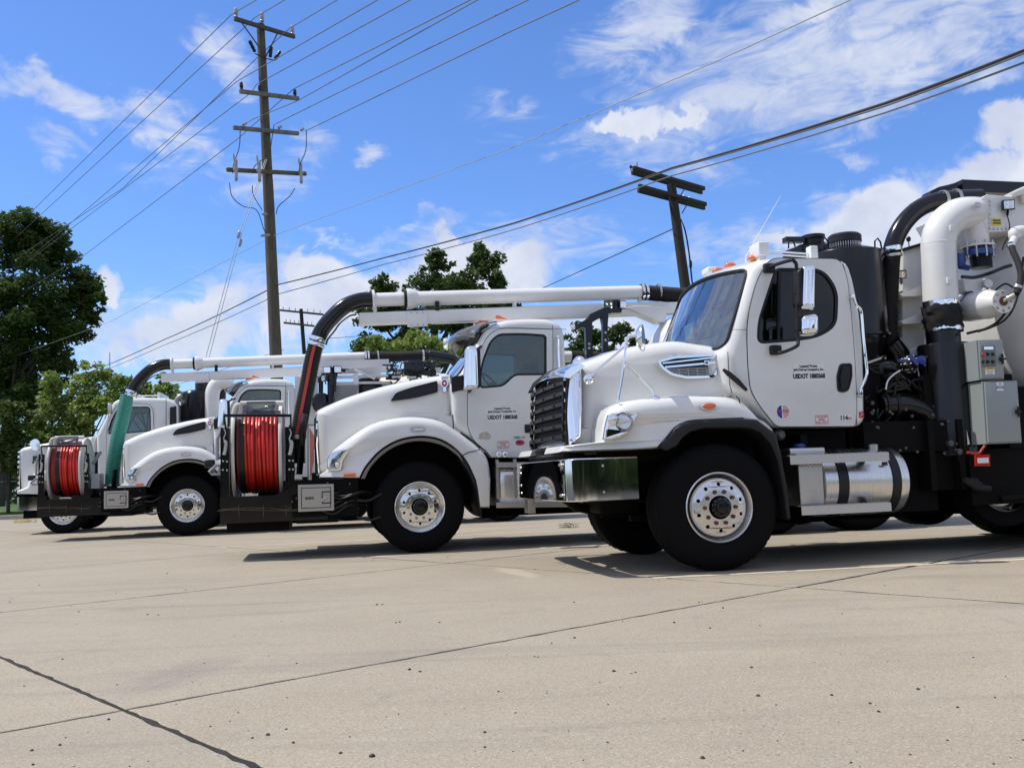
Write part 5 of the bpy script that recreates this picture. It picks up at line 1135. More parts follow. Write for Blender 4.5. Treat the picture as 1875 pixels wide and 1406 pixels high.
    m.box((xa,1.35,.62),(xa+.06,1.42,rc+.35)); m.box((xb-.2,1.35,.62),(xb-.14,1.42,rc+.35))
    frm=m.build('reel_frame','black_paint',T_,smooth=False)
    m=MB(); rq=random.Random(6)
    for k in range(3):
        pts=[fr.p(zr((210+u_*180+rq.uniform(-40,40),1440+rq.uniform(-18,40)))[0],ya-.06) for u_ in range(6)]; m.tube(spl(pts,5),.0035,5)
    for u in (420,700,960): m.tube([fr.p(zr((u,1400))[0],ya-.06),fr.p(zr((u+4,1540))[0],ya-.06)],.004,5)
    m.build('hanging_cables','cable_tan',frm)
    m=MB(); a=fr.xz(zr((280,1500))[0],.3)
    if var=='B': m.box((a[0],.3,.34),(a[0]+.75,1.5,.50))
    m.box((a[0]+.1,.22,.55),(a[0]+.3,.3,.75),.01); m.build('frame_foot','black_chassis',frm)
    m=MB()
    for u in (262,1012):
        pts=[fr.p(q,ya-.03) for q in zr((u-12,530),(u+6,580),(u-14,640),(u-6,670))]; m.tube(spl(pts,3),.007,6); 
        pts=[fr.p(q,ya-.03) for q in zr((u-10,670),(u+10,690),(u+2,780),(u-12,830))]; m.tube(spl(pts,3),.022,8)
    for (u0,v0) in ((240,900),(285,905),(238,1000),(286,1005),(1000,895),(1040,895),(1000,995),(1040,995)): m.lathe([(.014,0),(.012,.01),(0,.011)],fr.p(zr((u0,v0))[0],ya),(0,-1,0),8)
    m.build('chain_binders','steel',frm)
    m=MB()
    for P in (((215,560),(172,650),(172,890),(212,860)),((205,945),(160,950),(82,1022),(115,1048),(205,1050))): m.tube([fr.p(q,ya+.02) for q in zr(*P)],.02,8,closed=(len(P)==5))
    m.build('guide_frame','galv',frm)
    q=fr.p(zr((85,930))[0],ya+.05); m=MB(); m.box((q[0]-.06,.15,q[2]-.05),(q[0]+.06,.25,q[2]+.05),.02); m.build('controls','black_plastic',frm)
    # level-wind guide on top
    m=MB(); p,q=fr.p(zr((440,245))[0],.35),fr.p(zr((930,238))[0],.35); m.tube([p,q],.034,14); gd=m.build('guide_roller','reel_white',T_)
    m=MB(); 
    for (a,b) in (((500,250),(520,360)),((830,240),(800,345)),((520,290),(700,350)),((560,345),(830,270)),((520,350),(840,345)),((480,340),(900,340))): m.obox(fr.p(zr(a)[0],.33),fr.p(zr(b)[0],.33),.02,.04)
    m.obox(fr.p(zr((510,235))[0],.30),fr.p(zr((840,228))[0],.30),.03,.03); m.build('guide_bracket','blue_grey_metal',gd)
    m=MB(); m.tube(spl([fr.p(q,.5) for q in zr((600,335),(640,330),(680,340),(720,330))],3),.02,8); m.tube(spl([fr.p(q,.45) for q in zr((810,345),(860,330),(905,350))],3),.02,8); m.build('loose_hose','red_hose',gd)
    m=MB(); q=fr.p(zr((400,300))[0],.5); m.tube(spl([fr.p(z_,.35) for z_ in zr((360,400),(370,330),(395,270),(430,262),(440,300),(425,420))],4),.032,10); m.build('hose_sweep','reel_white',gd)
    if var=='C':
        for o_ in (reel,frm,gd,T_.children[-1] if T_.children[-1].name.startswith('hose_sweep') else gd): o_.location.x=-.26
    # underbody: spring packs, air lines and brackets between bumper, axle and steps
    m=MB()
    for y in (.62,1.82):
        for k in range(4): m.tube(spl([(-.75+.09*k,y,.70-.022*k),(0,y,.56-.02*k),(.75-.09*k,y,.70-.022*k)],4),.014,6)
    m.build('leaf_spring','black_chassis',T_)
    m=MB(); ru=random.Random(12)
    for k in range(12):
        x=-1.5+ru.random()*.8; z=.45+ru.random()*.45; m.tube(spl([(x,.04,z),(x+.15,.02,z-.06*ru.random()),(x+.35,.03,z+.08*ru.random()),(x+.55,.3,z)],4),.009+.006*ru.random(),6)
    m.build('air_lines','rubber_grey',T_)
    m=MB()
    for k in range(16): x=-1.6+1.0*ru.random(); m.lathe([(.012,-.01),(.012,.012),(.006,.014),(0,.014)],(x,.05 if x>-1.55 else .1,.5+.42*ru.random()),(0,-1,0),6)
    m.build('bumper_rivets','galv_dark',T_)
    # ---- boom
    yb=1.25
    pl=spl([fr.p(q,yb) for q in z6((520,394),(430,398),(330,436),(245,510),(180,590),(150,655))],6); m=MB(); m.tube(pl,.108,26); e=m.build('boom_elbow','black_paint',T_,angle=60)
    clamp_ring(e,fr.p(z6((150,655))[0],yb),(.35,0,1),.116,.05,'chrome'); clamp_ring(e,fr.p(z6((140,690))[0],yb),(.35,0,1),.116,.04,'chrome')
    m=MB(); m.tube(spl([fr.p(q,yb-.12) for q in z6((405,490),(360,500),(300,545),(260,600),(220,650),(205,690))],4),.012,6); m.build('elbow_cable','black_plastic',e)
    hpts=[fr.p(q,yb) for q in z6((136,700),(112,800),(84,950),(50,1120),(18,1300))]; 
    if var=='C': hpts=[(x_,y_,z_) for x_,y_,z_ in hpts]
    hb=[Vector(h) for h in hpts]
    if var=='C':  # the green hose hangs almost straight
        hb=[Vector(Cc.p(q,yb)) for q in ((233,722),(226,760),(216,800),(208,850),(205,888))]
    pp,rr_=hosepath(hb,.104 if var=='B' else .135,.030 if var=='B' else .034,.006); 
    if var=='C': rr_=[r*(1.0 if i>len(rr_)*.12 else .88+.12*i/(len(rr_)*.12)) for i,r in enumerate(rr_)]
    m=MB(); m.tube(pp,rr_,22); hs=m.build('suction_hose','rubber' if var=='B' else 'green_hose',T_,angle=75)
    if var=='B':
        m=MB(); sp_=spl([Vector(p)+Vector((-.012,-.098,0)) for p in hb],6); prev=None; vs=[]
        for p in map(Vector,sp_): vs+= [p+Vector((-.022,.002,0)),p+Vector((.022,-.004,0))]
        vs2=[v+Vector((0,.02,0)) for v in vs]; n=len(sp_); fs=[(2*i,2*i+1,2*i+3,2*i+2) for i in range(n-1)]
        m.add([v+Vector((0,-.012,0)) for v in vs],fs); m.build('red_stripe','red_stripe',hs,fix=False)
    lb=hb[-1]; clamp_ring(hs,lb,(0,0,1),.14 if var=='C' else .115,.05,'steel'); m=MB(); m.tube([lb,lb+Vector((.0,0,-.35))],.10,18); m.obox(lb+Vector((.1,-.2,.3)),lb+Vector((.02,-.25,-.5)),.06,.06); m.build('hose_dock','black_paint',hs)
    pA,pB=Vector(fr.p(z6((520,394))[0],yb)),Vector(fr.p(z6((728,388))[0],yb)); pC=Vector(fr.p((1173,535.5),yb)); dr=(pC-pB).normalized()
    m=MB(); m.tube([pA,pB],.096,28); m.tube([pB,pC],.101,28); pipe=m.build('boom_pipe','white_body',T_,angle=60)
    m=MB(); m.lathe([(.10,0),(.14,0),(.14,.03),(.10,.03)],pA-dr*.02,dr,28,closed=True)
    m.build('pipe_flange','white_body',pipe); m=MB(); m.lathe([(.10,0),(.128,0),(.128,.035),(.10,.035)],pB-dr*.02,dr,28,closed=True); m.build('pipe_gasket','rubber',pipe)
    m=MB(); m.lathe([(.10,.0),(.148,.0),(.148,.05),(.135,.09),(.118,.13),(.10,.16)],pB+dr*.02,dr,32,closed=True); m.build('pipe_flange','white_body',pipe)
    for t,c_ in ((0.0,'chrome'),(.06,'chrome')): clamp_ring(pipe,pC+dr*(t+.02),dr,.118,.035,c_)
    pD=pC+dr*(1.35); pD.z-= .1 if var=='B' else .02
    pp,rr_=hosepath([pC,pC.lerp(pD,.5)+Vector((0,0,-.015)),pD],.108,.03,.006); m=MB(); m.tube(pp,rr_,22); bh=m.build('boom_hose','rubber',T_,angle=75); clamp_ring(bh,pC+dr*.28,dr,.112,.03,'steel'); clamp_ring(bh,pD-dr*.12,dr,.116,.04,'steel')
    m=MB(); m.tube([pD,pD+dr*.5+Vector((0,0,-.1)),pD+dr*.9+Vector((0,0,-.5))],.11,20); m.build('boom_joint','black_paint',T_,angle=60)
    # beam
    btop=[Vector(fr.p(q,yb)) for q in zb((50,268),(325,254),(1240,222),(1690,212))]; bbot=[Vector(fr.p(q,yb)) for q in zb((50,331),(330,330),(1130,306),(1700,291))]
    d_=(btop[2]-btop[0]).normalized()
    m=MB(); a=(btop[0]+bbot[0])/2; L=3.05; m.obox(a,a+d_*4.35,.16,(btop[0]-bbot[0]).length,r=.012); bm=m.build('boom_beam','white_body',T_,angle=25)
    s0=Vector(fr.p(zb((352,295))[0],yb-.09)); m=MB(); m.obox(s0-d_*.14,s0+d_*.14,.02,(btop[0]-bbot[0]).length+.05,r=.004); sl=m.build('beam_sleeve','white_body',bm)
    m=MB()
    for i in (-1,0,1):
        for j in (-1,1): m.lathe([(.011,0),(.009,.008),(0,.009)],s0+d_*i*.08+Vector((0,-.012,j*.085)),(0,-1,0),8)
    m.build('sleeve_bolts','steel',sl)
    m=MB(); a2=a+d_*1.0; m.obox(a2+Vector((0,0,-.01)),a2+d_*3.6+Vector((0,0,-.02)),.20,(btop[0]-bbot[0]).length*.98,r=.01); m.build('outer_beam','white_body',bm,angle=25)
    for q,h in ((zb((132,240))[0],.20),(zb((1508,190))[0],.18),(zb((858,220))[0],.07)):
        p=Vector(fr.p(q,yb)); m=MB(); m.box((p.x-.02,yb-.05,p.z-h/2-.04),(p.x+.02,yb+.05,p.z+h/2),.005); m.build('pipe_support','white_body',bm)
    q=Vector(fr.p(zb((456,215))[0],yb-.1)); m=MB(); m.box((q.x-.03,yb-.11,q.z-.1),(q.x+.03,yb-.05,q.z+.03),.008); m.build('pipe_latch','black_plastic',bm)
    gs=fr.L(zb((1430,245),(1460,235),(1640,235),(1625,320),(1600,318)),yb); m=MB(); m.puff(gs,yb-.14,yb+.14,.006,seg=1); m.build('beam_gusset','white_body',bm,angle=20)
    # tower with work lights behind the cab
    m=MB(); yt=.9
    for P in (((470,545),(515,545),(518,790),(478,790)),((570,490),(625,455),(618,560),(622,750),(588,752),(585,560))): m.puff(fr.L(z1(*P),yt),yt-.05,yt+.05,.005,seg=1)
    m.puff(fr.L(z1((410,565),(480,520),(500,490),(600,445),(700,440),(700,470),(640,480),(540,530),(480,570),(420,590)),yt),yt-.06,yt+.06,.008,seg=1)
    m.box((fr.xz(z1((660,400))[0],yt)[0],yt-.04,fr.xz(z1((660,480))[0],yt)[1]),(fr.xz(z1((700,400))[0],yt)[0],yt+.04,fr.xz(z1((660,395))[0],yt)[1])); tw=m.build('light_tower','black_paint',T_,angle=20)
    work_light(tw,fr.p(z1((632,425))[0],yt-.05),(-.5,-.9,-.1),.075); work_light(tw,fr.p(z1((724,425))[0],yt-.05),(.5,-.9,-.1),.07); work_light(tw,fr.p(z1((395,572))[0],yt-.05),(-.9,-.4,-.1),.06)
    m=MB()
    for u,v in ((607,610),(607,660),(500,685),(500,712)): m.lathe([(.022,0),(.018,.012),(0,.013)],fr.p(z1((u,v))[0],yt-.05),(0,-1,0),10)
    m.build('tower_bolts','steel',tw)
    # body behind the cab
    tk=cyl(T_,'debris_tank','white_body',(3.75,1.25,2.15),(1,0,0),[(0,-.25),(.4,-.22),(.75,-.12),(.92,0),(.96,.1),(.96,3.9),(.85,4.05),(0,4.15)],72,angle=50)
    m=MB(); m.box((2.35,.25,1.0),(3.6,2.25,1.55)); m.box((2.7,.35,1.5),(3.5,2.1,2.15)); m.build('body_deck','white_body',T_,smooth=False)
    m=MB(); m.tube([(2.15,1.7,2.62),(2.45,1.7,2.62)],.085,18); m.build('cross_pipe','white_body',T_); pp,rr_=hosepath([(2.45,1.7,2.62),(2.8,1.7,2.6),(3.2,1.7,2.55)],.09,.03,.005); m=MB(); m.tube(pp,rr_,16); m.build('cross_hose','rubber',T_)
    cyl(T_,'water_dome','blue_paint_dark',(3.55,1.3,2.45),(-.2,-.2,1),[(.30,-.2),(.30,0),(.26,.15),(.15,.24),(0,.27)],28)
pmat('cable_tan',(.11,.08,.045),.6); pmat('visor_grey',(.07,.075,.085),.15,0,coat=.5); pmat('faded_red',(.50,.16,.13),.6); pmat('trim_grey',(.20,.18,.16),.5,.2,dirt=.4); pmat('reel_white',(.66,.65,.61),.4,dirt=.5,dirtcol=(.3,.25,.19)); pmat('worn_paper',(.50,.46,.36),.7,var=.2,vscale=30); pmat('blue_paint_dark',(.008,.010,.022),.2,coat=.6)
glassmat('tint_light',(.46,.53,.52),.03)
TB=thing('vacuum_truck','white vacuum truck second from the right with red hose reel and black hose in front','truck',mat=B.M,group='white vacuum trucks parked in a row'); build_kw(TB,'B')
TC=thing('vacuum_truck','white vacuum truck third from the right with green suction hose hanging over its nose','truck',mat=Cc.M,group='white vacuum trucks parked in a row'); build_kw(TC,'C')
# ---- equipment of truck C seen over the hood of truck B
fr=Cc
m=MB(); m.plate(fr.L(z6((268,955),(420,950),(420,1085),(262,1090)),.4),[],.4,.43); g=m.build('mesh_guard','mesh_grey',TC,smooth=False)
m=MB()
for k in range(22):
    x=fr.xz(z6((275+k*7,960))[0],.38)[0]; m.obox((x,.39,fr.xz(z6((300,958))[0],.39)[1]),(x-.12,.39,fr.xz(z6((300,1085))[0],.39)[1]),.012,.012,up=(1,0,0))
    m.obox((x-.12,.385,fr.xz(z6((300,958))[0],.39)[1]),(x,.385,fr.xz(z6((300,1085))[0],.39)[1]),.012,.012,up=(1,0,0))
mw=m.build('guard_wire','galv',g,smooth=False); mw['kind']='stuff'
m=MB()
for (a,b,h) in (((150,825),(620,812),.16),((250,905),(620,895),.06),((250,945),(640,940),.05),((660,870),(960,860),.12)): m.obox(fr.p(z6(a)[0],.6),fr.p(z6(b)[0],.6),.12,h)
m.obox(fr.p(z6((390,850))[0],.5),fr.p(z6((530,915))[0],.5),.03,.05); m.obox(fr.p(z6((400,880))[0],.45),fr.p(z6((405,1060))[0],.45),.08,.1); m.build('body_rails','white_body',TC,smooth=False)
m=MB(); m.plate(fr.L(z6((0,900),(150,895),(150,1560),(0,1560)),.35),[],.35,1.9); m.plate(fr.L(z6((150,1100),(620,1050),(620,1500),(150,1500)),.5),[],.5,2.0); m.build('equipment_cabinet','white_body',TC,smooth=False)
sg=fr.L(z6((88,1220),(140,1220),(140,1590),(88,1590)),.32); m=MB(); m.plate(sg,[],.325,.345); s_=m.build('hazard_panel','sticker_white',TC,smooth=False); m=MB(); m.plate(fr.L(z6((96,1235),(133,1300),(133,1420),(100,1580)),.32),[],.320,.3235); m.build('hazard_triangle','faded_red',s_,smooth=False); m=MB(); o_=fr.L(z6((84,1216),(144,1216),(144,1594),(84,1594)),.32); m.plate(o_,[inset(o_,.02)],.318,.33); m.build('panel_rim','interior_grey',s_,smooth=False)
m=MB(); q=fr.p(z6((495,1000))[0],.6); m.lathe([(.42,-.3),(.42,0),(.40,.12),(.32,.24),(.2,.31),(0,.33)],(q[0],.9,q[2]-.05),(0,0,1),32); m.build('black_dome','black_paint',TC); m=MB(); m.lathe([(.22,0),(.22,.02),(0,.03)],(q[0],.9,q[2]+.27),(0,0,1),24); m.build('dome_cap','black_plastic',TC)
# tower, hose bundle
m=MB(); rr=random.Random(8)
for k in range(26):
    u=rr.uniform(610,900); v=rr.uniform(815,920); pts=[fr.p(z6((u+rr.uniform(-60,60),v+rr.uniform(-35,35)))[0],.3+rr.uniform(-.1,.2)) for _ in range(4)]; m.tube(spl(pts,5),.014,6)
m.obox(fr.p(z6((600,900))[0],.35),fr.p(z6((690,905))[0],.35),.1,.12,r=.01); m.obox(fr.p(z6((720,850))[0],.35),fr.p(z6((850,845))[0],.35),.2,.28,r=.02); m.obox(fr.p(z6((770,800))[0],.35),fr.p(z6((780,930))[0],.35),.16,.16,r=.02); m.obox(fr.p(z6((855,880))[0],.3),fr.p(z6((930,870))[0],.3),.1,.1); m.obox(fr.p(z6((905,830))[0],.3),fr.p(z6((915,900))[0],.3),.1,.1); m.build('hydraulic_valve_bank','black_paint',TC)
m=MB(); m.tube([fr.p(z6((545,898))[0],.25),fr.p(z6((615,893))[0],.25)],.03,10); m.tube([fr.p(z6((640,902))[0],.25),fr.p(z6((700,904))[0],.25)],.03,10); m.tube([fr.p(z6((740,905))[0],.25),fr.p(z6((800,905))[0],.25)],.03,10); m.lathe([(0,-.04),(.05,-.03),(.05,.03),(0,.04)],fr.p(z6((550,898))[0],.25),(1,0,0),12); m.build('hydraulic_cylinders','steel',TC)
m=MB(); q=fr.p(z6((180,1075))[0],.2)
m.lathe([(0,-.05),(.20,-.05),(.22,0),(.20,.05),(0,.06)],(q[0],.25,q[2]),(.5,-1,.1),24)
for k in range(5): a=rr.uniform(0,6); m.tube(spl([(q[0]+.3*math.cos(a+t)*.8,.2,q[2]+.25+.3*math.sin(a+t)) for t in (0,.8,1.6,2.4)],4),.012,6)
m.tube([fr.p(z6((235,840))[0],.25),fr.p(z6((240,1090))[0],.25)],.07,10); m.tube([fr.p(z6((270,860))[0],.25),fr.p(z6((260,1000))[0],.25)],.03,8); m.build('hose_reel_small','black_paint',TC)
work_light(TC,fr.p(z6((212,855))[0],.2),(-.4,-1,0),.085); work_light(TC,fr.p(z6((282,853))[0],.2),(.4,-1,0),.085); work_light(TC,fr.p(z6((190,910))[0],.2),(-.8,-.6,0),.075)
# ================================================================ TRUCK D: farthest, at the left
Dd=Frame((116,931),21.6); fr=Dd
TD=thing('vacuum_truck','farthest white truck at the left edge, half hidden behind a red hose reel','truck',mat=Dd.M,group='white vacuum trucks parked in a row')
def fnD(x,y,z):
    c=(y-1.25)/1.05; k=max(0,1-c*c); return (x-.12*k*sm(x,1.0,.5)*sm(z,1.9,2.1), y+(.05 if y<1.25 else -.05)*sm(z,2.1,2.95)*abs(c), z+.04*k*sm(z,2.6,2.9))
pts=zl((690,612),(792,402),(805,375),(860,347),(1000,343),(1190,346),(1250,372),(1272,400),(1275,600),(1275,900),(1275,1010),(760,1035),(700,960),(690,800))
Ld=fr.L(pts,.2); out=rnd(Ld,[.02,.05,.06,.12,.3,.1,.1,.06,.3,.3,.03,.1,.1,.1],4)
win=rnd(fr.L(zl((850,415),(905,412),(1060,412),(1072,425),(1076,580),(880,598),(770,600),(800,500)),.2),[.05,.1,.05,.03,.03,.1,.03,.1],3)
door=rnd(fr.L(zl((930,386),(1065,390),(1092,425),(1102,600),(1100,960),(1000,1020),(790,1020),(760,850),(765,560),(800,450),(850,392)),.2),[.1,.08,.08,.2,.1,.1,.1,.2,.2,.1,.08],3)
cb,spD=build_cab(TD,out,.2,2.3,fnD,Ld[0],Ld[1],win,ry=.08,wspan=(.07,.12),wt=(.03,.97),rearwin=(2.3,2.0,2.5),glass='tint_light')
door_set(TD,door,win,.2)
rw=rnd(fr.L(zl((1216,412),(1262,404),(1264,556),(1214,560)),.2),.02,3); m=MB(); m.plate(rw,[],.19,.197); m.build('rear_quarter_window','seam',TD,smooth=False)
m=MB(); m.tube([fr.p(q,.19) for q in zl((1188,350),(1188,900))],.006,5); m.build('panel_seam','seam',TD)
m=MB(); m.box((.7,.28,1.4),(1.0,2.2,2.0),.05); m.build('dashboard','interior_grey',TD); seat(TD,1.35,.7,1.5); seat(TD,1.35,1.8,1.5); steering(TD,(1.15,.7,2.05))
hd=fr.L(zl((132,716),(160,700),(370,660),(520,640),(690,618),(692,780),(690,1000),(300,1010),(140,1000),(132,860)),.35); m=MB(); m.puff(rnd(hd,[.05,.1,.2,.3,.02,.1,.05,.1,.05,.1],4),.33,2.17,.10,seg=5,mid=8,fn=lambda x,y,z:(x,1.25+(y-1.25)*(1-.06*sm(x,.5,-1)),z+.02*max(0,1-((y-1.25)/.9)**2)*sm(z,1.5,1.8))); m.build('hood','white_paint',TD,angle=40)
ft=zl((122,1032),(124,1008),(160,996),(192,978),(212,920),(238,886),(300,866),(400,860),(470,880),(540,960),(560,1030)); fa=zl((520,1035),(480,950),(420,910),(350,915),(300,960),(275,1035)); lo=fr.L(ft+fa,0); m=MB()
for sgn in (0,1):
    m=MB(); m.puff(lo,-.04,.6,.08,wt=[.15,.15,.4]+[1]*6+[.6,.2]+[.15]*len(fa),seg=5,mid=2,fn=(lambda x,y,z:(x,y,z)) if not sgn else (lambda x,y,z:(x,2.5-y,z)),r2=.02); m.build('fender','white_paint',TD,angle=40)
gx0=fr.xz(zl((140,860))[0],.4)[0]; ga,gb=fr.xz(zl((140,725))[0],.4)[1],fr.xz(zl((140,1000))[0],.4)[1]
m=MB(); m.box((gx0-.05,.42,gb),(gx0+.0,2.08,ga),.02); g=m.build('grille','chrome',TD)
m=MB()
for k in range(7): z_=gb+.06+k*(ga-gb-.1)/6.5; m.box((gx0-.06,.47,z_),(gx0-.035,2.03,z_+.05)); m.box((gx0-.045,.405,z_),(gx0-.01,.425,z_+.06))
m.build('grille_slots','seam',g,smooth=False)
m=MB(); bz=[fr.xz(zl((150,v))[0],.1)[1] for v in (1054,1152)]; bx=fr.xz(zl((112,1100))[0],.1)[0]; m.wall(spl([(bx+.75,.04),(bx+.2,.02),(bx,.2),(bx-.05,1.25),(bx,2.3),(bx+.2,2.48),(bx+.75,2.46)],5),bz[1],bz[0],-.02); m.build('bumper','chrome',TD,angle=50)
m=MB(); q=fr.p(zl((250,680))[0],-.05); m.lathe([(0,-.06),(.07,-.05),(.12,-.01),(.125,.01),(0,.012)],q,(.8,-.6,0),24); m.build('hood_mirror','chrome',TD); m=MB(); m.tube([q,fr.p(zl((285,720))[0],.1),fr.p(zl((298,760))[0],.3)],.012,6); m.tube([fr.p(zl((285,705))[0],.1),fr.p(zl((360,700))[0],.4)],.012,6); m.build('mirror_bracket','steel',TD)
m=MB(); m.plate(fr.L(zl((234,760),(268,760),(268,815),(234,815)),.2),[fr.L(zl((242,770),(260,770),(260,800),(242,800)),.2)],.2,.36); q=fr.p(zl((245,806))[0],.2); m.lathe([(.04,0),(.03,.03),(0,.03)],q,(-.3,-1,0),12); m.build('headlight','chrome',TD)
m=MB(); q=fr.p(zl((790,420))[0],.05); m.box((q[0]-.05,.0,q[2]-.12),(q[0]+.03,.12,q[2]+.1),.02); m.tube([fr.p(zl((780,400))[0],.05),fr.p(zl((770,560))[0],.05),fr.p(zl((775,600))[0],.2)],.014,6); m.build('mirror_arm','steel',TD)
m=MB(); m.tube(spl([fr.p(q,.35) for q in zl((1262,900),(1262,600),(1262,400),(1270,352),(1300,328))],5),.055,14); m.build('exhaust_stack','galv',TD)
m=MB(); m.box((fr.xz(zl((960,0))[0],.6)[0],.4,fr.xz(zl((960,335))[0],.6)[1]),(fr.xz(zl((985,0))[0],.6)[0],2.0,fr.xz(zl((960,315))[0],.6)[1]),.01); m.tube([fr.p(zl((940,330))[0],.6),fr.p(zl((1135,330))[0],.6)],.012,6); q=fr.p(zl((1137,325))[0],.6); m.box((q[0]-.02,.5,q[2]-.08),(q[0]+.03,1.9,q[2]+.06)); m.build('light_bar','white_plastic',TD)
q=fr.p(zl((945,330))[0],.6); m=MB(); m.box((q[0]-.12,.55,q[2]-.05),(q[0]+.02,.7,q[2]+.01),.02); m.build('marker_lamp','orange_lens',TD)
make_wheel(TD,0,0,.50,'polished',-1,rt=.50,wt=.30); make_wheel(TD,0,2.5,.50,'polished',1,rt=.50,wt=.30)
for x in (4.9,6.2):
    for y,s_ in ((.0,-1),(2.5,1)): make_wheel(TD,x,y,.5,'polished',s_,rt=.5,wt=.27)
m=MB()
for y in (.83,1.62): m.box((-1.2,y,.66),(7.6,y+.07,.94))
m.box((-1.0,.5,.6),(.9,2.0,1.3)); m.box((.9,.2,.5),(2.3,2.2,1.05)); m.box((2.3,.4,.5),(7.4,2.1,1.3)); m.box((-.9,.3,.35),(-.45,2.2,.7)); m.build('chassis','black_chassis',TD,smooth=False)
# cyclone and elbow pipe of truck D above the third truck's hood
c=fr.p(zc((752,560))[0],.8); r_=.36; zt=fr.xz(zc((750,545))[0],.6)[1]; cD=cyl(TD,'cyclone','black_paint',(c[0],.8,1.2),(0,0,1),[(.3,0),(r_,.2),(r_,zt-1.2-.04),(.33,zt-1.2),(.18,zt-1.2+.04)],40)
c2=fr.p(zc((805,495))[0],.9); cyl(cD,'cyclone_lid','black_plastic',(c2[0],.9,zt),(0,0,1),[(.18,0),(.18,.3),(.2,.32),(.2,.42),(0,.44)],28)
m=MB(); m.tube(spl([fr.p(q,.5) for q in zc((888,900),(885,750),(884,620),(890,545),(920,490),(980,470),(1060,480))],6),.165,28); m.build('white_elbow_pipe','white_body',TD,angle=60)
cyl(TD,'debris_tank','white_body',(3.9,1.25,2.1),(1,0,0),[(0,-.25),(.75,-.12),(.95,.05),(.95,3.4),(.85,3.5),(0,3.6)],64,angle=50)
m=MB(); m.tube([fr.p(zc((965,520))[0],.7),fr.p(zc((965,640))[0],.7)],.10,14); m.build('black_post','black_paint',TD)

# white side plate standing behind the hose reel of the third truck
m=MB(); m.plate(Cc.L(zl((652,890),(712,885),(712,1030),(650,1040)),.9),[],.9,1.3); m.build('side_plate','white_body',TC,smooth=False)
m=MB(); m.obox(Cc.p(zl((664,820))[0],.2),Cc.p(zl((722,728))[0],.2),.05,.06,r=.015); m.build('reel_lever','blue_grey_metal',TC)
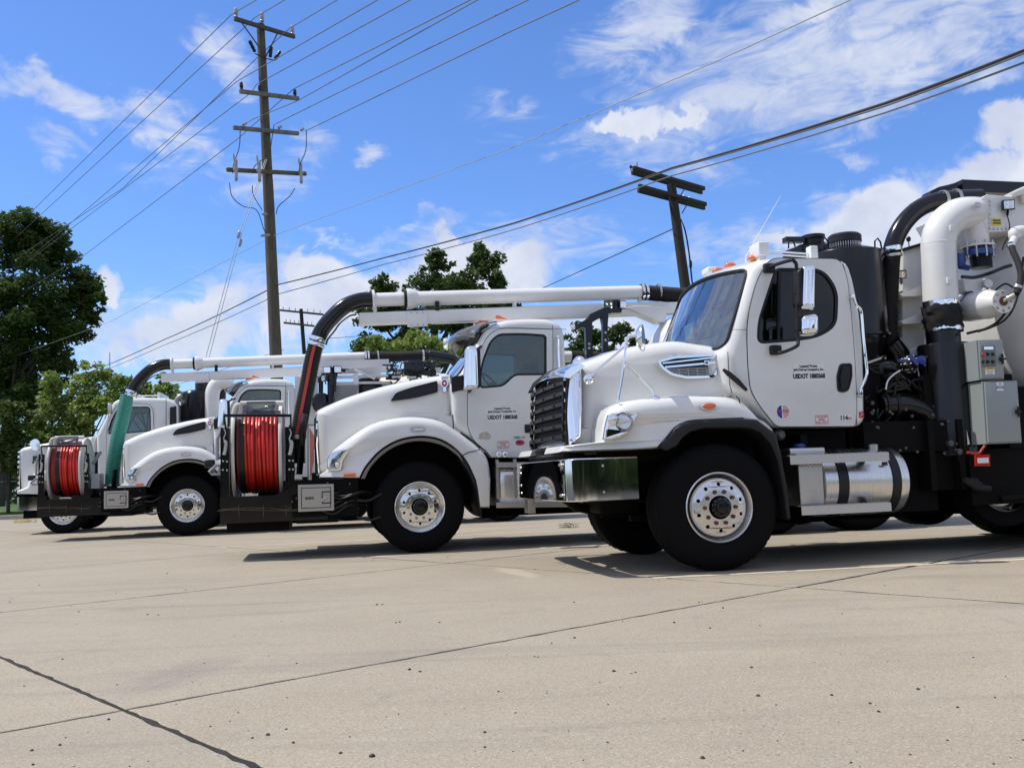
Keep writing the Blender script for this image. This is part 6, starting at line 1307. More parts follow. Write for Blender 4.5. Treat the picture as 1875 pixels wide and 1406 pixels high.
# ================================================================ GROUND
def concrete():
    m=bpy.data.materials.new('concrete'); m.use_nodes=True; T=NT(m.node_tree)
    out=T.n('ShaderNodeOutputMaterial'); b=T.n('ShaderNodeBsdfPrincipled'); T.l(b.outputs[0],out.inputs[0]); b.inputs['Roughness'].default_value=.85; b.inputs['Specular IOR Level'].default_value=.3
    g=T.n('ShaderNodeNewGeometry'); v=g.outputs['Position']
    big=T.noise(v,.55,6,.6,.4); mid=T.noise(v,3.5,6,.65,.3); fine=T.noise(v,95,3,.7); grit=T.noise(v,230,2,.6)
    c=T.mix(T.smooth(big.outputs['Fac'],.3,.7),(.298,.250,.180),(.350,.299,.219))
    c=T.mix(T.m('MULTIPLY',T.smooth(mid.outputs['Fac'],.42,.75),.35),c,(.27,.235,.195))
    c=T.mix(T.m('MULTIPLY',T.smooth(fine.outputs['Fac'],.42,.72),.42),c,(.45,.395,.31))
    c=T.mix(T.m('MULTIPLY',T.smooth(fine.outputs['Fac'],.50,.22),.35),c,(.20,.175,.145))
    vo=T.n('ShaderNodeTexVoronoi'); vo.inputs['Scale'].default_value=160; T.l(v,vo.inputs['Vector'])
    sp=T.n('ShaderNodeSeparateColor'); T.l(vo.outputs['Color'],sp.inputs[0])
    c=T.mix(T.m('MULTIPLY',T.smooth(sp.outputs[0],.80,.9),.35),c,(.58,.53,.45)); c=T.mix(T.m('MULTIPLY',T.smooth(sp.outputs[1],.88,.96),.5),c,(.12,.11,.10))
    # tyre scuffs and drag marks running along the lot
    mp=T.n('ShaderNodeMapping'); mp.inputs['Rotation'].default_value=(0,0,math.radians(-14)); mp.inputs['Scale'].default_value=(.22,1.9,1); T.l(v,mp.inputs[0])
    sc=T.noise(mp.outputs[0],1.3,7,.62,.5); c=T.mix(T.m('MULTIPLY',T.smooth(sc.outputs['Fac'],.50,.76),.50),c,(.17,.155,.145))
    mpb=T.n('ShaderNodeMapping'); mpb.inputs['Rotation'].default_value=(0,0,math.radians(-42)); mpb.inputs['Scale'].default_value=(.16,2.6,1); T.l(v,mpb.inputs[0])
    scb=T.noise(mpb.outputs[0],1.1,6,.6,.3); c=T.mix(T.m('MULTIPLY',T.smooth(scb.outputs['Fac'],.60,.74),.34),c,(.15,.14,.13))
    st_=T.noise(v,2.3,5,.55,.8); c=T.mix(T.m('MULTIPLY',T.smooth(st_.outputs['Fac'],.62,.72),.22),c,(.13,.12,.105))
    # warm rusty tinges
    w=T.noise(v,1.1,4,.5,1.0); c=T.mix(T.m('MULTIPLY',T.smooth(w.outputs['Fac'],.6,.8),.28),c,(.40,.27,.17))
    # slab-to-slab tone
    oi=T.n('ShaderNodeObjectInfo'); c=T.mix(T.m('MULTIPLY',oi.outputs['Random'],.22),c,(.25,.225,.195))
    # one skid patch in the foreground
    P=onground(325,1235); q=T.n('ShaderNodeMapping'); q.vector_type='POINT'; q.inputs['Location'].default_value=(-P.x,-P.y,0); T.l(v,q.inputs[0])
    d_=onground(400,1205)-onground(235,1268); q1=T.n('ShaderNodeMapping'); q1.inputs['Rotation'].default_value=(0,0,-math.atan2(d_.y,d_.x)); T.l(q.outputs[0],q1.inputs[0]); q2=T.n('ShaderNodeMapping'); q2.inputs['Scale'].default_value=(1/.60,1/.22,1); T.l(q1.outputs[0],q2.inputs[0])
    ln=T.n('ShaderNodeVectorMath',operation='LENGTH'); T.l(q2.outputs[0],ln.inputs[0])
    st=T.n('ShaderNodeMapping'); st.inputs['Scale'].default_value=(1.2,34,1); T.l(q2.outputs[0],st.inputs[0]); sn=T.noise(st.outputs[0],1.0,4,.6)
    f=T.m('MULTIPLY',T.smooth(T.m('ADD',ln.outputs['Value'],T.m('MULTIPLY',T.m('SUBTRACT',mid.outputs['Fac'],.5),.9)),1.1,.3),T.m('MULTIPLY',T.smooth(sn.outputs['Fac'],.3,.7),.55)); c=T.mix(f,c,(.15,.14,.14))
    P=onground(942,1047); q=T.n('ShaderNodeMapping'); q.inputs['Location'].default_value=(-P.x,-P.y,0); T.l(v,q.inputs[0])
    d_=onground(978,1055)-onground(905,1036); q1=T.n('ShaderNodeMapping'); q1.inputs['Rotation'].default_value=(0,0,-math.atan2(d_.y,d_.x)); T.l(q.outputs[0],q1.inputs[0]); q2=T.n('ShaderNodeMapping'); q2.inputs['Scale'].default_value=(1/.75,1/.14,1); T.l(q1.outputs[0],q2.inputs[0])
    ln=T.n('ShaderNodeVectorMath',operation='LENGTH'); T.l(q2.outputs[0],ln.inputs[0]); c=T.mix(T.m('MULTIPLY',T.smooth(T.m('ADD',ln.outputs['Value'],T.m('MULTIPLY',T.m('SUBTRACT',mid.outputs['Fac'],.5),1.4)),1.1,.4),.6),c,(.46,.40,.31))
    T.l(c,b.inputs['Base Color'])
    bp=T.n('ShaderNodeBump'); bp.inputs['Strength'].default_value=.4; bp.inputs['Distance'].default_value=.004
    T.l(T.m('ADD',T.m('MULTIPLY',fine.outputs['Fac'],.7),T.m('MULTIPLY',grit.outputs['Fac'],.3)),bp.inputs['Height']); T.l(bp.outputs[0],b.inputs['Normal'])
    MATS['concrete']=m
concrete()
pmat('joint_filler',(.022,.021,.019),.95,var=.4,vscale=12,bump=.6,bscale=90)
pmat('line_paint',(.62,.52,.38),.8,dirt=.9,dirtcol=(.33,.29,.24))
pmat('grass',(.055,.12,.018),.9,var=.3,vscale=2)
pmat('earth',(.05,.06,.025),.95,var=.3,vscale=.5)
pmat('kerb_concrete',(.33,.30,.26),.85,var=.12,vscale=3,bump=.3)
# broad earth under everything, reaching the horizon
m=MB(); m.add([(-1500,-600,-.26),(1500,-600,-.26),(1500,2200,-.26),(-1500,2200,-.26)],[(0,1,2,3)]); tag(m.build('ground','earth',fix=False),kind='structure')
# lot: joint filler bed with slabs on it
O0=Vector((2.077,7.515)); U=Vector((.7515,.6597)); Vv=Vector((-.6597,.7515)); SU,SV=4.99,4.23
YB=lambda x: 35.0+.0*x     # back edge of the lot (kerb)
m=MB(); m.add([(-70,-16,-.0045),(60,-16,-.0045),(60,35.0,-.0045),(-70,35.0,-.0045)],[(0,1,2,3)]); lot=m.build('concrete_pavement','joint_filler',fix=False); tag(lot,kind='structure')
def clip_y(poly,y,keep_below):
    out=[]; n=len(poly)
    for i in range(n):
        a,b=poly[i],poly[(i+1)%n]; ia=(a[1]<=y)==keep_below; ib=(b[1]<=y)==keep_below
        if ia: out.append(a)
        if ia!=ib: t=(y-a[1])/(b[1]-a[1]); out.append((a[0]+(b[0]-a[0])*t,y))
    return out
nsl=0
for i in range(-11,12):
    for j in range(-9,12):
        ou=O0+U*(SU*i)+Vv*(SV*j)
        c=ou+U*SU/2+Vv*SV/2
        if c.y>38 or c.y<-16 or abs(c.x)>max(14,c.y*.62+8): continue
        near=c.length<14
        pts=[]; g=.011 if c.length<9 else .021; K=60 if near else 8
        cor=[(g,g),(SU-g,g),(SU-g,SV-g),(g,SV-g)]
        rr=random.Random(i*97+j)
        for k in range(4):
            a,b=Vector(cor[k]),Vector(cor[(k+1)%4])
            for q in range(K):
                p=a.lerp(b,q/K); ch=(rr.random()**2.5)*.015 if near else 0
                nn=Vector((SU/2,SV/2))-p; p=p+Vector((nn.x,nn.y)).normalized()*ch if q else p; w=ou+U*p.x+Vv*p.y; pts.append((w.x,w.y))
        pts=clip_y(pts,34.99,True)
        if len(pts)<3: continue
        ctr=Vector((sum(p[0] for p in pts)/len(pts),sum(p[1] for p in pts)/len(pts))); n=len(pts)
        vs=[(p[0],p[1],-.011) for p in pts]+[(p[0],p[1],-.003) for p in pts]
        ins=[ctr+(Vector(p)-ctr)*(1-.006/(Vector(p)-ctr).length) for p in pts]; vs+=[(p.x,p.y,0) for p in ins]
        fs=[(a,(a+1)%n,n+(a+1)%n,n+a) for a in range(n)]+[(n+a,n+(a+1)%n,2*n+(a+1)%n,2*n+a) for a in range(n)]+[tuple(range(2*n,3*n))]
        m=MB(); m.add(vs,fs); o=m.build('slab','concrete',lot,fix=False,smooth=False); nsl+=1
print('slabs',nsl)
# a few hairline cracks
def crack(p,q,w=.006,n=14,amp=.03,sd=1):
    rr=random.Random(sd); a,b=onground(*p),onground(*q); d=(b-a); sdv=Vector((-d.y,d.x,0)).normalized(); pts=[]
    off=0
    for k in range(n+1):
        off+=rr.uniform(-amp,amp); off*=.8; pts.append(a+d*(k/n)+sdv*off)
    m=MB(); vs=[];
    for k,p in enumerate(pts): ww=w*rr.uniform(.3,1)/2; vs+= [p+sdv*ww+Vector((0,0,.0015)),p-sdv*ww+Vector((0,0,.0015))]
    m.add(vs,[(2*k,2*k+1,2*k+3,2*k+2) for k in range(n)]); return m.build('pavement_crack','joint_filler',lot,fix=False,smooth=False)
crack((1480,1077),(1875,1106),.009,22,.01,3) ; crack((60,1009),(0,1012),.02,10,.03,5); crack((880,1015),(1010,1012),.008,10,.05,6)
# painted stall lines
def line(p,q,w=.10,nm='parking_line',fade=1):
    a,b=onground(*p),onground(*q); d=(b-a).normalized(); s=Vector((-d.y,d.x,0)); m=MB(); n=40; rr=random.Random(5); vs=[]
    L=(b-a).length
    for k in range(n+1): c=a+d*(L*k/n); w1=w/2+rr.uniform(-.008,.008); w2=w/2+rr.uniform(-.008,.008); vs+=[c+s*w1+Vector((0,0,.003)),c-s*w2+Vector((0,0,.003))]
    m.add(vs,[(2*k,2*k+1,2*k+3,2*k+2) for k in range(n)]); o=m.build(nm,'line_paint',lot,fix=False,smooth=False); return o
line((393,1002.5),(1075,969)); line((678,1020),(1130,997)); line((1195,1058.5),(1900,1023)); line((-60,990),(70,984),.08)
# kerb, verge, lawn
m=MB()
for k in range(40):
    x=-62+k*3.0; m.box((x+.006,35.0,-.2),(x+2.994,35.22,.15),.02)
kb=m.build('kerb','kerb_concrete'); tag(kb,kind='structure')
m=MB(); m.add([(-400,35.2,.12),(400,35.2,.12),(400,400,.3),(-400,400,.3),(-400,35.2,-.3),(400,35.2,-.3)],[(0,1,2,3),(4,5,1,0)]); tag(m.build('lawn','grass',fix=False),kind='structure')
# grass blades on the verge, where it is in view
def blades(n,x0,x1,y0,y1,z,h,name,mat):
    X=rng.uniform(x0,x1,n); Y=rng.uniform(y0,y1,n); Hh=rng.uniform(.4,1,n)*h; A_=rng.uniform(0,6.28,n); w=.012
    dx=np.cos(A_)*w; dy=np.sin(A_)*w; lx=rng.normal(0,.3,n)*Hh; ly=rng.normal(0,.3,n)*Hh
    co=np.stack([np.stack([X-dx,Y-dy,np.full(n,z)],1),np.stack([X+dx,Y+dy,np.full(n,z)],1),np.stack([X+lx,Y+ly,z+Hh],1)],1).reshape(-1,3)
    me=bpy.data.meshes.new(name); me.vertices.add(3*n); me.vertices.foreach_set('co',co.ravel()); me.loops.add(3*n); me.polygons.add(n)
    me.loops.foreach_set('vertex_index',np.arange(3*n)); me.polygons.foreach_set('loop_start',np.arange(0,3*n,3)); me.polygons.foreach_set('loop_total',np.full(n,3)); me.update(); me.materials.append(MATS[mat])
    o=bpy.data.objects.new(name,me); COL.objects.link(o); o['kind']='stuff'; return o
blades(26000,-30,-14,35.25,39.5,.12,.10,'grass_blades','grass')
# pebbles
m=MB(); rr=random.Random(11)
def pebble(px,py,s):
    P=onground(px,py); vs=[];n=6
    for (h,f) in ((0,.9),(.45,1),(.85,.55)):
        for k in range(n): a=6.283*k/n+h; r=s*f*rr.uniform(.75,1.2); vs.append((P.x+r*math.cos(a),P.y+r*math.sin(a),s*h))
    vs.append((P.x,P.y,s)); fs=[(i*n+k,i*n+(k+1)%n,(i+1)*n+(k+1)%n,(i+1)*n+k) for i in (0,1) for k in range(n)]+[(12+k,12+(k+1)%n,18) for k in range(n)]
    return vs,fs
dark=MB(); light=MB()
known=[(725,1140),(732,1139),(750,1226),(927,1198),(979,1202),(985,1203),(1010,1178),(1052,1168),(913,1266),(1124,1229),(1155,1232),(1164,1231),(1234,1140),(1051,1103),(1280,1103),(1300,1150),(1376,1222),(1380,1247),(1388,1274),(1542,1124),(1620,1072),(1681,1262),(1753,1295),(1822,1277),(1601,1291),(1609,1303),(1593,1288),(130,1110),(144,1120),(270,1125),(290,1126),(515,1137),(60,1400),(72,1071),(340,1080),(462,1351),(980,1042),(700,1107),(530,1060),(820,1020),(44,1256),(18,1102),(944,1305),(690,1107),(1523,1273)]
for k,(a,b) in enumerate(known): (light if k%7==3 else dark).add(*pebble(a,b,rr.uniform(.0045,.0095)*(1+.0*b)))
for k in range(150):
    a=rr.uniform(0,1875); b=1015+391*rr.random()**.8; (light if rr.random()<.22 else dark).add(*pebble(a,b,rr.uniform(.0018,.0045)*(1+2.0*(rr.random()**8))))
pmat('pebble_dark',(.05,.05,.052),.8,var=.4,vscale=30); pmat('pebble_light',(.45,.42,.38),.8)
tag(dark.build('loose_gravel','pebble_dark',fix=False),kind='stuff'); tag(light.build('loose_gravel','pebble_light',fix=False),kind='stuff')
# small weeds in the joints
def weeds(px,py,n,s,name,lab,cat='weed',yellow=False):
    P=onground(px,py); m=MB(); rr=random.Random(int(px))
    for k in range(n):
        a=rr.uniform(0,6.28); r=rr.random()*s*1.6; b=Vector((P.x+r*math.cos(a)*1.6,P.y+r*math.sin(a)*.5,0)); t=b+Vector((rr.uniform(-1,1)*s*.6,rr.uniform(-1,1)*s*.4,rr.uniform(.4,1)*s)); w=.004+.05*s
        m.add([b,b+Vector((w,0,0)),t],[(0,1,2)]); m.add([t,t+Vector((w*2,0,w)),t+Vector((w,0,w*2.4))],[(0,1,2)])
    o=m.build(name,'weed_yellow' if yellow else 'weed_green',fix=False,smooth=False); tag(o,lab,cat); return o
pmat('weed_green',(.12,.17,.04),.9); pmat('weed_yellow',(.45,.38,.03),.9)
weeds(1042,966,60,.07,'weed','low green weeds sprouting from a joint just left of the nearest truck far tyre')
weeds(45,957,70,.18,'weed','yellow flowered weed in the pavement joint at the left edge by the kerb',yellow=True)
# ================================================================ FENCE at the left
fy=38.2
fn_=thing('chain_link_fence','green chain link fence on the lawn behind the kerb at left','fence',(0,0,0))
pmat('fence_metal',(.02,.035,.025),.6)
fz=.12; fh_=CAM.z+(onground(0,950).y*0+0)  
topz=deep(20,882,fy/ray(20,882).y).z
m=MB(); m.tube([(-34,fy,topz),(-6,fy,topz)],.025,8); m.tube([(-34,fy,.2),(-6,fy,.2)],.01,6); m.build('top_rail','fence_metal',fn_)
for k in range(11):
    x=deep(13.5,900,fy/ray(13.5,900).y).x+(k-5)*2.6; m=MB(); m.tube([(x,fy,0),(x,fy,topz+.12)],.035,8); m.lathe([(.04,0),(.03,.04),(0,.06)],(x,fy,topz+.12),(0,0,1),8); m.build('post','fence_metal',fn_)
m=MB(); s_=.11
k=-34.0
while k<-6:
    for sg in (1,-1):
        a=Vector((k,fy,.15)); H_=topz-.17; b=Vector((k+sg*H_,fy,.15+H_)); w=.0045
        m.add([a+Vector((-w,0,0)),a+Vector((w,0,0)),b+Vector((w,0,0)),b+Vector((-w,0,0))],[(0,1,2,3)])
    k+=s_
ms=m.build('wire_mesh','fence_metal',fn_,fix=False,smooth=False); ms['kind']='stuff'
# ================================================================ TREES
def leafmat(name,col,col2,trans=.3):
    m=bpy.data.materials.new(name); m.use_nodes=True; T=NT(m.node_tree)
    out=T.n('ShaderNodeOutputMaterial'); b=T.n('ShaderNodeBsdfPrincipled'); b.inputs['Roughness'].default_value=.5; b.inputs['Specular IOR Level'].default_value=.35
    g=T.n('ShaderNodeNewGeometry'); nz=T.noise(g.outputs['Position'],.8,3,.6); rnd_=g.outputs['Random Per Island']
    f=T.m('ADD',T.m('MULTIPLY',T.smooth(nz.outputs['Fac'],.3,.7),.5),T.m('MULTIPLY',rnd_,.5)); c=T.mix(f,col,col2); T.l(c,b.inputs['Base Color'])
    tr=T.n('ShaderNodeBsdfTranslucent'); T.l(T.mix(.5,c,(c2:=tuple(min(1,x*1.6) for x in col2))),tr.inputs[0])
    mx=T.n('ShaderNodeMixShader'); mx.inputs[0].default_value=trans; T.l(b.outputs[0],mx.inputs[1]); T.l(tr.outputs[0],mx.inputs[2]); T.l(mx.outputs[0],out.inputs[0]); MATS[name]=m
leafmat('leaf_dark',(.030,.055,.012),(.085,.13,.028),.35)
leafmat('leaf_mid',(.028,.055,.012),(.08,.125,.026),.3)
leafmat('leaf_bright',(.10,.17,.03),(.25,.31,.08),.45)
pmat('bark',(.045,.038,.03),.9,var=.3,vscale=5)
def leaves(name,mat,parent,clumps,per,size,flat=.5,seed=1):
    """clumps: (centre, radius xyz); leaves are small bent quads spread through each clump's shell and volume"""
    r=np.random.default_rng(seed); C=[];
    for c,R in clumps:
        vol=R[0]*R[2]; n=int(per*vol)
        d=r.normal(size=(n,3)); d/=np.linalg.norm(d,axis=1)[:,None]; rad=r.random(n)**.38
        C.append(np.array(c)+d*rad[:,None]*np.array(R)+r.normal(0,.05,(n,3))*max(R))
    C=np.concatenate(C); n=len(C); a=r.normal(size=(n,3)); a[:,2]*=flat; a/=np.linalg.norm(a,axis=1)[:,None]
    t=r.normal(size=(n,3)); b=np.cross(a,t); b/=np.linalg.norm(b,axis=1)[:,None]; s=(size*r.uniform(.55,1.25,n))[:,None]
    co=np.stack([C-a*s,C+b*s*.45,C+a*s,C-b*s*.45],1).reshape(-1,3)
    me=bpy.data.meshes.new(name); me.vertices.add(4*n); me.vertices.foreach_set('co',co.ravel()); me.loops.add(4*n); me.polygons.add(n)
    me.loops.foreach_set('vertex_index',np.arange(4*n)); me.polygons.foreach_set('loop_start',np.arange(0,4*n,4)); me.polygons.foreach_set('loop_total',np.full(n,4)); me.update(); me.materials.append(MATS[mat])
    o=bpy.data.objects.new(name,me); COL.objects.link(o); o.parent=parent; return o
def tree(name,label,dist,clpx,base_px,per,size,mat,trunk=.35,seed=1,cat='tree',group=None,sub=9,gap=.55,depthr=.9):
    """clpx: (px,py,rx,ry) main masses seen in the photograph at distance dist"""
    rr=random.Random(seed)
    def P(px,py,dd=0): q=ray(px,py); return CAM+q*((dist+dd)/q.y)
    mpp=dist/F; base=P(base_px,900); base.z=0.1
    t=thing(name,label,cat,(base.x,base.y,0),group=group); off=Vector((base.x,base.y,0))
    cl=[]; mains=[]
    for (px,py,rx,ry) in clpx:
        dd=rr.uniform(-.5,.5)*rx*mpp; c=P(px,py,dd)-off; R=(rx*mpp,rx*mpp*depthr,ry*mpp); mains.append((c,R))
        for k in range(sub):
            d=Vector((rr.gauss(0,1),rr.gauss(0,1),rr.gauss(0,1))).normalized(); q=c+Vector((d.x*R[0],d.y*R[1],d.z*R[2]))*rr.uniform(.35,.95); s=rr.uniform(.25,.52)*min(R[0],R[2])
            cl.append((tuple(q),(s,s,s*rr.uniform(.6,.9))))
        cl.append((tuple(c),(R[0]*gap,R[1]*gap,R[2]*gap)))
    leaves('crown',mat,t,cl,per,size,seed=seed)
    m=MB(); top=max(c.z for c,_ in mains); cx=sum(c.x for c,_ in mains)/len(mains)
    trunkpath=spl([(0,0,-.1),(cx*.2,0,top*.3),(cx*.6,0,top*.6),(cx,0,top*.9)],4); n=len(trunkpath); m.tube(trunkpath,[trunk*(1-.85*i/(n-1)) for i in range(n)],10)
    for c,R in mains:
        s=Vector(trunkpath[min(n-1,max(2,int(n*.75*max(.15,min(.95,(c.z-R[2])/top)))))]); mid=s.lerp(Vector(c),.55)+Vector((0,0,-.1*R[2])); p=spl([s,mid,Vector(c)],3); k=len(p); m.tube(p,[trunk*.4*(1-.8*i/(k-1)) for i in range(k)],7)
    m.build('trunk','bark',t); return t
BIG=[(20,440,70,55),(95,470,55,55),(150,530,50,50),(40,540,80,70),(110,590,65,55),(30,640,70,60),(160,570,35,30),(95,660,45,40),(20,720,60,40),(-60,560,90,110),(75,420,30,24),(40,400,40,20),(110,700,22,20),(180,545,20,18),(0,690,70,60),(60,735,55,40)]
tree('oak_tree','tall dark leafy tree filling the upper left edge of the photo',60,BIG,0,620,.165,'leaf_dark',.30,seed=3,sub=17,gap=.40)
tree('shade_tree','dark green tree whose top rises above the boom between the two utility poles',56,[(800,480,32,28),(885,480,36,34),(780,515,60,30),(700,530,36,24),(690,580,50,40),(840,530,70,40),(910,520,22,34),(760,575,70,50),(860,575,80,50),(680,640,45,40),(740,640,50,35),(930,560,30,30)],800,800,.15,'leaf_mid',.4,seed=5,sub=16,gap=.62)
tree('shade_tree','low green tree seen under the boom between the two right hand cabs',58,[(1075,620,38,32),(1130,612,38,30),(1100,650,60,30),(1160,640,30,30),(1045,650,25,40)],1100,600,.17,'leaf_mid',.3,seed=8,sub=9)
tree('leafy_bush','bright green bush lower down between the second truck windshield and the boom',40,[(770,620,50,26),(730,640,40,30),(690,630,30,20),(800,640,40,30),(840,650,30,24)],770,800,.13,'leaf_bright',.1,seed=9,sub=8,cat='bush')
bushes=[('light green sapling thicket at left just behind the farthest truck hood',38,[(90,740,40,60),(60,790,40,50),(110,790,45,50),(100,700,20,30),(130,745,30,40)],90,11),
('tall pale sapling behind the green suction hose and farthest cab',38,[(170,700,34,38),(165,740,45,50),(155,668,9,14),(190,690,12,24),(215,700,16,34),(150,790,40,40)],165,12),
('sapling row behind the farthest cab roof, right of the green hose',40,[(215,720,30,36),(255,715,30,22),(300,715,30,26),(320,740,22,40),(235,700,14,18),(298,690,12,16),(205,690,12,24),(330,770,20,50)],270,13),
('dark bushy shrub at the far left edge in front of the fence line trees',37,[(20,770,45,45),(10,830,50,60),(40,850,40,50),(-30,800,40,60),(60,880,40,30)],15,14)]
for k,(lb,d,c,b,sd) in enumerate(bushes):
    tree('sapling_thicket' if k<3 else 'dark_shrub',lb,d,c,b,1000,.11,'leaf_bright' if k<3 else 'leaf_mid',.08,seed=sd,sub=12,gap=.6,cat='bush')
tag(blades(9,-1,-.9,50,50.1,0,.1,'x','grass')) if False else None
m=MB()
# distant treeline so that gaps show woods, not bare horizon
dl=[]; rr=random.Random(4)
for k in range(150):
    x=-75+k*1.15; dl.append(((x+rr.uniform(-1,1),75+rr.uniform(-4,6),rr.uniform(1.2,3.0)),(rr.uniform(1.5,2.8),2,rr.uniform(1.4,2.4))))
w2=dl; dl=[]
for k in range(76):
    x=-58+k*1.5; dl+= [((x+rr.uniform(-1,1),-27+rr.uniform(-2,2),h+rr.uniform(-.5,.5)),(2.2,1.8,1.9)) for h in (.6,1.9,3.0+.8*math.sin(x*.21))]
wb=leaves('woods_across_the_lot','leaf_dark',None,dl,150,.30,seed=22); tag(wb,kind='stuff'); wd=leaves('distant_treeline','leaf_mid',None,w2,60,.34,seed=21); tag(wd,kind='stuff')
# ================================================================ UTILITY POLES
def pole_frame(base,top,facing):
    """matrix with z along the pole, x along its crossarms"""
    z=(top-base).normalized(); x=Vector(facing); x=(x-z*x.dot(z)).normalized(); y=z.cross(x)
    return Matrix(((x.x,y.x,z.x,base.x),(x.y,y.y,z.y,base.y),(x.z,y.z,z.z,base.z),(0,0,0,1)))
D1=30.0
def Pd(px,py,D): q=ray(px,py); return CAM+q*(D/q.y)
t1=Pd(477,45,D1); b1_=Pd(504.5,640,D1); d=(b1_-t1); base1=b1_+d*((0-b1_.z)/d.z)
# crossarm direction: right end nearer to us, so it drops in the picture
ra=Pd(536,62,D1+.9)-Pd(422,44,D1-.9)
M1=pole_frame(base1,t1,ra)
up=thing('utility_pole','tall leaning wooden utility pole with four crossarms behind the trucks','utility pole',mat=M1)
Lp=(t1-base1).length; Mi=M1.inverted()
m=MB(); m.tube([(0,0,-.3),(0,0,Lp*.5),(0,0,Lp)],[.21,.175,.125],24); m.build('shaft','wood_pole',up)
def arm_h(px,py): return (Mi@Pd(px,py,D1)).z
hs=[arm_h(477,55),arm_h(487,177),arm_h(488,243),arm_h(490,318)]
mpx=D1/F
def slope(h): return .05 if h>hs[0]-.1 else .15
def arm(h,x0,x1,mat,nm='crossarm',w=.10,tall=.12,y=-.19):
    s_=slope(h); m=MB(); m.obox((x0,y,h+s_*x0),(x1,y,h+s_*x1),w,tall,r=.008); return m.build(nm,mat,up)
Lx=lambda px,py: (Mi@(Pd(px,py,D1))).x
_c=M1.to_3x3()@Vector((1,0,0)); k_=1/(_c.x-(t1.x/t1.y)*_c.y)
def AX(px): return (px-488)*mpx*k_
arm(hs[0],AX(433),AX(547),'wood_pole'); arm(hs[1],AX(437),AX(549),'arm_grey'); arm(hs[2],AX(423),AX(545),'arm_grey'); arm(hs[3],AX(408),AX(556),'arm_olive')
def insul(parent,x,h,s=1,mat='ceramic',y=-.19):
    m=MB(); m.lathe([(.05*s,0),(.055*s,.03*s),(.045*s,.05*s),(.06*s,.08*s),(.062*s,.14*s),(.05*s,.18*s),(.055*s,.22*s),(.03*s,.26*s),(0,.27*s)],(x,y,h),(0,0,1),12); return m.build('insulator',mat,parent)
for x in (AX(436),0-.07,AX(543)): insul(up,x,hs[0]+.06+.05*x if x!=-.07 else hs[0]+.18,1.15)
for x in (AX(440),AX(474),AX(542)): insul(up,x,hs[1]+.06+.15*x,.95,'black_plastic')
for x,yy in ((AX(436),0),(AX(502),.1),(AX(546),0)):
    m=MB(); m.lathe([(.02,0),(.05,.03),(.05,.07),(.03,.09),(.05,.12),(.05,.16),(.02,.2)],(x,-.3,hs[2]+.08+.15*x),(.6,.2,.4),10); m.build('dead_end_insulator','ceramic',up)
m=MB(); m.tube([(AX(441),-.22,hs[0]-.05),(0,-.2,hs[0]-.95)],.022,6); m.tube([(AX(520)*.75,-.22,hs[0]-.05),(0,-.2,hs[0]-.95)],.022,6); m.build('arm_brace','wood_pole',up)
m=MB()
for (a,b,c) in ((AX(455),AX(466),.25),(AX(500)-.05,AX(497)-.05,.3),(AX(516),AX(504),.22)):
    h0=hs[0]-.85; m.lathe([(.03,0),(.055,.02),(.055,.08),(.04,.1),(.055,.12),(.055,.2),(.04,.22),(.055,.24),(.055,.34),(.02,.38)],(b,-.25,h0-.1),(a-b,0,.36),10)
m.tube([(AX(466),-.25,hs[0]-1.0),(0,-.2,hs[0]-1.02),(AX(504),-.25,hs[0]-1.0)],.018,6); m.build('surge_arrester','black_plastic',up)
for x in (AX(419),AX(461),AX(541)):
    m=MB(); y=-.32; H3=hs[3]+.15*x; m.lathe([(.035,0),(.05,.03),(.05,.3),(.07,.32),(.07,.36),(.045,.38),(.05,.62),(.03,.66)],(x,y,H3-.36),(0.03,0,1),12); m.tube([(x-.09,y-.06,H3+.36),(x-.03,y-.06,H3-.3)],.03,8); m.box((x-.05,y+.02,H3-.06),(x+.05,y+.14,H3+.06)); m.tube([(x-.1,y-.06,H3+.28),(x-.1,y-.06,H3+.42)],.025,8); m.build('fuse_cutout','ceramic',up)
def LP(px,py): return Mi@Pd(px,py,29.6)   # a point near the pole, in its own frame
m=MB()
for pts in (((420,335),(425,360),(445,378),(470,385),(483,420),(488,428)),((462,340),(464,358),(480,385)),((540,345),(530,360),(510,378),(506,392)),((440,235),(438,270),(428,300),(426,318)),((502,228),(497,260),(494,285)),((561,240),(560,275),(550,300),(547,320)),((495,290),(480,293),(466,305),(463,318))):
    off=[0]*len(pts); m.tube(spl([LP(px,py) for px,py in pts],4),.014,6)
m.build('jumper_wires','cable_black',up)
m=MB(); q=LP(480,392); m.lathe([(.02,0),(.05,.05),(.05,.15),(.02,.2)],q,(1,0,.1),8); m.build('cable_bracket','galv',up); m=MB(); q=LP(478,432); m.tube([q,LP(494,430)],.04,8); m.build('cable_bracket','galv',up)
m=MB(); m.tube([(.18,-.05,Lp*.3),(.16,-.05,hs[3]-1.0),(.15,-.05,hs[3]-.2)],.012,6); m.build('ground_wire','cable_black',up)
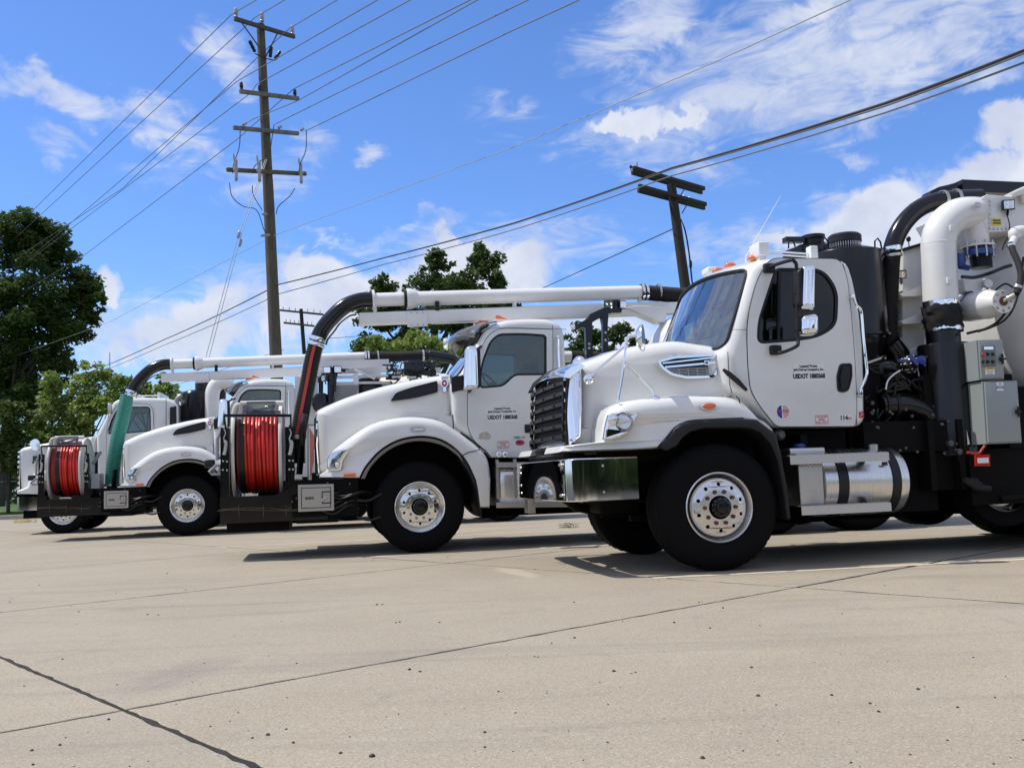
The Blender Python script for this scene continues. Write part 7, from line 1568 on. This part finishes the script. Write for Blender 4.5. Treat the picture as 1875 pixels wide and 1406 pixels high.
# dark double-arm pole on the right
D2=40.0
t2=Pd(1229,338,D2); b2_=Pd(1254,520,D2); d=b2_-t2; base2=b2_+d*((0-b2_.z)/d.z); ra=Pd(1297,345,D2+.9)-Pd(1160,325,D2-.9); ra=Pd(1297,345,D2+1.75)-Pd(1160,325,D2-1.75); ra.z=0; ra.normalize(); ry_=Vector((-ra.y,ra.x,0))
M2=Matrix(((ra.x,ry_.x,0,base2.x),(ra.y,ry_.y,0,base2.y),(0,0,1,0),(0,0,0,1))); M2i=M2.inverted(); PT=M2i@t2
def ax2(h): return Vector((PT.x*h/PT.z,PT.y*h/PT.z,h))
u2=thing('utility_pole','old dark leaning pole with doubled crossarms behind the nearest cab','utility pole',mat=M2); L2=(t2-base2).length
m=MB(); m.tube([ax2(-.3),ax2(PT.z*.5),PT],[.26,.225,.19],20); m.build('shaft','wood_dark',u2)
m2=D2/F; _c=M2.to_3x3()@Vector((1,0,0)); k2=1/(_c.x-(t2.x/t2.y)*_c.y)
def A2(px,c=1230): return (px-c)*m2*k2+PT.x*.97
h1=(M2i@Pd(1230,332,D2)).z; h2=(M2i@Pd(1232,362,D2)).z
for hh,x0,x1,x2,x3 in ((h1,1153,1288,1165,1299),(h2,1160,1288,1173,1301)):
    for yy,a,b in ((-.21,x0,x1),(.21,x2,x3)):
        yy+=ax2(hh).y; m=MB(); m.box((A2(a)+.1,yy-.06,hh-.08),(A2(b)-.1,yy+.06,hh+.08),.012); m.build('crossarm','wood_dark',u2)
m=MB()
for k in range(9):
    x=A2(1168)+k*(A2(1295)-A2(1168))/8; yq_=ax2(h1).y+.27; m.tube([(x,yq_,h1+.08),(x,yq_,h1+.24)],.02,6)
    if k in (0,7,8): m.lathe([(.05,0),(.06,.05),(.03,.12),(0,.13)],(x,yq_,h1+.2),(0,0,1),8)
m.tube([(A2(1158)+.1,yq_-.54,h1+.08),(A2(1158)+.1,yq_-.54,h1+.24)],.02,6); m.build('insulator_pins','wood_dark',u2)
for x in (1261,1272): insul(u2,A2(x),h2+.08,1.1,'sticker_white',.27+ax2(h2).y)
m=MB()
for s_,hh in ((1,h1),(-1,h2),(1,h2)): m.tube([ax2(hh)+Vector((s_*.75,-.3,-.05)),ax2(hh-.7)+Vector((s_*.12,-.26,0))],.022,6)
m.build('arm_brace','wood_dark',u2)
m=MB(); c0=M2i@Pd(1246,400,D2); 
for dx,r in ((0,.022),(.05,.016)): m.tube(spl([ax2(c0.z)+Vector((.2,-.1,0)),ax2(c0.z-.5)+Vector((.3+dx,-.15,0)),ax2(c0.z-1.4)+Vector((.36+dx,-.15,0)),ax2(c0.z-2.6)+Vector((.30+dx,-.15,0)),ax2(c0.z-5)+Vector((.28-dx,-.15,0))],5),r,6)
m.lathe([(.02,0),(.06,.05),(.06,.3),(.02,.36)],ax2(c0.z-2.1)+Vector((.34,-.15,0)),(.1,0,1),8); m.build('riser_cable','cable_black',u2)
# small far poles
def far_pole(label,px,top,bot,D,arms,lean=0):
    a=Pd(px,top,D); b=Pd(px+lean,bot,D); d=b-a; bs=b+d*((0-b.z)/d.z); o=thing('utility_pole',label,'utility pole',(bs.x,bs.y,0)); m=MB(); m.tube([Vector((0,0,-.2)),a-Vector((bs.x,bs.y,0))],[.2,.14],12); m.build('shaft','wood_dark',o)
    for (x0,x1,y0,y1,dd) in arms:
        p=Pd(x0,y0,D+dd)-Vector((bs.x,bs.y,0)); q=Pd(x1,y1,D-dd)-Vector((bs.x,bs.y,0)); m=MB(); m.obox(p,q,.12,.14)
        for k in range(7): c=p.lerp(q,(k+.5)/7); m.tube([c,c+Vector((0,0,.3))],.025,5)
        m.build('crossarm','wood_dark',o)
far_pole('small distant pole with two crossarms just right of the tall leaning pole',551,566,645,75,[(513,592,568,576,.5),(520,575,591,597,.4)],6)
far_pole('distant pole with two crossarms above the bushes left of the green hose',157,690,760,70,[(118,160,692,694,2),(118,160,706,709,2)],1)
a=Pd(201,645,60); b=Pd(201,800,60); m=MB(); m.tube([a,b],[.02,.035],6); tag(m.build('antenna_mast','cable_black'),'thin upright mast in the sky above the bushes, left of the green hose','mast')
# ================================================================ WIRES
def wire(label,pts,r=.014,mat='cable_grey',sag=0,nm='overhead_wire'):
    P=[Pd(*p) for p in pts]; out=[]
    for a,b in zip(P,P[1:]):
        n=14
        for k in range(n): t=k/n; q=a.lerp(b,t); q.z-=sag*4*t*(1-t)*(b-a).length/30; out.append(q)
    out.append(P[-1]); m=MB(); m.tube(out,r,6); return tag(m.build(nm,mat,fix=False),label,'wire','overhead wires strung across the sky')
wire('topmost grey wire from the left insulator of the tall pole',[(560,-60,20),(470,0,26),(424,27,29.5),(0,445,62),(-60,504,70)])
wire('grey wire passing over the very top of the tall pole',[(620,-55,20),(522,0,25),(466,33,29.5),(443,55,31),(0,462,62),(-60,520,70)])
wire('grey wire from the right insulator of the top crossarm',[(720,-60,18),(618,0,23),(531,52,28.5),(470,107,31),(225,345,44),(0,493,62),(-60,530,70)])
wire('wire on the left insulator of the second crossarm',[(790,-55,17),(692,0,21),(433,150,30),(20,502,62),(-40,550,70)],.013)
wire('wire on the middle insulator of the second crossarm',[(850,-55,16),(752,0,20),(470,155,30),(460,170,31),(30,495,60),(-40,545,70)],.013)
wire('wire on the right insulator of the second crossarm',[(960,-58,15),(862,0,19),(538,163,29.5),(435,255,33),(155,467,50),(0,560,62)],.013)
wire('upper of the wires that end at the left of the third crossarm',[(960,-45,15),(875,0,18),(545,185,28),(462,219,30),(440,232,30)],.012)
wire('wire that ends on the pole side of the third crossarm',[(1040,-35,14),(937,15,17),(620,170,26),(505,227,29.5)],.012)
wire('wire that ends at the right tip of the third crossarm',[(1150,-50,13),(1055,3,15),(937,57,18),(560,240,29)],.012)
wire('long thin pale wire crossing the middle of the sky to the upper right',[(1660,-50,9),(1558,0,10),(1300,118,13),(940,270,20),(505,430,29.7),(200,590,48),(0,662,62)],.008,'cable_pale')
wire('single thin wire running down left from the dark pole on the right',[(1231,420,39.8),(1000,525,58),(860,590,75)],.022,'cable_black')
wire('thin wire just below the thick cable bundle across the sky',[(1960,88,9),(1875,115,9.6),(1620,207,12),(1230,322,18),(940,421,24),(700,485,28),(511,538,29.8),(300,632,44),(140,697,62),(60,722,75)],.012,'cable_grey',.1)
for k,(dy,r_,mt) in enumerate(((0,.018,'cable_black'),(5,.012,'cable_grey'),(-2.2,.009,'cable_grey'))):
    lb=('thick black bundled cable sweeping across the whole sky','grey cable lashed just under the thick black bundle','thin pale messenger wire on top of the black cable bundle')[k]
    wire(lb,[(1960,58+dy,9),(1875,93+dy,9.5),(1620,190+dy,12),(1230,308+dy*.4,18),(940,409+dy*.2,24),(700,473,28),(510,521,29.7),(300,622,44),(140,690,62),(60,716,75)],r_,mt,.1,'overhead_cable')
wire('left of the two guy wires slanting down from the tall pole',[(487,290,29.8),(437,430,29),(378,650,28),(350,760,27)],.011,'galv',nm='guy_wire'); wire('right of the two guy wires slanting down from the tall pole',[(489,292,29.8),(442,430,29),(384,650,28),(356,760,27)],.011,'galv',nm='guy_wire')
wire('short low wire between the two hose elbows, behind the second truck hose',[(596,620,40),(640,617,44),(700,612,48)],.012,'cable_black'); wire('low wire crossing behind the third truck boom toward the tall pole',[(300,710,60),(360,694,50),(440,665,42),(520,640,36)],.01,'cable_grey')
m=MB()
for p in ((437,430,29),(440,445,29)): q=Pd(*p); m.lathe([(.02,-.12),(.05,-.08),(.05,.08),(.02,.12)],q,(.25,0,1),8)
tag(m.build('guy_insulator','ceramic'),'grey strain insulator halfway down the guy wires','insulator')
